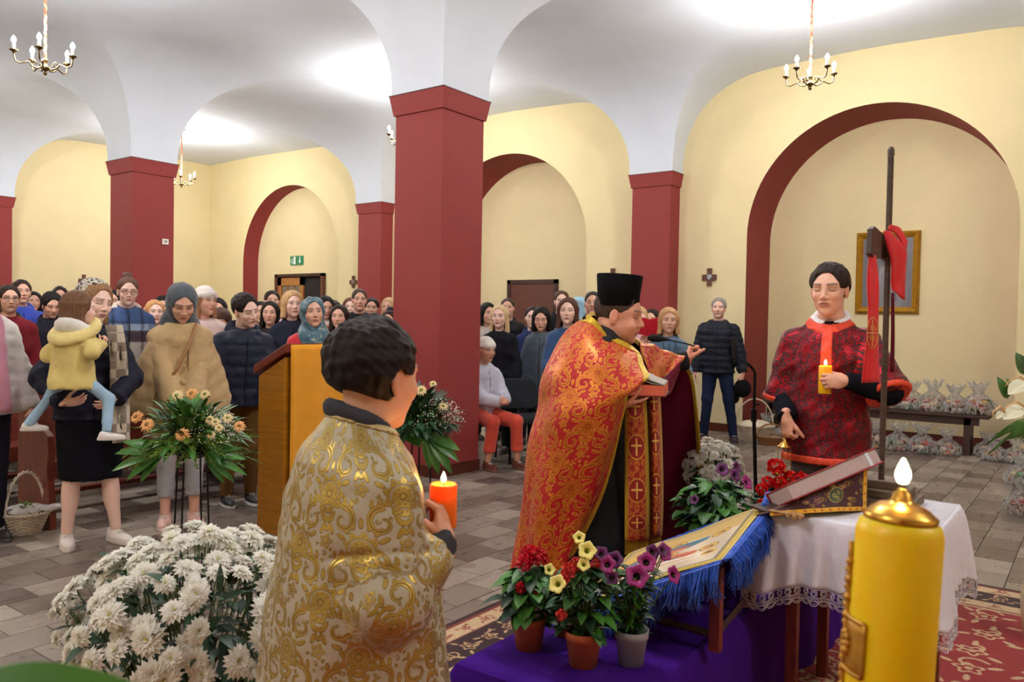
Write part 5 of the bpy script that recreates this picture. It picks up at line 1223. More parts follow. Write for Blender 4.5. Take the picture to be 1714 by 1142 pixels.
eL = RED['A'][0][1] * .96 + RED['A'][0][2] * .04; eR = RED['A'][1][1] * .98 + RED['A'][1][2] * .02; Sr = [RED['A'][0][0], RED['A'][1][0]]
def red_tunic(P):
    s = RED['s']; T = [(.765, .19, .215), (.95, .175, .205), (1.15, .16, .195), (1.32, .15, .20), (1.40, .125, .17), (1.46, .09, .12), (1.50, .075, .085), (1.6, .06, .07)]
    d = loft(P, T, lambda th, z: 1 + .035 * np.sin(th * 5 + .8) * np.clip((1.2 - z) * 2.2, 0, 1) + .012 * np.sin(th * 11) * np.clip((1.2 - z) * 2, 0, 1))
    for S, Ee, k in ((Sr[0], eL, 0), (Sr[1], eR, 1)):
        e = cap(P, S, Ee, .078, .105); u = (Ee - S) / np.linalg.norm(Ee - S); e = np.maximum(e, sum((P[j] - Ee[j]) * u[j] for j in range(3)) - .03); d = smin(d, e, .035)
    d = d + .007 * wav(P, 22, 5) + .005 * wav(P, 50, 8)
    return smax(d, P[2] - 1.50 - .45 * (-P[0]), .01)
V, F = surfnet(red_tunic, (-.3, -.42, .74), (.3, .42, 1.56), .009)
Fk = F
link_mesh('tunic', npuv('tunic', V, F, M_['damask_crimson'], .22), None, RED['root'], False)
def trimshell(fn, cut, lo, hi, name, mat, par, h=.007, th=.005):
    v, f = surfnet(lambda P: np.maximum(fn(P) - th, cut(P)), lo, hi, h)
    if len(v): return link_mesh(name, npmesh(name, v, f, mat), None, par, False)
trimshell(red_tunic, lambda P: np.abs(P[2] - .785) - .018, (-.3, -.3, .74), (.3, .3, .83), 'hem_trim', M_['orangetrim'], RED['root'])
trimshell(red_tunic, lambda P: np.maximum(np.maximum(np.abs(P[1]) - .026, -P[0]), np.abs(P[2] - 1.33) - .105), (0, -.05, 1.2), (.3, .05, 1.46), 'placket_trim', M_['orangetrim'], RED['root'], .005)
trimshell(red_tunic, lambda P: np.abs(np.sqrt((P[0] + .01) ** 2 + P[1] ** 2) - .108) - .014, (-.2, -.2, 1.36), (.2, .2, 1.6), 'neck_trim', M_['orangetrim'], RED['root'], .006)
for k, (S, Ee) in enumerate(((Sr[0], eL), (Sr[1], eR))):
    u = (Ee - S) / np.linalg.norm(Ee - S); trimshell(red_tunic, lambda P: np.maximum(np.abs(sum((P[j] - Ee[j]) * u[j] for j in range(3)) - .018) - .014, np.sqrt(sum((P[j] - Ee[j]) ** 2 for j in range(3))) - .125), tuple(Ee - .16), tuple(Ee + .16), 'sleeve_trim', M_['orangetrim'], RED['root'])
hq = at(1381, 640, RD - .262); candle('held_candle', 'yellow orange candle burning in the crimson robed server\'s hand', (hq[0], hq[1], hq[2] - .055), .030, .135, M_['wax_yellow'], .028, 1.0)
# censer hanging from his lowered hand
ct = at(1313, 745, RD - .12); cs = thing('censer', 'brass censer with chains hanging from the crimson robed server\'s hand', 'censer', (ct[0], ct[1], ct[2] - .38)); x, y, z = ct
MB().lathe([(0, .035), (.006, .034), (.007, .022), (.016, .014), (.020, .004), (.036, -.006), (.038, -.009), (.0, -.007)], ct, 20).build('chain_cap', M_['brass'], cs, True)
MB().tube([(x + .012 * math.cos(a), y, z + .045 + .012 * math.sin(a)) for a in np.linspace(0, 2 * PI, 12)], .0025, 5).build('finger_ring', M_['brass'], cs)
for k in range(4):
    a_ = k * PI / 2 + .6; dx, dy = .03 * math.cos(a_), .03 * math.sin(a_); mb = MB()
    for j in range(34):
        zz = z - .01 - j * .0105; mb.sphere((x + dx * (1 + j * .012), y + dy * (1 + j * .012), zz), .0034, 5, 4, sc=(1, 1, 1.5))
    mb.build('chain', M_['brass'], cs)
    MB().sphere((x + dx * 1.15, y + dy * 1.15, z - .135 - .012 * (k % 2)), .0125, 12, 8).build('bell', M_['brass'], cs, True)
MB().lathe([(0, -.06), (.03, -.058), (.022, -.045), (.012, -.035), (.03, -.02), (.05, .0), (.054, .02), (.05, .03), (.053, .036), (.042, .06), (.02, .085), (.006, .09), (0, .1)], (x, y, z - .40), 24).build('bowl', M_['brass'], cs, True)

# ================================================================ boy in the silver and gold tunic
BD = 1.80; bp_ = at(604, 571, BD); bp_ = (bp_[0], bp_[1]); BF = 116
bh = at(741, 872, BD - .06)
BOY = person('boy seen from behind in a silver and gold brocade tunic holding a lit orange candle', bp_, BF, 1.38, head=dict(child=.4, eyes='open', wide=1.02), skin=(226, 168, 138), hair=('thick', (34, 26, 24)), hs=.985, hy=12, hp=6, hr=0, hoff=(.01, 0, -.005), res=.010, hres=.0028, shoes=(30, 30, 34),
    top=dict(kind='robe', rgb=(66, 66, 72), hem=.86, t=.012, mat='cloth'), low=dict(rgb=(40, 40, 46)), collar=((62, 62, 70), .060, 1.545, .017),
    arms=('down', dict(ab=1, w=wl(bp_, BF, at(744, 908, BD - .01)), x=wld(bp_, BF, UPV * .75 + .35 * Fn - .12 * Rn), z=wld(bp_, BF, Rn * .9 - .35 * Fn), curl=(50, 55, 35), pole=wld(bp_, BF, -.1 * Rn - 1.0 * UPV - .5 * Fn), thumb=(40, -20), scale=.86)))
def wb(P3): return wl(bp_, BF, P3)
bS = wb(at(672, 800, BD - .10)); bE = wb(at(660, 968, BD - .22)); bW = wb(at(738, 935, BD - .14)); bS2 = wb(at(520, 790, BD + .12)); bE2 = wb(at(520, 960, BD + .22)); bW2 = wb(at(620, 930, BD + .35))
bS, bE, bW = BOY['A'][1][:3]; bS2, bE2, bW2 = BOY['A'][0][:3]
def bpt(x, y, d=BD): return wb(at(x, y, d))
def boy_tunic(P):
    z1 = lambda y: at(600, y, BD)[2]
    T = [(.22, .27, .29, .02, .0), (z1(1142), .215, .225, .0, .0), (z1(1000), .19, .205, -.005, 0), (z1(900), .165, .19, -.01, 0), (z1(820), .145, .178, -.012, 0), (z1(765), .12, .155, -.012, 0), (z1(725), .088, .105, -.012, 0), (z1(700), .068, .075, -.010, 0), (z1(660), .05, .055, 0, 0)]
    d = loft(P, T, lambda th, z: 1 + .028 * np.sin(th * 5 + 1.2) * np.clip((.95 - z) * 2.5, 0, 1) + .010 * np.sin(th * 13 + z * 6) * np.clip((1.0 - z) * 3, 0, 1))
    e = chain(P, (bS, bE, bW), (.078, .080, .050), .03); u = (bW - bE) / np.linalg.norm(bW - bE); q = sum((P[j] - bW[j]) * u[j] for j in range(3)); e = np.maximum(e, q + .035)
    e = e + .010 * np.sin(38 * sum((P[j] - bE[j]) * u[j] for j in range(3))) * np.clip(q + .16, 0, .1) * 3
    d = smin(d, e, .03)
    d = smin(d, chain(P, (bS2, bE2, bW2), (.07, .075, .06), .03), .03)
    d = d + .006 * wav(P, 20, 12) + .0035 * wav(P, 55, 14)
    # sleeve seam and waist crease
    g = sum((P[j] - bE[j] - np.array([0, .0, .10])[j]) * ((bE - bS) / np.linalg.norm(bE - bS))[j] for j in range(3)); d = d + .006 * np.exp(-(g / .008) ** 2) * np.exp(-(np.maximum(0, np.sqrt(sum((P[j] - bE[j]) ** 2 for j in range(3))) - .14) / .03) ** 2)
    return smax(d, P[2] - z1(702) + .3 * (P[0]), .008)
V, F = surfnet(boy_tunic, (-.36, -.40, .2), (.42, .40, 1.32), .0075)
de = np.sqrt(((V - bE) ** 2).sum(1)); bw_ = (cap([V[:, 0], V[:, 1], V[:, 2]], bE, bW, .075, .065) < .02)
link_mesh('tunic', npuv('tunic', V, F, M_['damask_gold'], .2, arms=[((bS, bE, bW), bw_)]), None, BOY['root'], False)
tz = at(600, 706, BD)[2]
trimshell(boy_tunic, lambda P: np.abs(P[2] - tz + .3 * P[0] + .002) - .007, (-.15, -.15, tz - .08), (.15, .15, tz + .08), 'neck_piping', simple('silver_gold_piping', (190, 170, 120), .5, .4), BOY['root'], .004, .004)
hq = at(742, 842, BD + .045); candle('held_candle', 'thick orange candle burning in the hand of the boy in silver and gold', (hq[0], hq[1], hq[2] - .055), .0315, .10, M_['wax_orange'], .026, .9)
# ================================================================ table with white cloth, book stand, cross
TZ = .78; TX0, TX1, TY0, TY1 = 2.88, 3.46, .43, .97
tb = thing('small_table', 'small dark wooden table under the white lace edged cloth', 'table', ((TX0 + TX1) / 2, (TY0 + TY1) / 2, 0))
MB().box((TX0 + .02, TY0 + .02, TZ - .03), (TX1 - .02, TY1 - .02, TZ - .004)).build('tabletop', M_['darkwood'], tb)
for x, y in ((TX0 + .05, TY0 + .06), (TX0 + .05, TY1 - .09), (TX1 - .05, TY0 + .06), (TX1 - .05, TY1 - .07)): MB().box((x - .019, y - .019, 0), (x + .019, y + .019, TZ - .03)).build('leg', M_['pewwood'], tb)
MB().box((TX0 + .05, TY0 + .05, TZ - .09), (TX1 - .05, TY1 - .05, TZ - .03)).build('apron', M_['pewwood'], tb)
# cloth: square with rounded top, falling in folds, longer at the corners
CW, CH_ = (TX1 - TX0) / 2 + .004, (TY1 - TY0) / 2 + .004; ccx, ccy = (TX0 + TX1) / 2, (TY0 + TY1) / 2; DR = .235
def drape(cx, cy, hx, hy, ztop, drop, nper, rows, corner=.05, flare=.05, wave=.012, nw=26, rad=.02):
    per = []
    for i in range(nper):
        t = i / nper * 4; k = int(t); f_ = t - k; a, b = [((1, -1), (1, 1)), ((1, 1), (-1, 1)), ((-1, 1), (-1, -1)), ((-1, -1), (1, -1))][k]
        ux, uy = a[0] + (b[0] - a[0]) * f_, a[1] + (b[1] - a[1]) * f_; per.append((ux, uy, min(f_, 1 - f_) * 2))
    V = []
    for j in range(rows + 1):
        v = j / rows
        for i, (ux, uy, e) in enumerate(per):
            dr = drop + corner * math.exp(-(e / .3) ** 2); zz = ztop - v * dr; out = rad * (1 - math.exp(-v * 8)) + flare * v * (.25 + .75 * math.exp(-(e / .35) ** 2)) + wave * v * math.sin(i / nper * 2 * PI * nw) * (1 - .5 * math.exp(-(e / .1) ** 2))
            nx, ny = (math.copysign(1, ux) if abs(ux) > .999 else 0), (math.copysign(1, uy) if abs(uy) > .999 else 0); L_ = math.hypot(nx, ny) or 1
            V.append((cx + ux * hx + nx / L_ * out * (1.2 if nx and ny else 1), cy + uy * hy + ny / L_ * out * (1.2 if nx and ny else 1), zz - (.004 if j == 0 else 0) * 0))
    return V, per
nper, rows = 240, 24; V, per = drape(ccx, ccy, CW, CH_, TZ, DR, nper, rows)
F = [(j * nper + i, j * nper + (i + 1) % nper, (j + 1) * nper + (i + 1) % nper, (j + 1) * nper + i) for j in range(rows) for i in range(nper)]
tc = thing('tablecloth', 'white tablecloth with a crocheted lace edge on the small table', 'tablecloth', (ccx, ccy, TZ))
M_['linen'] = cloth('white_linen', (232, 230, 243), .85, .15, 400, .3, .03, 9)
mb = MB(); mb.add(V, F); mb.add([V[i] for i in range(nper)], [tuple(range(nper))])
o = mb.build('linen', M_['linen'], tc, True); o.modifiers.new('t', 'SOLIDIFY').thickness = .0015
# lace band: rings, bars and scallops as real openwork
lace = MB(); bot = V[-nper:]; P0 = [np.array(q) for q in bot]; per_len = sum(np.linalg.norm(P0[i] - P0[(i + 1) % nper]) for i in range(nper)); cum = np.concatenate([[0], np.cumsum([np.linalg.norm(P0[i] - P0[(i + 1) % nper]) for i in range(nper)])])
def edge(s_):
    s_ = s_ % per_len; i = int(np.searchsorted(cum, s_, 'right') - 1); f_ = (s_ - cum[i]) / (cum[i + 1] - cum[i]); a, b = P0[i], P0[(i + 1) % nper]; return a + (b - a) * f_, (b - a) / np.linalg.norm(b - a)
nm = 92; wd = per_len / nm
def lp(s_, h): q, t = edge(s_); return q + np.array([0, 0, -h])
def ltube(pts, r=.0012): lace.tube(pts, r, 3, cap=False)
for i in range(nm):
    c_ = (i + .5) * wd
    for R_, n in ((.0115, 12), (.0065, 8)): ltube([lp(c_ + R_ * math.cos(a), .018 + R_ * math.sin(a)) for a in np.linspace(0, 2 * PI, n + 1)], .0015)
    for k in range(3):
        cc = c_ + (k - 1) * wd / 3
        ltube([lp(cc + .0048 * math.cos(a), .040 + .0048 * math.sin(a)) for a in np.linspace(0, 2 * PI, 7)]); ltube([lp(cc + .0044 * math.cos(a), .003 + .0035 * math.sin(a)) for a in np.linspace(0, 2 * PI, 6)])
    ltube([lp(c_ + wd / 2 * math.cos(a), .046 + .016 * math.sin(a)) for a in np.linspace(0, PI, 8)], .0016); ltube([lp(c_ + wd / 3 * math.cos(a), .046 + .010 * math.sin(a)) for a in np.linspace(0, PI, 7)])
for h in (.0, .006, .0325, .046): ltube([lp(s_, h) for s_ in np.linspace(0, per_len, 200)], .0011)
o = lace.build('lace_edge', simple('white_lace_thread', (214, 212, 222), .85, var=.02), tc); o['label'] = 'crocheted white lace with rings and scallops'

# wooden cross on stepped base
cx_, cy_ = at(1483, 571, 3.02)[:2]
cr = thing('standing_cross', 'tall dark wooden cross on a stepped base with a red stole over its arm', 'cross', (cx_, cy_, TZ))
def obox(name, c, hx, hy, z0, z1, mat, par, bev=.004, ang=0): return MB().box((c[0] - hx, c[1] - hy, z0), (c[0] + hx, c[1] + hy, z1), ang, (c[0], c[1])).build(name, mat, par, bevel=bev)
M_['crosswood'] = wood('weathered_dark_wood', (52, 36, 30), (88, 66, 54), .5, 5)
for i, (r_, h_) in enumerate(((.115, .032), (.088, .032), (.060, .032))): obox('base_step', (cx_ + .02, cy_ - .01), r_ * 1.05, r_, TZ + .001 + i * .032, TZ + .001 + i * .032 + h_, wood('base_wood', (92, 76, 62), (128, 108, 88), .6, 5) if i == 0 else bpy.data.materials['base_wood'], cr)
zt = at(1484, 250, 3.02)[2]
MB().box((cx_ - .024, cy_ - .009, TZ + .09), (cx_ + .004, cy_ + .009, zt - .03)).build('upright', M_['crosswood'], cr, bevel=.004)
MB().lathe([(0.012, -.03), (.0125, -.01), (.008, .002), (0, .006)], (cx_ - .010, cy_, zt), 10).build('rounded_top', M_['crosswood'], cr, True)
za, zb = at(1460, 432, 2.86)[2], at(1460, 380, 2.86)[2]
mb = MB(); prof = [(-.215, za + .012), (-.205, zb - .008), (-.17, zb + .004), (0, zb - .014), (.17, zb + .004), (.205, zb - .008), (.215, za + .012), (.17, za - .002), (0, za + .012), (-.17, za - .002)]
vs = [(cx_ - .010 + a, cy_ + .010 + q, z) for q in (0, .02) for a, z in prof]; n = len(prof); mb.add(vs, [tuple(range(n)), tuple(range(n, 2 * n))[::-1]] + [(i, i + n, (i + 1) % n + n, (i + 1) % n) for i in range(n)])
mb.build('crossbar', M_['crosswood'], cr, bevel=.003)
# red stole hung over the crossbar
rt = cloth('bright_red_silk', (214, 18, 26), .55, .3, 300, .3, .08, 16)
sx = cx_ - .10
st = thing('red_stole', 'bright red stole with a gold cross motif draped over the cross arm', 'stole', (cx_, cy_, zb))
def C3(x, y, d): return at(x, y, d)
a_ = [[C3(1456, 424, 2.86), C3(1466, 428, 2.88)], [C3(1452, 470, 2.85), C3(1470, 472, 2.87)], [C3(1453, 520, 2.85), C3(1470, 520, 2.87)], [C3(1449, 580, 2.84), C3(1471, 580, 2.87)], [C3(1443, 641, 2.84), C3(1472, 640, 2.87)]]
o, gA = sheet('near_band', a_, 6, 8, rt, st, thick=.004, disp=lambda u, v: .002 * np.sin(u * 9 + v * 7))
b_ = [[C3(1480, 386, 2.955), C3(1492, 388, 2.965)], [C3(1484, 410, 2.95), C3(1502, 400, 2.965)], [C3(1491, 440, 2.95), C3(1516, 420, 2.97)], [C3(1492, 470, 2.95), C3(1517, 450, 2.97)], [C3(1494, 486, 2.95), C3(1514, 503, 2.97)]]
sheet('folded_band', b_, 6, 8, rt, st, thick=.004, disp=lambda u, v: .003 * np.sin(u * 7 + v * 9))
c4 = [[C3(1516, 420, 2.985), C3(1519, 404, 2.99)], [C3(1500, 392, 2.98), C3(1506, 382, 2.99)], [C3(1486, 384, 2.965), C3(1490, 376, 2.97)], [C3(1468, 425, 2.875), C3(1480, 386, 2.955)]]
sheet('neck_loop', c4[:3], 5, 6, rt, st, thick=.005)
sheet('rear_band', [[C3(1492, 490, 3.04), C3(1496, 490, 3.05)], [C3(1492, 560, 3.04), C3(1497, 560, 3.05)], [C3(1490, 622, 3.04), C3(1496, 624, 3.05)]], 4, 6, M_['maroon'], st, thick=.004)
gd = simple('gold_embroidery', (206, 170, 92), .5, .4, .1)
mb = MB()
def onA(u, v): return at(1451 + 20 * u - (1 if v > .6 else 0), 530 + 55 * v, 2.838)
for pl, r_ in (([(.05, .5), (.95, .5)], .0018), ([(.5, .08), (.5, .92)], .0018)): mb.tube([onA(*q) for q in pl], r_, 5)
for k in range(12): a = k * PI / 6; mb.tube([onA(.5 + .16 * math.cos(a), .5 + .12 * math.sin(a)), onA(.5 + .4 * math.cos(a), .5 + .28 * math.sin(a))], .0012, 4)
mb.tube([onA(.5 + .46 * math.cos(a), .5 + .48 * math.sin(a)) for a in np.linspace(0, 2 * PI, 20)], .0014, 4); mb.build('gold_motif', gd, st)

# wedge stand with embroidered cover, gospel book on it
DW = .96 * Rn + .26 * Fn; DW = DW / np.linalg.norm(DW); DD = np.cross(UPV, DW)         # along the slope, and away from the viewer
Lw = at(1289, 858, 2.80); Lw[2] = TZ + .004
def W3(a, b, h): return Lw + DW * a + DD * b + UPV * (h - .36 * b)
ws = thing('book_stand', 'sloping book stand covered by a maroon cloth embroidered in gold', 'book stand', tuple(Lw))
LEN = .40; HR = .135
def cover_tex():
    p = Pic(620, 260, .42, .176, (64, 10, 24)); rs = np.random.RandomState(5)
    P_ = p
    for k in range(46):
        x, y, r = rs.uniform(.02, .40), rs.uniform(.02, .16), rs.uniform(.004, .013); p = P_.win(x, y, r * 3)
        if k < 6: p.put(p.oval(x, y, r * 2.0, r * 1.4, rs.rand() * 3), [(60, 70, 40), (110, 26, 66), (90, 20, 60)][k % 3])
        p.put(np.abs(flower_d(p, x, y, r, 3 + k % 4, .35, rs.rand() * 6)) - .0007, (202, 174, 62)); p.put(p.ring(x, y, r * .45, .0006), (202, 174, 62))
        q = scroll(x + r, y, r * .9, rs.rand() * 6, .8, 1, 12); p.put(p.line(q, .0007), (190, 160, 60)); p.back()
    p = P_
    p.put(p.oval(.27, .062, .036, .025, .5), (62, 72, 44)); p.put(np.abs(p.oval(.27, .062, .036, .025, .5)) - .001, (208, 182, 66))
    for q in ((.26, .06), (.283, .07), (.272, .05)): p.put(p.ring(*q, .006, .0013), (204, 184, 70))
    p.put(p.y - .016, (236, 172, 26)); p.put(.400 - p.x, (236, 172, 26))
    for x in np.arange(.02, .41, .034):
        for e in (((x - .006, .008), (x + .006, .008)), ((x, .002), (x, .014))): p.put(p.seg(*e, .0011), (150, 40, 20))
    for y in np.arange(.03, .17, .034):
        for e in (((.404, y), (.416, y)), ((.410, y - .006), (.410, y + .006))): p.put(p.seg(*e, .0011), (150, 40, 20))
    return p.a
ct_ = uvmat('maroon_cloth_embroidered_in_gold', img('embroidered_cover', cover_tex()), rough=.6, bstr=.2)
# near face: a cloth triangle whose lower edge rests on the table, slightly billowed
n1, n2 = 26, 10; V = []; UV_ = []
for j in range(n2 + 1):
    for i in range(n1 + 1):
        a = i / n1; top = .012 + (HR + .01) * a; h = top * j / n2; bl = .05 * math.sin(PI * min(1, a * 1.05)) * (1 - j / n2) ** 1.3 + .004 * math.sin(a * 23)
        V.append(W3(a * LEN, -bl, h)); UV_.append((a, h / .176))
F = np.array([[j * (n1 + 1) + i, j * (n1 + 1) + i + 1, (j + 1) * (n1 + 1) + i + 1, (j + 1) * (n1 + 1) + i] for j in range(n2) for i in range(n1)])
o = link_mesh('side_drape', npmesh('side_drape', V, F, ct_.m, uv=np.array(UV_)), None, ws); o.modifiers.new('t', 'SOLIDIFY').thickness = .003
o, _ = sheet('top_drape', [[W3(0, 0, .012), W3(LEN / 2, 0, .012 + HR / 2), W3(LEN, 0, .012 + HR)], [W3(0, .17, .012), W3(LEN / 2, .17, .012 + HR / 2), W3(LEN, .17, .012 + HR)]], 8, 6, ct_.m, ws, uvs=1, thick=.004)
MB().add([W3(.02, .01, 0), W3(LEN - .01, .01, 0), W3(LEN - .01, .16, .06), W3(.02, .16, .05), W3(.02, .01, .008), W3(LEN - .01, .01, HR - .004), W3(LEN - .01, .16, HR - .004), W3(.02, .16, .058)], [(0, 3, 2, 1), (4, 5, 6, 7), (0, 1, 5, 4), (1, 2, 6, 5), (2, 3, 7, 6), (3, 0, 4, 7)]).build('wedge', M_['darkwood'], ws)
gb = thing('gospel_book', 'thick red bound book with pale page edges lying on the sloping stand', 'book', tuple(W3(.2, .1, .1)))
SL = np.array(W3(LEN, 0, HR) - W3(0, 0, 0)); SL /= np.linalg.norm(SL); rv = ray(1395, 800); rv = rv / np.linalg.norm(rv); DT = rv - SL * (rv @ SL); DT /= np.linalg.norm(DT); NU = np.cross(SL, DT); NU = NU / np.linalg.norm(NU); NU = NU if NU[2] > 0 else -NU; b0 = W3(.07, -.035, .046)
def B3(a, b, h): return b0 + SL * a + DT * b + NU * h
def bslab(name, a0, a1, b0_, b1, h0, h1, mat, par=None):
    vs = [B3(a, b, h) for h in (h0, h1) for a, b in ((a0, b0_), (a1, b0_), (a1, b1), (a0, b1))]; return MB().add(vs, [(0, 3, 2, 1), (4, 5, 6, 7), (0, 1, 5, 4), (1, 2, 6, 5), (2, 3, 7, 6), (3, 0, 4, 7)]).build(name, mat, par or gb, bevel=.002)
pe = NT('pale_page_edges'); n_ = pe.noise(90, 3, stretch=(1, 1, 14)); pe.set(base=pe.ramp(n_, [(.3, srgb(176, 150, 146)), (.7, srgb(208, 188, 184))]), rough=.7)
rl = simple('red_book_leather', (150, 26, 34), .4, 0, .1, 8, .1)
bslab('page_block', .004, .385, .006, .165, .005, .055, pe.m); bslab('back_cover', 0, .392, 0, .172, 0, .005, rl); bslab('front_cover', 0, .392, 0, .172, .055, .060, rl); bslab('spine', 0, .392, .168, .176, 0, .060, rl)
bslab('white_ribbon', .335, .350, .003, .01, .003, .057, simple('white_ribbon', (222, 226, 234), .6, var=0))
# carved hand cross on the cloth edge
hc_ = thing('hand_cross', 'small carved light wooden hand cross lying by the icon corner', 'cross', tuple(at(1318, 846, 2.78)))
q0, q1 = at(1288, 836, 2.80), at(1346, 852, 2.76); q0[2] = TZ + .024; q1[2] = TZ + .014; mm = (q0 * .35 + q1 * .65)
lw = simple('light_carved_wood', (186, 142, 92), .5, 0, .2, 30, .3)
MB().tube([q0, q0 * .6 + q1 * .4, q1], [.004, .006, .008], 6).build('shaft', lw, hc_); dv = np.cross(UPV, (q1 - q0) / np.linalg.norm(q1 - q0))
for f_, w_ in ((.55, .030), (.72, .045), (.88, .022)): q = q0 + (q1 - q0) * f_; MB().tube([q - dv * w_, q, q + dv * w_], [.008, .007, .008], 6).build('arm', lw, hc_)

# ================================================================ draped podium with flowers, icon stand, icon cloth
px0, px1, py0, py1, PZ = 1.84, 3.95, 1.0, 1.60, .393
pur = cloth('purple_cloth', (60, 14, 118), .95, 0, 260, .35, .12, 9)
pod = thing('podium', 'low podium draped in purple cloth carrying the flower pots', 'podium', ((px0 + px1) / 2, (py0 + py1) / 2, 0))
MB().box((px0 + .03, py0 + .03, 0), (px1 - .03, py1 - .03, PZ - .006)).build('wooden_box', M_['darkwood'], pod)
nper = 320; V, per = drape((px0 + px1) / 2, (py0 + py1) / 2, (px1 - px0) / 2 - .025, (py1 - py0) / 2 - .025, PZ, PZ - .006, nper, 14, corner=-.0, flare=.05, wave=.012, nw=34, rad=.028)
mb = MB(); mb.add(V, [(j * nper + i, j * nper + (i + 1) % nper, (j + 1) * nper + (i + 1) % nper, (j + 1) * nper + i) for j in range(14) for i in range(nper)])
top = [V[i] for i in range(nper)]; cxx, cyy = (px0 + px1) / 2, (py0 + py1) / 2; inn = [(cxx + (v[0] - cxx) * .985, cyy + (v[1] - cyy) * .97, PZ + .006) for v in top]
mb.add(top + inn, [(i, (i + 1) % nper, nper + (i + 1) % nper, nper + i) for i in range(nper)]); mb.add(inn, [tuple(range(nper))]); mb.build('purple_drape', pur, pod, True)
PZ += .007
I1, I2, I4 = at(1283, 849, 3.0), at(1210, 938, 2.5), at(1054, 930, 3.35); I3 = I4 + I2 - I1
stn = thing('icon_stand', 'dark wooden sloping stand under the icon cloth with blue fringe', 'stand', tuple(((I1 + I3) / 2)[:2]) + (PZ,))
ctr = (I1 + I3) / 2
def ip(u, v, h=0.): return I1 + (I2 - I1) * v + (I4 - I1) * u + UPV * h
bdn = -.012
MB().add([ip(.03, .05, bdn), ip(.03, .95, bdn), ip(.97, .95, bdn), ip(.97, .05, bdn), ip(.03, .05, bdn - .02), ip(.03, .95, bdn - .02), ip(.97, .95, bdn - .02), ip(.97, .05, bdn - .02)], [(0, 1, 2, 3), (7, 6, 5, 4), (0, 4, 5, 1), (1, 5, 6, 2), (2, 6, 7, 3), (3, 7, 4, 0)]).build('sloping_board', M_['darkwood'], stn)
for u, v in ((.07, .10), (.06, .90), (.93, .10), (.93, .90)):
    q = ip(u, v, -.03); MB().box((q[0] - .017, q[1] - .017, PZ), (q[0] + .017, q[1] + .017, q[2])).build('leg', M_['pewwood'], stn)
for (a, b) in (((.06, .90), (.93, .90)), ((.07, .10), (.06, .90))):
    A_, B_ = ip(*a), ip(*b); MB().tube([(A_[0], A_[1], PZ + .05), (B_[0], B_[1], PZ + .05)], .013, 4).build('stretcher', M_['darkwood'], stn)
# purple cloth falling inside the stand
o, _ = sheet('inner_drape', [[ip(.10, .16, -.04), ip(.5, .18, -.04), ip(.9, .16, -.04)], [ip(.10, .16, 0) * (1, 1, 0) + UPV * (PZ + .14), ip(.5, .20, 0) * (1, 1, 0) + UPV * (PZ + .07), ip(.9, .16, 0) * (1, 1, 0) + UPV * (PZ + .02)], [ip(.10, .30, 0) * (1, 1, 0) + UPV * (PZ + .012), ip(.5, .32, 0) * (1, 1, 0) + UPV * (PZ + .012), ip(.9, .3, 0) * (1, 1, 0) + UPV * (PZ + .012)]], 10, 8, pur, stn, thick=.004, disp=lambda u, v: .01 * np.sin(u * 30))
def icon_tex():
    """generic sacred scene: haloed figures leaning over a reclining one"""
    p = Pic(640, 640, 1, 1, (216, 196, 164)); rs = np.random.RandomState(3)
    p.a *= (.95 + .06 * np.sin(p.x * 23 + p.y * 9))[..., None]
    p.put(p.poly([(.08, .62), (.5, .74), (.92, .66), (.92, .92), (.08, .92)]), (198, 164, 92)); p.put(p.poly([(.08, .50), (.40, .60), (.42, .72), (.2, .8), (.08, .74)]), (206, 172, 60)); p.put(p.poly([(.1, .08), (.5, .08), (.44, .2), (.12, .24)]), (92, 104, 112))
    def fig(x, y, rob, man, hx, hy, t, L_=.2):
        c, s_ = math.cos(t), math.sin(t); f_ = lambda a, b: (x + a * c - b * s_, y + a * s_ + b * c)
        p.put(p.poly([f_(-L_, -.05), f_(-.02, -.075), f_(.1, -.03), f_(.12, .03), f_(-.02, .08), f_(-L_, .06)]), rob)
        p.put(p.poly([f_(-L_ * .9, -.055), f_(-.05, -.07), f_(.0, .0), f_(-L_ * .8, .02)]), man)
        for k in range(4): p.put(p.line([f_(-L_ * .85 + .01 * k, -.04 + .028 * k), f_(.04, -.03 + .018 * k)], .0022), tuple(int(v * .62) for v in rob))
        p.put(p.disc(hx, hy, .058), (206, 164, 66)); p.put(p.ring(hx, hy, .058, .003), (120, 60, 30)); p.put(p.oval(hx, hy, .030, .026), (96, 52, 34)); p.put(p.oval(hx - .006, hy - .004, .020, .018), (188, 126, 90))
    fig(.30, .66, (222, 146, 62), (44, 112, 132), .50, .70, .5); fig(.30, .42, (226, 160, 76), (150, 60, 40), .52, .46, .35); fig(.62, .62, (48, 110, 130), (206, 96, 60), .80, .66, .3); fig(.62, .36, (196, 92, 58), (46, 104, 122), .80, .40, .2, .16)
    p.put(p.poly([(.14, .26), (.84, .22), (.88, .30), (.5, .34), (.16, .33)]), (232, 220, 198)); p.put(p.oval(.5, .275, .28, .022, -.05), (204, 156, 118)); p.put(p.disc(.84, .27, .05), (206, 166, 70)); p.put(p.oval(.84, .27, .026, .022), (110, 62, 42))
    for k in range(9): p.put(p.line([(.16 + .08 * k, .24), (.19 + .08 * k, .32)], .002), (160, 148, 130))
    e = np.minimum(np.minimum(p.x, 1 - p.x), np.minimum(p.y, 1 - p.y)); 
    p.put(e - .075, (70, 84, 112)); p.put(e - .062, (204, 172, 60)); p.put(np.abs(e - .050) - .004, (120, 92, 24)); p.put(np.abs(e - .022) - .003, (130, 100, 30))
    d = np.abs(np.mod(p.x + p.y, .03) - .015) - .004; p.put(np.maximum(d, np.abs(e - .036) - .008), (236, 208, 100)); p.put(e - .006, (214, 186, 80)); return p.a
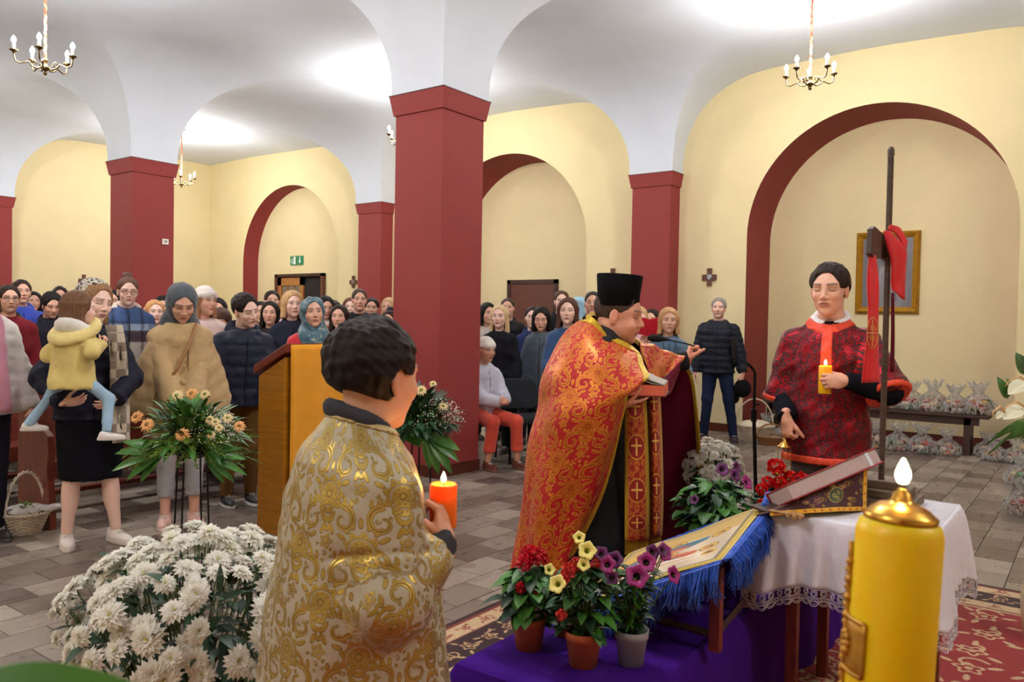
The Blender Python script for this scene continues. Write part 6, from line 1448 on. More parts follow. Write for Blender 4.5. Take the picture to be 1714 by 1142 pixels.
ic = thing('icon_cloth', 'icon cloth with painted haloed figures, gold border and long blue fringe', 'icon', tuple(ctr))
im_ = uvmat('painted_icon_cloth', img('icon_scene', icon_tex()), rough=.55, bstr=.1)
nn = 24; V = []; UV_ = []
for j in range(nn + 1):
    for i in range(nn + 1):
        u, v = i / nn, j / nn; V.append(ip(u, v, .004 + .004 * math.sin(u * 9 + v * 5))); UV_.append((1 - u * .99, 1 - v))
F = np.array([[j * (nn + 1) + i, (j + 1) * (nn + 1) + i, (j + 1) * (nn + 1) + i + 1, j * (nn + 1) + i + 1] for j in range(nn) for i in range(nn)])
o = link_mesh('printed_panel', npmesh('printed_panel', V, F, im_.m, uv=np.array(UV_)), None, ic); o.modifiers.new('t', 'SOLIDIFY').thickness = .004
blu = cloth('royal_blue_thread', (10, 74, 178), .8, .3, 200, .4, .25)
rr = random.Random(8)
def fringe(pa, pb, outw, n, ln_, name):
    mb = MB(); bandm = []
    for k in range(n):
        f_ = (k + rr.random()) / n; q = pa + (pb - pa) * f_; cl = .5 + .5 * math.sin(f_ * 40 + 2 * math.sin(f_ * 11)); L_ = ln_ * (.62 + .3 * cl + rr.uniform(-.12, .18)); sw = np.array([rr.uniform(-.018, .018) + .02 * math.sin(f_ * 47), rr.uniform(-.018, .018), 0])
        o_ = outw * (.018 + .012 * rr.random()); pts = [q + UPV * .004, q + o_ * .8 + UPV * .002, q + o_ * 1.3 - UPV * L_ * .4 + sw * .3, q + o_ * 1.2 - UPV * L_ * .75 + sw * .8, q + o_ - UPV * L_ + sw * 1.4]
        r_ = rr.uniform(.0011, .0022); mb.tube(pts, [r_, r_ * 1.2, r_, r_, r_ * .7], 3, cap=False)
    o = mb.build(name, blu, ic); o['kind'] = 'stuff'; o['label'] = 'long royal blue fringe'
    mb = MB(); mb.tube([pa + (pb - pa) * t_ + outw * .008 for t_ in np.linspace(0, 1, 24)], [.008 + .002 * math.sin(i * 2.1) for i in range(24)], 6); mb.build('blue_heading', blu, ic)
o2 = (I2 - I1) / np.linalg.norm(I2 - I1); o1 = (I1 - I4) / np.linalg.norm(I1 - I4)
fringe(ip(0, -.02), ip(0, 1.02), o1 * 1.6, 620, .125, 'fringe'); fringe(ip(0, 1.01), ip(1, 1.01), o2 * 1.6, 620, .120, 'fringe'); fringe(ip(0, 0), ip(1, 0), -o2 * 2.0, 300, .05, 'fringe')
# tuft of blue cloth at the far corner
v, f = surfnet(lambda P: smin(cap(P, (-.06, 0, 0), (.07, .02, .03), .018, .022), cap(P, (.0, .0, .0), (.02, -.03, .035), .022, .016), .02) + .006 * wav(P, 90, 4), (-.12, -.09, -.06), (.13, .09, .1), .005)
o = link_mesh('corner_tuft', npmesh('corner_tuft', v * .75 + at(1287, 844, 2.97), f, blu), None, ic)

# ================================================================ lectern
ld = onz(430, 888); LX, LY = ld[0], ld[1]; lh = 1.12
lec = thing('lectern', 'wooden lectern with sloping top and golden yellow cloth panel behind the boy', 'lectern', (LX + .3, LY - .2, 0))
M_['ochrewood'] = wood('ochre_varnished_wood', (142, 88, 10), (174, 114, 18), .35, 3)
sdv = onz(494, 862); sdr = (np.array([sdv[0] - LX, sdv[1] - LY, 0])); SW = .36
LQ = lambda x, y, z: (x, y, z)
# side faces -X ; body spans X LX..LX+.62 and Y LY-.42..LY
MB().add([LQ(LX, LY, 0), LQ(LX, LY - .28, 0), LQ(LX + .62, LY - .28, 0), LQ(LX + .62, LY, 0), LQ(LX, LY, lh - .07), LQ(LX, LY - .28, lh + .07), LQ(LX + .62, LY - .28, lh + .07), LQ(LX + .62, LY, lh - .07)], [(0, 3, 2, 1), (4, 5, 6, 7), (0, 1, 5, 4), (1, 2, 6, 5), (2, 3, 7, 6), (3, 0, 4, 7)]).build('body', M_['ochrewood'], lec, bevel=.006)
MB().add([LQ(LX - .02, LY + .03, lh - .06), LQ(LX - .02, LY - .31, lh + .10), LQ(LX + .64, LY - .31, lh + .10), LQ(LX + .64, LY + .03, lh - .06), LQ(LX - .02, LY + .03, lh - .0), LQ(LX - .02, LY - .31, lh + .16), LQ(LX + .64, LY - .31, lh + .16), LQ(LX + .64, LY + .03, lh - .0)], [(0, 3, 2, 1), (4, 5, 6, 7), (0, 1, 5, 4), (1, 2, 6, 5), (2, 3, 7, 6), (3, 0, 4, 7)]).build('sloping_top', M_['pewwood'], lec, bevel=.006)
gy = cloth('golden_yellow_cloth', (226, 152, 16), .8, .3, 240, .3, .08, 10)
sheet('cloth_panel', [[LQ(LX + .02, LY - .315, lh + .15), LQ(LX + .32, LY - .316, lh + .15), LQ(LX + .55, LY - .315, lh + .15)], [LQ(LX + .02, LY - .32, lh - .2), LQ(LX + .32, LY - .325, lh - .2), LQ(LX + .55, LY - .32, lh - .2)], [LQ(LX + .02, LY - .315, .12), LQ(LX + .32, LY - .33, .11), LQ(LX + .55, LY - .315, .12)]], 10, 8, gy, lec, thick=.006, disp=lambda u, v: .004 * np.sin(u * 14))
# ================================================================ rug
def rug_tex():
    W, H = RUG[1] - RUG[0], RUG[3] - RUG[2]; p = Pic(1560, 1320, W, H, (140, 30, 32))
    rs = np.random.RandomState(1)
    P_ = p
    def motif(x, y, r, c, t):
        p = P_.win(x, y, r * 3.2)
        if p.x.size == 0: return
        p.put(np.abs(flower_d(p, x, y, r, 5, .4, t)) - r * .16, c); p.put(p.disc(x, y, r * .3), c)
        q = scroll(x + r * 1.1, y, r * 1.3, t, .7, 1, 8); p.put(p.line(q, r * .14), c)
        for k in range(3): a = t + k * 2.1; p.put(p.oval(x + 1.9 * r * math.cos(a), y + 1.9 * r * math.sin(a), r * .6, r * .24, a), c)
        p.back()
    # only the part in front of the altar is seen; motifs are painted there
    for iy in range(11):
        for ix in range(12):
            x, y = W - .55 - ix * .27 - (.13 if iy % 2 else 0), H - .55 - iy * .25
            if x > .5 and y > .5: motif(x + rs.uniform(-.03, .03), y + rs.uniform(-.03, .03), .058, (186, 158, 118), rs.rand() * 6)
    e = np.minimum(np.minimum(p.x, W - p.x), np.minimum(p.y, H - p.y))
    p.put(e - .46, (190, 160, 120)); p.put(e - .44, (110, 26, 28)); p.put(e - .425, (190, 162, 124)); p.put(e - .34, (46, 18, 22))
    p.put(e - .15, (196, 168, 128)); p.put(e - .05, (120, 40, 34)); p.put(e - .03, (52, 22, 24)); p.put(np.abs(e - .335) - .006, (196, 168, 128)); p.put(np.abs(e - .155) - .005, (90, 30, 30))
    for k in range(38):
        for (off, c, r) in ((.245, (186, 152, 108), .035), (.10, (132, 52, 40), .022), (.385, (120, 40, 36), .016)):
            for (x, y) in ((W - off, H - .1 - k * .15), (W - .1 - k * .15, H - off)):
                if x > .1 and y > .1 and min(W - x, H - y) > off - .01: motif(x, y, r, c, k * 1.3)
    p.a *= (.9 + .2 * rs.rand(1320, 1560))[..., None]; return p.a
rg = uvmat('patterned_wool_rug', img('rug_pattern', rug_tex()), rough=.95, bstr=.2).m
x0, x1, y0, y1 = RUG; r_ = thing('rug', 'red patterned oriental rug with dark and cream borders', 'rug', ((x0 + x1) / 2, (y0 + y1) / 2, 0))
V = np.array([(x0, y0, .006), (x1, y0, .006), (x1, y1, .006), (x0, y1, .006), (x0, y0, .0005), (x1, y0, .0005), (x1, y1, .0005), (x0, y1, .0005)], float)
o = link_mesh('pile', npmesh('pile', V, np.array([(0, 1, 2, 3), (4, 7, 6, 5), (0, 4, 5, 1), (1, 5, 6, 2), (2, 6, 7, 3), (3, 7, 4, 0)]), rg, smooth=False, uv=np.array([(0, 0), (1, 0), (1, 1), (0, 1)] * 2, float)), None, r_)

# ================================================================ foreground paschal candle and leaf
ca, cb = at(1507, 868, .80), at(1487, 1142, .80); ax = (ca - cb) / np.linalg.norm(ca - cb); cR = .0405
pc = thing('paschal_candle', 'very large yellow altar candle with brass cap and gold relief in the foreground', 'candle', tuple(ca - ax * .62))
base = ca - ax * .62; Ra = np.cross(ax, Fn); Ra /= np.linalg.norm(Ra); Rb = np.cross(ax, Ra)
def rev(prof, n=48):
    mb = MB(); vs = [ca + ax * h + Ra * r * math.cos(2 * PI * k / n) + Rb * r * math.sin(2 * PI * k / n) for r, h in prof for k in range(n)]
    return mb.add(vs, [(i * n + k, i * n + (k + 1) % n, (i + 1) * n + (k + 1) % n, (i + 1) * n + k) for i in range(len(prof) - 1) for k in range(n)])
wy = wax('bright_yellow_wax', (255, 206, 10), .012)
rev([(0, -.62), (cR, -.62), (cR, -.014), (cR - .003, -.004), (cR - .010, 0), (0, 0)]).build('wax', wy, pc, True)
rev([(.034, -.001), (.035, .003), (.031, .006), (.027, .010), (.020, .014), (.013, .016), (.010, .019), (.008, .026), (.0045, .028), (.0045, .030), (0, .030)]).build('brass_cap', M_['brass'], pc, True)
MB().tube([ca + ax * .028, ca + ax * .040], .0022, 8).build('wick', M_['wick'], pc)
fb = ca + ax * .034; mb = MB(); n = 16
prof = [(0, 0), (.0050, .002), (.0072, .008), (.0070, .013), (.0046, .019), (.0018, .025), (0, .027)]
mb.add([fb + UPV * h + np.array([r * math.cos(2 * PI * k / n), r * math.sin(2 * PI * k / n), 0]) for r, h in prof for k in range(n)], [(i * n + k, i * n + (k + 1) % n, (i + 1) * n + (k + 1) % n, (i + 1) * n + k) for i in range(len(prof) - 1) for k in range(n)])
mb.build('flame', M_['flame'], pc, True); point('flame_light', tuple(fb + UPV * .018), 1.1, (1, .6, .25), .008)
# gold relief on the side turned to the left
def onC(ang, h, r=0): d = -Rn * math.cos(ang) - Fn * math.sin(ang); d = d - ax * (d @ ax); d /= np.linalg.norm(d); return ca + ax * h + d * (cR + r)
goldr = simple('gold_relief', (190, 140, 52), .45, .5, .2, 60, .4, 80)
mb = MB(); mb.grid(lambda u, v: onC(-.35 + .85 * u, -.155 + .052 * v, .0012), 12, 4); o = mb.build('relief_plate', goldr, pc, True); o.modifiers.new('t', 'SOLIDIFY').thickness = .003
mb = MB()
for s_ in (0, 1): mb.tube([onC(-.35 + .85 * q, -.155 + .052 * s_, .002) for q in np.linspace(0, 1, 10)], .0022, 6)
for q in (0, 1): mb.tube([onC(-.35 + .85 * q, -.155 + .052 * t_, .002) for t_ in np.linspace(0, 1, 6)], .0022, 6)
mb.build('relief_rim', goldr, pc, True)
mb = MB(); rr = random.Random(2)
mb.tube([onC(-.42 + .02 * math.sin(i), -.03 - .25 * i / 20, .002) for i in range(21)], .0028, 6)
for i in range(26): h = -.05 - i * .009; mb.sphere(onC(-.40 + .07 * (-1) ** i, h, .0025), .0042, 7, 5)
for k in range(9): a = k * 2 * PI / 9; mb.sphere(onC(-.15 + .12 * math.cos(a), -.129 + .010 * math.sin(a), .003), .0042, 8, 5)
mb.build('wheat_ear_relief', goldr, pc, True)
MB().lathe([(0, 0), (.13, 0), (.13, .015), (.05, .03), (.02, .06), (.018, .3), (.03, .33), (.018, .36), (.02, base[2] - .06), (.055, base[2] - .02), (.06, base[2] + .01), (.05, base[2] + .01), (0, base[2])], (base[0], base[1], 0), 28).build('candlestick', M_['brass'], pc, True)
def leaf_grid(mb, o_, d, n_, L, W, bend=.3, fold=.15, nu=4, nv=8, lobes=0, mi=0, tipw=.0, ser=0):
    """one leaf: o_ origin, d direction, n_ upper normal"""
    d = np.array(d, float); d /= np.linalg.norm(d); n_ = np.array(n_, float); n_ -= d * (n_ @ d); n_ /= np.linalg.norm(n_) + 1e-9; s = np.cross(d, n_)
    def f(u, v):
        w_ = W * (math.sin(PI * min(1, v ** .75)) ** .8 + tipw) * (1 + (ser * math.sin(v * 40) if ser else 0)) * (1 - .45 * lobes * (.5 + .5 * math.cos(v * lobes * 6.28)) if lobes else 1); a = (u - .5) * 2
        return np.array(o_) + d * L * v * (1 - .12 * abs(bend) * v) + n_ * (-bend * L * v * v + fold * w_ * abs(a)) + s * a * w_ / 2
    mb.grid(f, nu, nv, mi)
def leafmat(name, rgb, rgb2=None, rough=.45):
    t = NT(name); c = srgb(*rgb); c2 = srgb(*(rgb2 or tuple(int(v * .62) for v in rgb))); t.set(base=t.ramp(t.noise(9, 4), [(.35, c2), (.65, c)]), rough=rough); t.b.inputs['Transmission Weight'].default_value = 0; t.set(sss=.1); t.b.inputs['Subsurface Scale'].default_value = .01; t.bump(t.noise(60, 3), .15, .004); return t.m
M_['leaf'] = leafmat('fresh_green_leaf', (70, 128, 44)); M_['leafd'] = leafmat('dark_green_leaf', (40, 78, 44)); M_['leafy'] = leafmat('yellow_green_leaf', (112, 150, 44)); M_['stem'] = simple('green_stem', (74, 106, 48), .6)
fp = thing('foliage_plant', 'out of focus green leaf rising into the lower left corner', 'plant', tuple(at(110, 1500, .52)))
mb = MB(); q = at(60, 1300, .46); leaf_grid(mb, at(-150, 1252, .33), Rn * 1 + UPV * .42 + Fn * .1, UPV * 1 - Fn * .7, .094, .046, .40, .1, 6, 14); mb.build('leaf', leafmat('bright_leaf', (66, 118, 18)), fp, True)
mb = MB(); leaf_grid(mb, at(-80, 1300, .34), Rn * .8 + UPV * .1 - Fn * .1, UPV, .10, .05, .3, .1, 6, 14); mb.build('leaf', bpy.data.materials['bright_leaf'], fp, True)
MB().tube([at(-150, 1252, .33), at(-140, 1900, .36), at(-120, 3200, .42)], .003, 6).build('stem', M_['stem'], fp)

# ================================================================ flowers
def petal_flower(R, n, layers, w, cup, col_mi=0, centre=None, pointed=1.):
    mb = MB(); rr = random.Random(int(R * 1000) + n)
    for l in range(layers):
        f_ = 1 - .22 * l
        for k in range(n - 2 * l):
            a = 2 * PI * (k + .5 * l) / (n - 2 * l) + rr.uniform(-.1, .1); el = cup[0] + (cup[1] - cup[0]) * l / max(1, layers - 1) + rr.uniform(-.12, .12); d = np.array([math.cos(a) * math.cos(el), math.sin(a) * math.cos(el), math.sin(el)])
            leaf_grid(mb, d * R * .06, d, UPV, R * f_ * rr.uniform(.85, 1.08), w * f_, .22 - .1 * l, .25, 2, 3)
    if centre: mb.sphere((0, 0, R * .10), R * centre, 8, 5, 1, (1, 1, .5))
    return mb
white_p = NT('white_petal'); white_p.set(base=srgb(252, 250, 244), rough=.7, sss=.35); white_p.b.inputs['Subsurface Scale'].default_value = .01; nt_ = white_p.t; df = nt_.nodes.new('ShaderNodeBsdfDiffuse'); tr_ = nt_.nodes.new('ShaderNodeBsdfTranslucent'); mx = nt_.nodes.new('ShaderNodeMixShader'); df.inputs[0].default_value = srgb(252, 250, 244); tr_.inputs[0].default_value = srgb(250, 248, 236); mx.inputs[0].default_value = .35; nt_.links.new(df.outputs[0], mx.inputs[1]); nt_.links.new(tr_.outputs[0], mx.inputs[2]); nt_.links.new(mx.outputs[0], [n for n in nt_.nodes if n.type == 'OUTPUT_MATERIAL'][0].inputs[0]); white_p = white_p.m
ycen = simple('yellow_green_centre', (190, 190, 60), .7)
mum = [petal_flower(.033, 18, 5, .0155, (.0, 1.25), 0, .14).mesh('blossom', [white_p, ycen], True), petal_flower(.032, 16, 4, .016, (-.15, 1.0), 0, .2).mesh('blossom', [white_p, ycen], True), petal_flower(.030, 16, 6, .015, (.1, 1.35), 0, None).mesh('blossom', [white_p], True)]
def orient(n_, spin=0.):
    n_ = Vector([float(v) for v in n_]).normalized(); return (n_.to_track_quat('Z', 'Y').to_matrix() @ Matrix.Rotation(spin, 3, 'Z')).to_4x4()
def putm(name, me, loc, n_, sc, parent, spin=0.):
    o = bpy.data.objects.new(name, me); COL.objects.link(o); o.parent = parent; o.matrix_parent_inverse = pmat(parent).inverted(); o.matrix_basis = Matrix.Translation([float(v) for v in loc]) @ orient(n_, spin) @ Matrix.Scale(sc, 4); return o
def mum_bush(label, c, R, rz, n, sc, potr, seed, name='chrysanthemum_bush', stuffleaves=420, polar=.1):
    rr = random.Random(seed); p = thing(name, label, 'flowers', (c[0], c[1], max(0, c[2] - rz - .3))); pts = []
    ga = PI * (3 - 5 ** .5); cl = []
    for i in range(n):
        zf = 1 - (i + .5) / n * (1 - polar) * 1.25; a = i * ga + rr.uniform(-.3, .3); rxy = math.sqrt(max(0, 1 - zf * zf)); d = np.array([rxy * math.cos(a), rxy * math.sin(a), zf]); r_ = 1 + rr.uniform(-.13, .07)
        q = np.array(c) + d * np.array([R, R, rz]) * r_; pts.append((q, d)); putm('blossom', mum[rr.choice((0, 0, 1, 2))], q, d + np.array([rr.uniform(-.35, .35), rr.uniform(-.35, .35), rr.uniform(-.1, .4)]), sc * rr.uniform(.82, 1.2), p, rr.uniform(0, 6))
    mb = MB(); base = np.array([c[0], c[1], c[2] - rz - .12])
    for q, d in pts: mb.tube([q, (q * .5 + base * .5) + d * .02, base], .0018, 3, cap=False)
    o = mb.build('stems', M_['stem'], p); o['kind'] = 'stuff'
    mb = MB()
    for i in range(stuffleaves):
        zf = rr.uniform(-.85, .8); a = rr.uniform(0, 6.28); rxy = math.sqrt(1 - zf * zf); d = np.array([rxy * math.cos(a), rxy * math.sin(a), zf]); q = np.array(c) + d * np.array([R, R, rz]) * rr.uniform(.45, .93)
        leaf_grid(mb, q, d + np.array([rr.uniform(-.9, .9), rr.uniform(-.9, .9), rr.uniform(-.9, .5)]), UPV + d * .5, rr.uniform(.045, .085), rr.uniform(.02, .038), .3, .15, 2, 4, lobes=.9)
    o = mb.build('leaves', M_['leafd'], p, True); o['kind'] = 'stuff'
    z0 = max(0, c[2] - rz - .3); h_ = c[2] - rz * .8 - z0
    MB().lathe([(0, 0), (potr * .75, 0), (potr, h_ * .9), (potr * 1.08, h_ * .9), (potr * 1.08, h_), (potr * .9, h_), (potr * .85, h_ * .9), (0, h_ * .9)], (c[0], c[1], z0), 24).build('pot', simple('plant_pot', (96, 60, 44), .7), p, True)
    return p
q = at(318, 1052, 2.35); mum_bush('large round bush of white chrysanthemums in the left foreground beside the boy', (q[0], q[1], q[2]), .345, .29, 150, 1.22, .15, 4, stuffleaves=620)
q = at(1196, 800, 4.7); mum_bush('smaller bush of white chrysanthemums behind the maroon lining of the cope', (q[0], q[1], q[2]), .17, .22, 46, 1.25, .10, 9, stuffleaves=160)

# tall wire flower stands with arrangements
cream = simple('cream_petal', (240, 214, 160), .6, 0, .06); peach = simple('peach_petal', (238, 176, 112), .6, 0, .08)
gerb = [petal_flower(.038, 18, 2, .010, (-.05, .25), 0, .3).mesh('blossom', [peach, simple('ochre_centre', (150, 110, 50), .8)], True), petal_flower(.034, 18, 2, .009, (-.05, .3), 0, .34).mesh('blossom', [cream, simple('green_centre', (130, 140, 70), .8)], True)]
def flower_stand(label, c, seed, dirx, blossoms, big, W_=.34):
    rr = random.Random(seed); c = np.array(c); p = thing('flower_stand', label, 'flower stand', (c[0], c[1], 0)); sm_ = M_['blackmetal']
    for k in range(4):
        a = k * PI / 2 + .5; MB().tube([(c[0] + .075 * math.cos(a), c[1] + .075 * math.sin(a), c[2] - .02), (c[0] + .11 * math.cos(a), c[1] + .11 * math.sin(a), .004)], .0045, 6).build('leg', sm_, p)
    mb = MB(); mb.tube([(c[0] + .08 * math.cos(a), c[1] + .08 * math.sin(a), c[2] - .03) for a in np.linspace(0, 2 * PI, 20)], .004, 5); mb.build('ring', sm_, p)
    MB().lathe([(0, -.05), (.06, -.05), (.085, .02), (.075, .02), (0, .015)], c, 20).build('bowl', sm_, p, True)
    mb = MB()
    for i in range(210):        # feathery sprigs
        a = rr.uniform(0, 6.28); el = rr.uniform(-.15, 1.3); d = np.array([math.cos(a) * math.cos(el), math.sin(a) * math.cos(el), math.sin(el)]); L_ = rr.uniform(.6, 1.05) * (W_ if el < .5 else .21); st_ = c + np.array([0, 0, .02])
        pts = [st_ + d * L_ * t_ + UPV * (-.10 * t_ * t_ * (el < .5)) * L_ * 2 for t_ in (0, .3, .6, .85, 1)]; mb.tube(pts, .0015, 3, cap=False)
        for k in range(26):
            t_ = .25 + .75 * k / 26; q = pts[0] + d * L_ * t_ + UPV * (-.10 * t_ * t_ * (el < .5)) * L_ * 2; sd = np.cross(d, [rr.uniform(-1, 1), rr.uniform(-1, 1), rr.uniform(-1, 1)]); sd /= np.linalg.norm(sd) + 1e-9; e_ = q + (sd * .9 + d * .7) * .040 * (1.15 - t_ * .7); w_ = np.cross(sd, d) * .0034; mb.add([q - w_, q + w_, e_], [(0, 1, 2)])
    o = mb.build('fern_sprigs', M_['leafy'] if seed % 2 else M_['leaf'], p); o['kind'] = 'stuff'
    mb = MB()
    for i in range(430):
        a = rr.uniform(0, 6.28); el = rr.uniform(-.3, 1.4); d = np.array([math.cos(a) * math.cos(el), math.sin(a) * math.cos(el), math.sin(el)]); leaf_grid(mb, c + UPV * .05 + d * rr.uniform(.03, .19) * np.array([1.1, 1.1, .85]), d + np.array([rr.uniform(-.4, .4)] * 3), UPV, rr.uniform(.06, .12), .032, .3, .1, 2, 4)
    o = mb.build('leaves', M_['leaf'] if seed % 2 else M_['leafd'], p, True); o['kind'] = 'stuff'
    for (px, py, L_, W2, sx_, sy_) in big:
        mb = MB(); d = Rn * sx_ + UPV * sy_ - Fn * .35
        s_ = np.cross(d, -Fn); base = c + Rn * px + UPV * py - Fn * .09
        for k in range(-2, 3): dd = d / np.linalg.norm(d) + .34 * k * np.cross(Fn, d) / np.linalg.norm(d); leaf_grid(mb, base, dd, UPV * .6 - Fn, L_ * (1 - .12 * abs(k)), W2, .25, .12, 4, 8)
        mb.build('broad_leaf', leafmat('glossy_broad_leaf', (84, 142, 60), (50, 100, 40), .3) if 'glossy_broad_leaf' not in bpy.data.materials else bpy.data.materials['glossy_broad_leaf'], p, True)
    for (bx, by, bd, kind, s_) in blossoms: putm('blossom', gerb[kind], c + Rn * bx + UPV * by + Fn * bd, -Fn * .8 + UPV * .5 + Rn * bx, s_, p, bx * 20)
    mb = MB()
    for i in range(420):
        a = rr.uniform(0, 6.28); el = rr.uniform(.1, 1.3); d = np.array([math.cos(a) * math.cos(el), math.sin(a) * math.cos(el), math.sin(el)]); q = c + Rn * .12 - Fn * .05 + UPV * .03 + d * rr.uniform(.09, .17); mb.sphere(q, rr.uniform(.0022, .0042), 5, 3)
    o = mb.build('babys_breath', white_p, p); o['kind'] = 'stuff'
    return p
S4 = 4.0 / FPX
flower_stand('tall black wire flower stand with peach and white arrangement left of the lectern', at(322, 748, 4.0), 5, 0,
   [(-.245, .155, -.08, 0, 1.0), (-.155, .13, -.16, 0, 1.05), (.03, .09, -.20, 0, 1.05), (-.06, .26, -.05, 1, 1.0), (.0, .27, -.02, 0, .9), (.06, .265, 0, 1, .9), (.165, .145, -.14, 1, .8), (.21, .16, -.10, 1, .85), (.19, .12, -.16, 1, .7), (.26, .12, -.08, 0, .9), (.16, .09, -.18, 1, .7), (.14, .155, -.14, 1, .8)],
   [(-.10, .0, .27, .055, -1, -.30), (.10, -.01, .24, .045, 1, -.35)])
flower_stand('tall black wire flower stand with cream arrangement before the big red column', at(696, 722, 4.35), 8, 0,
   [(-.06, .19, -.15, 0, 1.25), (.04, .235, -.12, 1, 1.0), (-.07, .255, -.05, 1, .9), (.155, .15, -.1, 1, .8), (.09, .26, 0, 1, .7)],
   [(.08, .0, .25, .065, .55, -.75), (-.05, .0, .16, .05, .6, .05)], .20)

# potted flowers
terra = simple('terracotta_plastic', (190, 92, 50), .6, 0, .1, 8); greyp = simple('grey_plastic', (150, 150, 156), .55, 0, .05)
pet = MB(); nA = 25
for i, (r, h) in enumerate(((.004, -.035), (.007, -.018), (.014, -.004), (.026, .004), (.034, .0))):
    pass
def trumpet(R, mats):
    mb = MB(); prof = [(.10, -1.1), (.2, -.55), (.34, -.15), (.62, .06), (.86, .10), (1.0, .03)]; n = 30; vs = []
    for i, (r, h) in enumerate(prof):
        for k in range(n): a = 2 * PI * k / n; f_ = 1 + .10 * math.cos(5 * a) * (i > 2) + .03 * math.cos(15 * a) * (i > 3); vs.append((R * r * f_ * math.cos(a), R * r * f_ * math.sin(a), R * (h + (.05 * math.cos(10 * a) if i > 4 else 0))))
    for i in range(len(prof) - 1): mb.add(vs[i * n:(i + 2) * n], [(k, (k + 1) % n, n + (k + 1) % n, n + k) for k in range(n)], 1 if i < 2 else 0)
    return mb.mesh('blossom', mats, True)
purp = simple('magenta_petunia', (150, 28, 110), .5, 0, .25, 30); dpurp = simple('dark_petunia_throat', (50, 8, 40), .6)
PET = trumpet(.030, [purp, dpurp]); PETD = trumpet(.024, [simple('deep_purple_petunia', (90, 20, 84), .5, 0, .2, 30), dpurp]); YEL = trumpet(.027, [simple('pale_yellow_petal', (240, 226, 130), .55, 0, .06), ycen])
def cluster(col, R, seed, name): 
    mb = MB(); rr = random.Random(seed)
    for i in range(34):
        zf = rr.uniform(-.3, 1); a = rr.uniform(0, 6.28); q = math.sqrt(1 - zf * zf); d = np.array([q * math.cos(a), q * math.sin(a), zf])
        for k in range(4): e = d + .9 * np.array([rr.uniform(-1, 1), rr.uniform(-1, 1), rr.uniform(-.5, 1)]); leaf_grid(mb, d * R * .55, e, d, R * .62, R * .5, .2, .2, 2, 2)
    return mb.mesh('blossom', simple(name, col, .5, 0, .15, 30), True)
RED_ = cluster((206, 14, 44), .032, 1, 'crimson_geranium'); COR = cluster((226, 70, 62), .024, 2, 'coral_begonia'); SCA = cluster((222, 16, 16), .042, 3, 'scarlet_geranium')
def potplant(label, base, pot, potr, poth, Rf, hf, cnt, lw, mats, blooms, seed, upright=0.):
    rr = random.Random(seed); p = thing('potted_plant', label, 'potted plant', tuple(base)); b = np.array(base)
    mb = MB().lathe([(0, .004), (potr * .70, .004), (potr * .70, 0), (potr * .74, 0), (potr * .93, poth * .74), (potr, poth * .76), (potr * 1.04, poth), (potr * .96, poth), (potr * .9, poth * .85), (0, poth * .84)], b, 28); mb.build('pot', pot, p, True)
    mb = MB().lathe([(0, poth * .88), (potr * .92, poth * .86)], b, 16); mb.build('soil', simple('dark_soil', (40, 30, 24), .95) if 'dark_soil' not in bpy.data.materials else bpy.data.materials['dark_soil'], p)
    t0 = b + UPV * poth * .85; L2 = [MB(), MB()]; stm = MB()
    for i in range(cnt):
        a = rr.uniform(0, 6.28); h_ = rr.random() ** .8; r_ = Rf * (math.sin(PI * min(.98, .25 + h_ * .62)) if not upright else (.45 + .5 * h_)) * rr.uniform(.35, 1); q = t0 + np.array([r_ * math.cos(a), r_ * math.sin(a), hf * h_]); d = np.array([math.cos(a), math.sin(a), rr.uniform(-.5, .5) + upright * .8])
        leaf_grid(L2[i % 2], q - d * .02, d, UPV, rr.uniform(.6, 1.1) * lw[0], rr.uniform(.7, 1.1) * lw[1], .35, .18, 2, 5, ser=.06)
        if i % 5 == 0: stm.tube([t0, (t0 + q) / 2 + UPV * .01, q], .0022, 4, cap=False)
    for k in (0, 1): o = L2[k].build('leaves', mats[k], p, True); o['kind'] = 'stuff'
    for (me, x, y, f_, s_) in blooms:
        q = t0 + Rn * x + UPV * y - Fn * f_; putm('blossom', me, q, -Fn * .85 + UPV * .5 + Rn * x * 6, s_, p, x * 40); stm.tube([t0, t0 * .4 + q * .6, q], .002, 4, cap=False)
    stm.build('stems', M_['stem'], p, False); return p
def pz(x, y, z=PZ): return onz(x, y, z)
potplant('crimson geranium in a terracotta pot, leftmost on the purple podium', pz(885, 1084), terra, .056, .105, .10, .17, 130, (.085, .055), (M_['leafd'], M_['leaf']), [(RED_, .0, .215, .02, 1.05), (RED_, -.02, .20, .05, .8), (RED_, .03, .20, .0, .85), (RED_, -.03, .13, .07, .6), (RED_, .02, .118, .08, .5), (YEL, .06, .18, .05, .7)], 1)
potplant('small coral begonia in a terracotta pot, middle of the purple podium', pz(976, 1112), terra, .058, .108, .095, .22, 130, (.075, .045), (M_['leafd'], M_['leaf']), [(COR, -.055, .21, .05, 1.0), (COR, -.03, .225, .03, .9), (COR, -.07, .19, .06, .8), (COR, .035, .215, .0, .9), (COR, -.075, .09, .08, .7), (YEL, -.09, .185, .09, 1.0), (YEL, .0, .275, .05, 1.0), (YEL, -.02, .30, .0, .7), (YEL, -.01, .235, .06, .7), (PETD, .05, .25, .0, 1.0)], 2)
potplant('purple petunias in a grey plastic pot at the podium edge', pz(1056, 1110), greyp, .052, .108, .075, .21, 190, (.060, .024), (M_['leaf'], M_['leafd']), [(PET, .0, .205, .08, 1.15), (PET, .035, .235, .04, 1.0), (PET, .12, .195, .03, .9), (PET, .10, .25, -.02, .95), (PETD, .06, .255, .0, 1.0), (PETD, -.06, .235, .02, 1.1), (PETD, -.075, .19, .06, 1.0), (PET, -.085, .225, .04, .9), (PETD, .09, .26, .0, .8)], 3, .4)
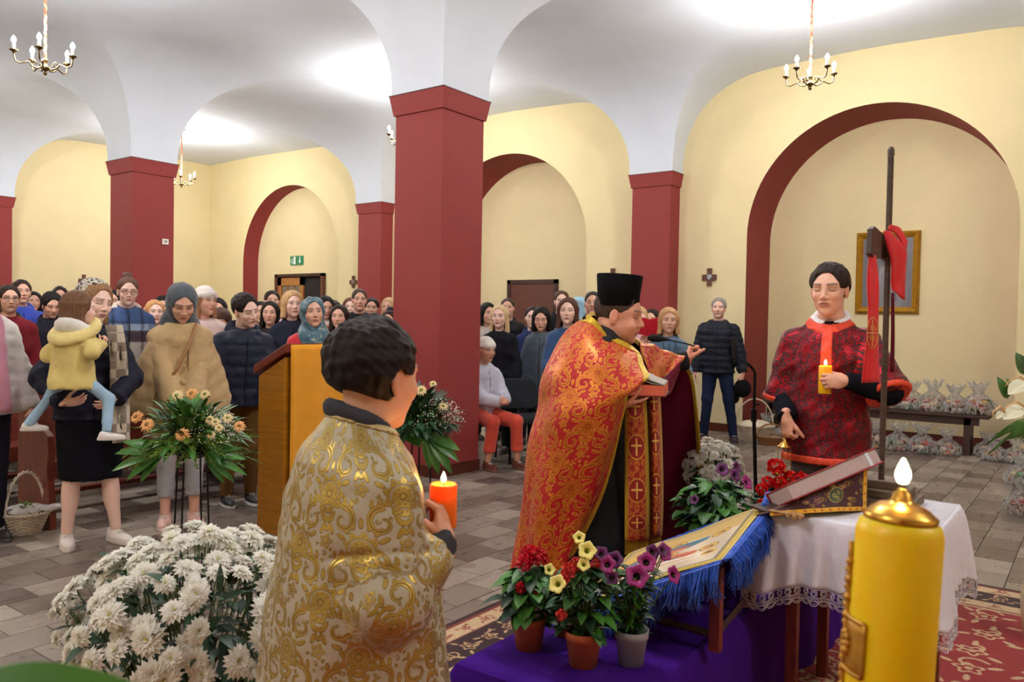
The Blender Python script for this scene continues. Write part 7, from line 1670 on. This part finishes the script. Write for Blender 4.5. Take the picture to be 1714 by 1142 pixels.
potplant('leafy pot tucked behind the coral begonia', pz(948, 1062), terra, .05, .095, .07, .10, 60, (.07, .035), (M_['leafd'], M_['leafy']), [(COR, .0, .05, .05, .6)], 4)
potplant('mixed dark purple petunias with broad green leaves beside the red robed server', (3.50, 1.42, PZ), terra, .10, .13, .19, .22, 230, (.085, .062), (M_['leaf'], M_['leafd']), [(PETD, .02, .285, .05, 1.3), (PETD, .08, .26, .05, 1.2), (PET, .13, .23, .06, 1.1), (PETD, -.12, .16, .12, .9), (PETD, .10, .29, .0, 1.0)], 5)
potplant('scarlet geranium behind the open red book stand', (3.78, 1.22, PZ), terra, .08, .12, .12, .22, 110, (.08, .05), (M_['leafd'], M_['leaf']), [(SCA, -.03, .29, .05, 1.0), (SCA, .04, .24, .04, .8), (SCA, .09, .24, .04, .7), (SCA, -.07, .22, .06, .7), (SCA, -.10, .19, .08, .7), (SCA, -.02, .22, .08, .8), (SCA, .13, .22, .0, .7), (SCA, -.10, .13, .1, .6)], 6)

# anthuriums and palm fronds reaching in at the right edge
an = thing('anthurium_arrangement', 'white anthuriums and palm fronds reaching in at the right edge', 'flowers', tuple(at(1742, 1100, 3.7)))
spm = simple('ivory_spathe', (226, 226, 196), .3, 0, .04)
for (x, y, d, sx_, sy_, s_) in ((1716, 640, 3.6, -1, -.55, .10), (1712, 682, 3.6, -1, -.45, .11), (1678, 690, 3.62, -.6, -.5, .045)):
    mb = MB(); leaf_grid(mb, at(x, y, d), Rn * sx_ + UPV * sy_ - Fn * .2, UPV - Fn * .7, s_, s_ * .72, .15, .12, 6, 8); mb.build('spathe', spm, an, True)
    mb = MB(); q = at(x, y, d) - Fn * .02; mb.tube([q, q + Rn * sx_ * .04 + UPV * .028, q + Rn * sx_ * .085 + UPV * .005, q + Rn * sx_ * .10 - UPV * .02], [.004, .0035, .003, .002], 6); mb.build('spadix', simple('orange_spadix', (226, 170, 110), .5) if 'orange_spadix' not in bpy.data.materials else bpy.data.materials['orange_spadix'], an, True)
for (x, y, sx_, sy_, L_, W2) in ((1686, 668, -.35, 1, .11, .05), (1712, 690, .3, -.2, .13, .10), (1716, 628, -.3, 1, .11, .07), (1700, 655, -.5, .8, .07, .03)):
    mb = MB(); leaf_grid(mb, at(x, y, 3.63), Rn * sx_ + UPV * sy_, -Fn + UPV * .3, L_, W2, .2, .15, 4, 8); mb.build('leaf', M_['leaf'], an, True)
for k, (ex, ey) in enumerate(((1668, 726), (1672, 742), (1690, 712))):
    mb = MB(); A_, B_ = at(1748, 716 + 6 * k, 3.7), at(ex, ey, 3.5); mid_ = (A_ + B_) / 2 + UPV * .05; sp = catmull([A_, mid_, B_], 8); mb.tube(sp, .0022, 4, cap=False)
    for i in range(1, len(sp) - 1):
        for sgn in (1, -1): leaf_grid(mb, sp[i], -Rn * .5 + sgn * UPV * .25 - UPV * .7 - Fn * .3 * sgn, -Fn, .10, .008, .3, .1, 1, 4)
    mb.build('palm_frond', M_['leaf'], an, True)
MB().tube([at(1716, 640, 3.6), at(1745, 760, 3.68), at(1742, 1050, 3.7)], .004, 6).build('stem', M_['stem'], an); MB().lathe([(0, 0), (.07, 0), (.09, .2), (.06, .38), (.07, .42), (0, .42)], (an.location.x, an.location.y, 0), 24).build('vase', simple('cream_vase', (224, 206, 170), .4), an, True); MB().tube([(an.location.x, an.location.y, .4), at(1742, 1050, 3.7)], .006, 5).build('stem', M_['stem'], an)
an.location.z = 0
for ch in an.children: ch.matrix_parent_inverse = pmat(an).inverted()
# ================================================================ wicker baskets
wick = simple('white_wicker', (214, 198, 178), .7, 0, .12, 40); wickb = simple('tan_wicker', (150, 100, 62), .7, 0, .15, 40)
def basket(label, c, r0, r1, h, mat, hh, seed, extra=None, rows=13, facing=0.):
    p = thing('wicker_basket', label, 'basket', tuple(c)); x, y, z = c; n = 22
    MB().lathe([(0, .004), (r0 * .98, .004), (r1 * .95, h - .01), (r1 * .9, h - .01), (r0 * .9, .012), (0, .012)], c, 24).build('liner', simple('basket_inner', (150, 136, 120), .9) if 'basket_inner' not in bpy.data.materials else bpy.data.materials['basket_inner'], p, True)
    mb = MB()
    for k in range(n): a = 2 * PI * k / n; mb.tube([(x + r0 * math.cos(a), y + r0 * math.sin(a), z), (x + r1 * math.cos(a), y + r1 * math.sin(a), z + h)], .0035, 4)
    mb.build('stakes', mat, p)
    mb = MB()
    for j in range(rows):
        f_ = (j + .5) / rows; r = r0 + (r1 - r0) * f_; m = n * 4; mb.tube([(x + (r + .004 * math.cos(n / 2 * a + PI * j)) * math.cos(a), y + (r + .004 * math.cos(n / 2 * a + PI * j)) * math.sin(a), z + h * f_) for a in np.linspace(0, 2 * PI, m + 1)], h / rows * .46, 4)
    mb.build('weave', mat, p)
    mb = MB()
    for s_ in (0, 1): mb.tube([(x + (r1 + .004 + .006 * math.cos(18 * a + PI * s_)) * math.cos(a), y + (r1 + .004 + .006 * math.cos(18 * a + PI * s_)) * math.sin(a), z + h + .006 * math.sin(18 * a + PI * s_)) for a in np.linspace(0, 2 * PI, 100)], .006, 5)
    mb.build('rim', mat, p)
    if hh:
        mb = MB()
        for s_ in (0, 1):
            pts = []
            for t_ in np.linspace(0, PI, 46): q = r1 * math.cos(t_); w = .008 * math.cos(t_ * 14 + PI * s_); pts.append((x + (q) * math.cos(facing) - w * math.sin(facing), y + q * math.sin(facing) + w * math.cos(facing), z + h + hh * math.sin(t_) + .006 * math.sin(t_ * 14 + PI * s_)))
            mb.tube(pts, .007, 5)
        mb.build('handle', mat, p)
    return p
hdv = math.atan2(Rn[1], Rn[0])
bk_ = basket('white wicker basket with twisted handle on the floor at the mother\'s feet', onz(42, 892), .085, .145, .14, wick, .26, 1, facing=hdv + 1.25)
q = onz(42, 892) + UPV * .15
v, f = surfnet(lambda P: smin(ell(P, (0, 0, 0), (.12, .12, .035)), ell(P, (.11, -.09, .01), (.09, .06, .02)), .02) + .008 * wav(P, 60, 3) + .004 * np.sin(90 * P[0] + 40 * P[1]), (-.2, -.2, -.06), (.24, .2, .1), .006)
o = link_mesh('napkin', npmesh('napkin', v + q, f, simple('grey_white_napkin', (196, 190, 184), .9)), None, bk_)
mb = MB(); rr = random.Random(4)
for i in range(40): d = np.array([rr.uniform(-1, 1), rr.uniform(-1, 1), rr.uniform(.2, 1)]); leaf_grid(mb, q + np.array([rr.uniform(-.03, .03), rr.uniform(-.03, .03), .02]), d, UPV, .06, .012, .3, .1, 1, 3)
mb.build('sprig', M_['leafy'], bk_); MB().tube([q + Rn * .02 + UPV * .03, q - Rn * .05 - Fn * .1 + UPV * .02, q - Rn * .055 - Fn * .135 - UPV * .04, q - Rn * .045 - Fn * .12 - UPV * .12], .003, 5).build('ribbon', simple('navy_ribbon', (40, 40, 80), .6), bk_)
bk2 = basket('white round wicker basket with a tall handle by the arch foot', onz(1262, 738), .17, .235, .20, wick, .33, 2, facing=hdv)
v, f = surfnet(lambda P: ell(P, (0, 0, 0), (.21, .21, .06)) + .012 * wav(P, 40, 5), (-.26, -.26, -.09), (.26, .26, .11), .012); link_mesh('cloth_cover', npmesh('cloth_cover', v + onz(1262, 738) + UPV * .20, f, simple('white_cloth_cover', (226, 214, 188), .9)), None, bk2)
basket('small tan wicker basket in front of the cellophane bundles', onz(1290, 744), .13, .17, .10, wickb, .15, 3, rows=8, facing=hdv)
# ================================================================ cellophane wrapped gift bundles
cel = NT('clear_cellophane'); cel.set(base=(.93, .91, .88, 1), rough=.2, alpha=.36, spec=.9); nn_ = cel.noise(26, 5, .7, dist=2); cel.bump(nn_, .9, .03); cel = cel.m
rs_ = np.random.RandomState(7); GC = [(188, 60, 52), (224, 190, 140), (150, 96, 60), (216, 176, 70), (170, 130, 110), (226, 206, 190), (190, 104, 84), (90, 130, 90)]
gm = vcol('bundle_contents', .5)
bag_meshes = []
for k in range(5):
    r = np.random.RandomState(20 + k)
    def film(P):
        x, y, z = P; th = np.arctan2(y, x); rr_ = np.sqrt(x * x + y * y); prof = np.interp(z, [0, .03, .10, .16, .20, .25, .32], [.11, .135, .13, .085, .035, .06, .10])
        rad = prof * (1 + .10 * np.sin(7 * th + 3 * k + 20 * z) + .08 * np.sin(13 * th - 30 * z) + .05 * np.sin(23 * th + 60 * z)); d = (rr_ - rad) * .7 + .006 * wav(P, 80, k)
        d = np.maximum(np.abs(d) - .0035, np.maximum(z - .30 + .02 * np.sin(9 * th), -z + .002)); return d
    v, f = surfnet(film, (-.17, -.17, -.01), (.17, .17, .34), .0095); fm_ = npmesh('film', v, f, cel)
    V, C = [], []
    for j in range(22):
        c_ = np.array([r.uniform(-.07, .07), r.uniform(-.07, .07), r.uniform(.02, .12)]); s_ = r.uniform(.024, .046); mb = MB().sphere((0, 0, 0), 1, 8, 5); vv = np.array(mb.v) * s_ * np.array([1.3, 1, .7]) + c_; V.append((vv, np.array([q for q in mb.f]))); C.append(np.tile(LIN(GC[r.randint(len(GC))]), (len(vv), 1)))
    vv, ff = join(*V); bag_meshes.append((fm_, npmesh('contents', vv, ff, gm, np.concatenate(C))))
def bundle(label, loc, s, k, group, rz):
    p = thing('gift_bundle', label, 'gift bundle', loc, rz, group); p.scale = (s, s, s)
    link_mesh('film', bag_meshes[k % 5][0], None, p, False); link_mesh('contents', bag_meshes[k % 5][1], None, p, False); return p
# bench in the arched recess
bnx, bz = 10.62, .47; by0, by1 = 1.02, 3.62
be = thing('bench', 'dark wooden bench loaded with gift bundles in the arched recess', 'bench', (bnx, (by0 + by1) / 2, 0))
MB().box((bnx - .19, by0, bz - .035), (bnx + .19, by1, bz)).build('seat', M_['darkwood'], be, bevel=.005); MB().box((bnx - .15, by0 + .1, bz - .12), (bnx - .125, by1 - .1, bz - .035)).build('front_rail', M_['darkwood'], be)
for yy in (by0 + .22, (by0 + by1) / 2 + .25, by1 - .1): MB().box((bnx - .15, yy - .035, 0), (bnx + .15, yy + .035, bz - .035)).build('leg', M_['darkwood'], be)
rr = random.Random(6); ordn = ['first', 'second', 'third', 'fourth', 'fifth', 'sixth', 'seventh', 'eighth', 'ninth', 'tenth', 'eleventh', 'twelfth', 'thirteenth']
for i in range(11): bundle('cellophane wrapped gift bundle on the bench, %s from its right end' % ordn[i], (bnx - .04 + rr.uniform(-.05, .05), by0 + .13 + i * .232, bz + .001), rr.uniform(1.1, 1.28), i, 'gift bundles on the bench', rr.uniform(0, 6))
for i in range(9): bundle('cellophane wrapped gift bundle on the floor under the bench, %s from its right end' % ordn[i], (bnx - .26 + rr.uniform(-.03, .03), by0 + .40 + i * .26, .001), rr.uniform(.95, 1.12), i + 2, 'gift bundles under the bench', rr.uniform(0, 6))
for i in range(4): bundle('low cellophane gift bundle on the floor right of the bench, %s from the bench leg' % ordn[i], (bnx - .06 - .02 * i, by0 + .06 - i * .0 - i * .20 - .04, .001), .92, i + 1, 'gift bundles right of the bench', rr.uniform(0, 6)) if i < 1 else bundle('low cellophane gift bundle on the floor right of the bench, %s from the bench leg' % ordn[i], (10.28, 1.14 - i * .20, .001), .9, i + 1, 'gift bundles right of the bench', rr.uniform(0, 6))
for i, (x, y) in enumerate(((1708, 812), (1712, 862))): q = onz(x, y); bundle('cellophane gift bundle on the tiles at the right picture edge, %s' % ('farther one' if i == 0 else 'nearer one'), (q[0], q[1], .001), .95, i, None, 1.)
for i, (x, y, s_) in enumerate(((1300, 722, 1.05), (1340, 726, 1.0), (1318, 716, 1.1))): q = onz(x, y); bundle(['cellophane bundle right behind the tan wicker basket', 'cellophane bundle half hidden by the red robed server\'s hand', 'tallest cellophane bundle behind the tan basket'][i], (q[0] + (.12 if i == 2 else 0), q[1], .001), s_, i + 3, None, 2. + i)

# ================================================================ painting, doors, crosses, signs, thermostat
pX = X1 + .92; pa = thing('painting', 'gold framed grey portrait painting on the recess wall behind the cross', 'painting', (pX, 2.31, 2.18)); ya, yb, z_a, z_b = 1.93, 2.70, 1.64, 2.71
def frm(o_, i_, d0, d1, mat, nm): 
    mb = MB(); A_ = [(ya + o_, z_a + o_), (yb - o_, z_a + o_), (yb - o_, z_b - o_), (ya + o_, z_b - o_)]; B_ = [(ya + i_, z_a + i_), (yb - i_, z_a + i_), (yb - i_, z_b - i_), (ya + i_, z_b - i_)]
    vs = [(pX - d0, *q) for q in A_] + [(pX - d1, *q) for q in B_] + [(pX, *q) for q in A_] + [(pX, *q) for q in B_]; mb.add(vs, [(i, (i + 1) % 4, 4 + (i + 1) % 4, 4 + i) for i in range(4)] + [(8 + i, 8 + (i + 1) % 4, (i + 1) % 4, i) for i in range(4)] + [(4 + i, 4 + (i + 1) % 4, 12 + (i + 1) % 4, 12 + i) for i in range(4)]); return mb.build(nm, mat, pa)
gl = simple('gilded_wood', (190, 142, 40), .4, .5, .15, 20, .2, 50); frm(0, .030, .035, .060, gl, 'outer_frame'); frm(.030, .055, .058, .040, gl, 'middle_frame'); frm(.055, .085, .046, .020, gl, 'inner_frame')
def port():
    p = Pic(140, 200, .7, 1., (108, 104, 112)); p.put(p.oval(.35, .2, .26, .34), (128, 124, 132), 1, 20); p.put(p.oval(.35, .60, .10, .13), (150, 140, 138), 1, 12); p.put(p.oval(.35, .67, .11, .09), (92, 88, 96), 1, 10); p.put(p.seg((.22, .1), (.26, .55), .01), (160, 158, 166), 1, 4); p.put(p.seg((.48, .1), (.44, .55), .01), (90, 88, 98), 1, 4); return p.a
o = link_mesh('canvas', npmesh('canvas', np.array([(pX - .02, yb - .08, z_a + .08), (pX - .02, ya + .08, z_a + .08), (pX - .02, ya + .08, z_b - .08), (pX - .02, yb - .08, z_b - .08)]), np.array([(0, 1, 2, 3)]), uvmat('dim_portrait', img('portrait', port()), rough=.3, bstr=.05).m, uv=np.array([(0, 0), (1, 0), (1, 1), (0, 1)], float)), None, pa)
# closed brown door
dX = X1 + .85; d1 = thing('door_1', None, None, (dX, 7.95, 0)); d1['kind'] = 'structure'; a_, b_ = 7.45, 8.44
MB().box((dX - .03, a_ + .04, 0), (dX, b_ - .04, 2.12)).build('door_leaf', M_['doorwood'], d1)
MB().box((dX - .05, a_ - .03, 0), (dX + .0, a_ + .04, 2.17)).build('frame_post', M_['darkwood'], d1); MB().box((dX - .05, b_ - .04, 0), (dX + .0, b_ + .03, 2.17)).build('frame_post', M_['darkwood'], d1); MB().box((dX - .05, a_ - .03, 2.10), (dX, b_ + .03, 2.17)).build('frame_head', M_['darkwood'], d1)
# double door, one leaf open; a flat dark panel stands in for the unlit passage
eX = X1 + .38; d2 = thing('door_2', None, None, (eX, 13.55, 0)); d2['kind'] = 'structure'; a_, b_ = 12.78, 14.34
MB().box((eX - .004, a_ + .03, 0), (eX, b_ - .03, 2.32)).build('dark_opening', simple('unlit_passage', (38, 32, 28), .9), d2)
for yy in (a_, b_ - .07): MB().box((eX - .08, yy, 0), (eX - .004, yy + .07, 2.36)).build('frame_post', M_['doorwood'], d2)
MB().box((eX - .08, a_, 2.30), (eX - .004, b_, 2.36)).build('frame_head', M_['darkwood'], d2)
ly0, ly1 = 13.42, 14.27
for (y0_, y1_, z0_, z1_) in ((ly0, ly0 + .12, 0, 2.28), (ly1 - .12, ly1, 0, 2.28), (ly0, ly1, 2.12, 2.28), (ly0, ly1, 1.0, 1.12), (ly0, ly1, 0, .2)): MB().box((eX - .05, y0_, z0_), (eX - .01, y1_, z1_)).build('door_rail', M_['honeywood'], d2)
MB().box((eX - .03, ly0 + .1, .15), (eX - .02, ly1 - .1, 1.05)).build('door_panel', M_['honeywood'], d2); gp = NT('ribbed_glass'); gp.set(base=srgb(120, 104, 92), rough=.25); gp = gp.m
for k in range(3): y_ = ly0 + .13 + k * .205; MB().box((eX - .03, y_, 1.12), (eX - .02, y_ + .18, 2.12)).build('pane', gp, d2)
for k in range(2): y_ = ly0 + .313 + k * .205; MB().box((eX - .045, y_, 1.12), (eX - .015, y_ + .022, 2.12)).build('glazing_bar', M_['honeywood'], d2)
# emergency exit signs
for k, (yy, lab) in enumerate(((13.80, 'green exit sign with a running figure and door above the double door'), (13.58, 'green exit sign with a downward arrow above the double door'))):
    s_ = thing('exit_sign', lab, 'sign', (eX, yy, 2.62)); MB().box((eX - .02, yy - .095, 2.55), (eX - .002, yy + .095, 2.74)).build('panel', simple('exit_green', (20, 130, 84), .5, var=.03) if 'exit_green' not in bpy.data.materials else bpy.data.materials['exit_green'], s_)
    wm = simple('sign_white', (232, 240, 236), .5, var=0) if 'sign_white' not in bpy.data.materials else bpy.data.materials['sign_white']; mb = MB(); F_ = lambda u, v: (eX - .023, yy + .095 - .19 * u, 2.55 + .19 * v)
    if k == 0:
        mb.box((eX - .024, yy - .085, 2.565), (eX - .02, yy - .02, 2.725)); mb.tube([F_(.38, .82), F_(.36, .84)], .014, 6); mb.tube([F_(.36, .7), F_(.30, .45), F_(.45, .30), F_(.42, .1)], .009, 5); mb.tube([F_(.30, .45), F_(.18, .25)], .009, 5); mb.tube([F_(.2, .55), F_(.36, .66), F_(.5, .56)], .007, 5)
    else: mb.box((eX - .024, yy - .014, 2.63), (eX - .02, yy + .014, 2.72)); mb.add([(eX - .024, yy - .045, 2.64), (eX - .024, yy + .045, 2.64), (eX - .024, yy, 2.57)], [(0, 1, 2)])
    mb.build('pictogram', wm, s_)
# wooden wall crosses
def wallcross(label, c, n_, s=1.):
    p = thing('wall_cross', label, 'cross', tuple(c)); u = np.cross(UPV, n_); mb = MB()
    prof = [(-.03, -.12), (.03, -.12), (.03, -.045), (.10, -.045), (.10, .035), (.03, .035), (.03, .12), (-.03, .12), (-.03, .035), (-.10, .035), (-.10, -.045), (-.03, -.045)]
    prof = [(a * s * (1.15 if abs(b) > .1 else 1), b * s) for a, b in prof]; k = len(prof); c = np.array(c); vs = [c + u * a + UPV * b + np.array(n_) * h for h in (.002, .022) for a, b in prof]; mb.add(vs, [tuple(range(k))[::-1], tuple(range(k, 2 * k))] + [(i, (i + 1) % k, (i + 1) % k + k, i + k) for i in range(k)]); mb.build('wooden_cross', M_['doorwood'], p)
    mb = MB()
    mb.add([c + np.array(n_) * .023 + u * .038 * s * math.cos(a) + UPV * .042 * s * math.sin(a) for a in np.linspace(0, 2 * PI, 13)[:-1]] + [c + np.array(n_) * .028 + u * .03 * s * math.cos(a) + UPV * .034 * s * math.sin(a) for a in np.linspace(0, 2 * PI, 13)[:-1]], [(i, (i + 1) % 12, 12 + (i + 1) % 12, 12 + i) for i in range(12)] + [tuple(range(12, 24))]); mb.build('silver_medallion', simple('pewter', (150, 150, 154), .35, .8, .3, 60, .6, 60) if 'pewter' not in bpy.data.materials else bpy.data.materials['pewter'], p)
nW = (-1, 0, 0)
for px_, py_, l in ((1188, 464, 'small wooden wall cross above the waistcoated man, right of the pilaster'), (1026, 463, 'small wooden wall cross right above the black priest hat'), (592, 472, 'small wooden wall cross between the double door and the pilaster')):
    q = onX(px_, py_, X1 - .004); wallcross(l, q, nW, 1.0 if px_ != 592 else .95)
r_ = ray(140, 470); q = CAM + r_ * (Y2 - .004) / r_[1]; wallcross('small wooden wall cross on the back wall above the headscarf of the mother', q, (0, -1, 0))
# thermostat on the far left column
xb = XC0 + (10.8 - 5) * .0262; rt_ = ray(276, 405); q = CAM + rt_ * (10.47 + .035) / rt_[1]
th_ = thing('thermostat', 'small white switch box on the left red column', 'switch', tuple(q)); MB().box((q[0] - .045, q[1] - .022, q[2] - .04), (q[0] + .045, q[1] + .002, q[2] + .04)).build('housing', simple('white_plastic', (228, 222, 210), .4, var=0), th_, bevel=.006); MB().box((q[0] - .02, q[1] - .026, q[2] - .012), (q[0] + .02, q[1] - .02, q[2] + .02)).build('dial', simple('grey_plastic_dial', (150, 146, 140), .4, var=0), th_)

# ================================================================ chairs
def chair(label, x, y, rz):
    p = thing('chair', label, 'chair', (x, y, 0), rz); blk = cloth('dark_grey_upholstery', (44, 46, 50), .9, .1) if 'dark_grey_upholstery' not in bpy.data.materials else bpy.data.materials['dark_grey_upholstery']
    v, f = surfnet(lambda P: np.maximum(np.abs(P[2] - .455 + .4 * (P[0] ** 2)) - .025, np.maximum(np.abs(P[0]) - .21, np.abs(P[1]) - .22)) - .01, (-.25, -.26, .38), (.25, .26, .52), .014); link_mesh('seat', npmesh('seat', v, f, blk), None, p, False)
    v, f = surfnet(lambda P: (np.maximum(np.abs(P[0] + .21 + .22 * (P[2] - .6) - .9 * P[1] ** 2) - .016, np.sqrt((np.maximum(np.abs(P[1]) - .15, 0)) ** 2 + np.maximum(np.abs(P[2] - .68) - .08, 0) ** 2) - .075) - .006), (-.36, -.28, .48), (-.05, .28, .88), .014); link_mesh('backrest', npmesh('backrest', v, f, blk), None, p, False)
    for a in (1, -1):
        mb = MB().tube([(.20, a * .21, .005), (.16, a * .22, .43)], .012, 6); o = mb.build('leg', M_['blackmetal'], p); o.matrix_parent_inverse = Matrix()
        mb = MB().tube([(-.24, a * .21, .005), (-.16, a * .22, .43), (-.20, a * .20, .62)], .012, 6); o = mb.build('leg', M_['blackmetal'], p); o.matrix_parent_inverse = Matrix()
        mb = MB().tube([(-.17, a * .22, .43), (.17, a * .22, .43)], .010, 6); o = mb.build('side_rail', M_['blackmetal'], p); o.matrix_parent_inverse = Matrix()
    return p
chair('dark chair under the seated elderly person', OL[0] - .0, OL[1], OW['root'].rotation_euler.z)
q = at(878, 571, 8.3); chair('empty dark grey upholstered chair beside the seated elderly person', q[0], q[1], heading(q, 22))
q = at(897, 571, 8.15); 
# ================================================================ pews
def pew(label, x0, x1, y, front=False):
    p = thing('pew', label, 'pew', ((x0 + x1) / 2, y, 0))
    for xx in (x0, x1):
        prof = [(0, 0), (.50, 0), (.50, .96), (.44, .99), (.36, .97), (.33, .90), (.34, .78), (.30, .70), (.20, .655), (.10, .655), (.045, .62), (.03, .52), (.05, .40), (.02, .22)]
        n = len(prof); vs = [(xx + h, y + a, z) for h in (0, .045) for a, z in prof]; MB().add(vs, [tuple(range(n))[::-1], tuple(range(n, 2 * n))] + [(i, (i + 1) % n, (i + 1) % n + n, i + n) for i in range(n)]).build('end_panel', M_['pewwood'], p, bevel=.006)
    MB().box((x0 + .045, y + .10, .40), (x1, y + .45, .435)).build('seat', M_['pewwood'], p); MB().add([(x0 + .045, y + .43, .42), (x1, y + .43, .42), (x1, y + .49, .92), (x0 + .045, y + .49, .92), (x0 + .045, y + .455, .42), (x1, y + .455, .42), (x1, y + .515, .92), (x0 + .045, y + .515, .92)], [(0, 3, 2, 1), (4, 5, 6, 7), (0, 1, 5, 4), (1, 2, 6, 5), (2, 3, 7, 6), (3, 0, 4, 7)]).build('backrest', M_['pewwood'], p)
    MB().box((x0 + .05, y + .10, .32), (x1, y + .125, .40)).build('front_rail', M_['pewwood'], p); MB().box((x0 + .045, y + .525, .12), (x1, y + .60, .15)).build('kneeler', M_['pewwood'], p)
for i in range(4): pew('red brown wooden pew, %s row from the altar' % ['first', 'second', 'third', 'fourth'][i], 2.43, 5.15, 5.60 + i * .86)
# things that stand on the tiles get their contact shade only from the renderer
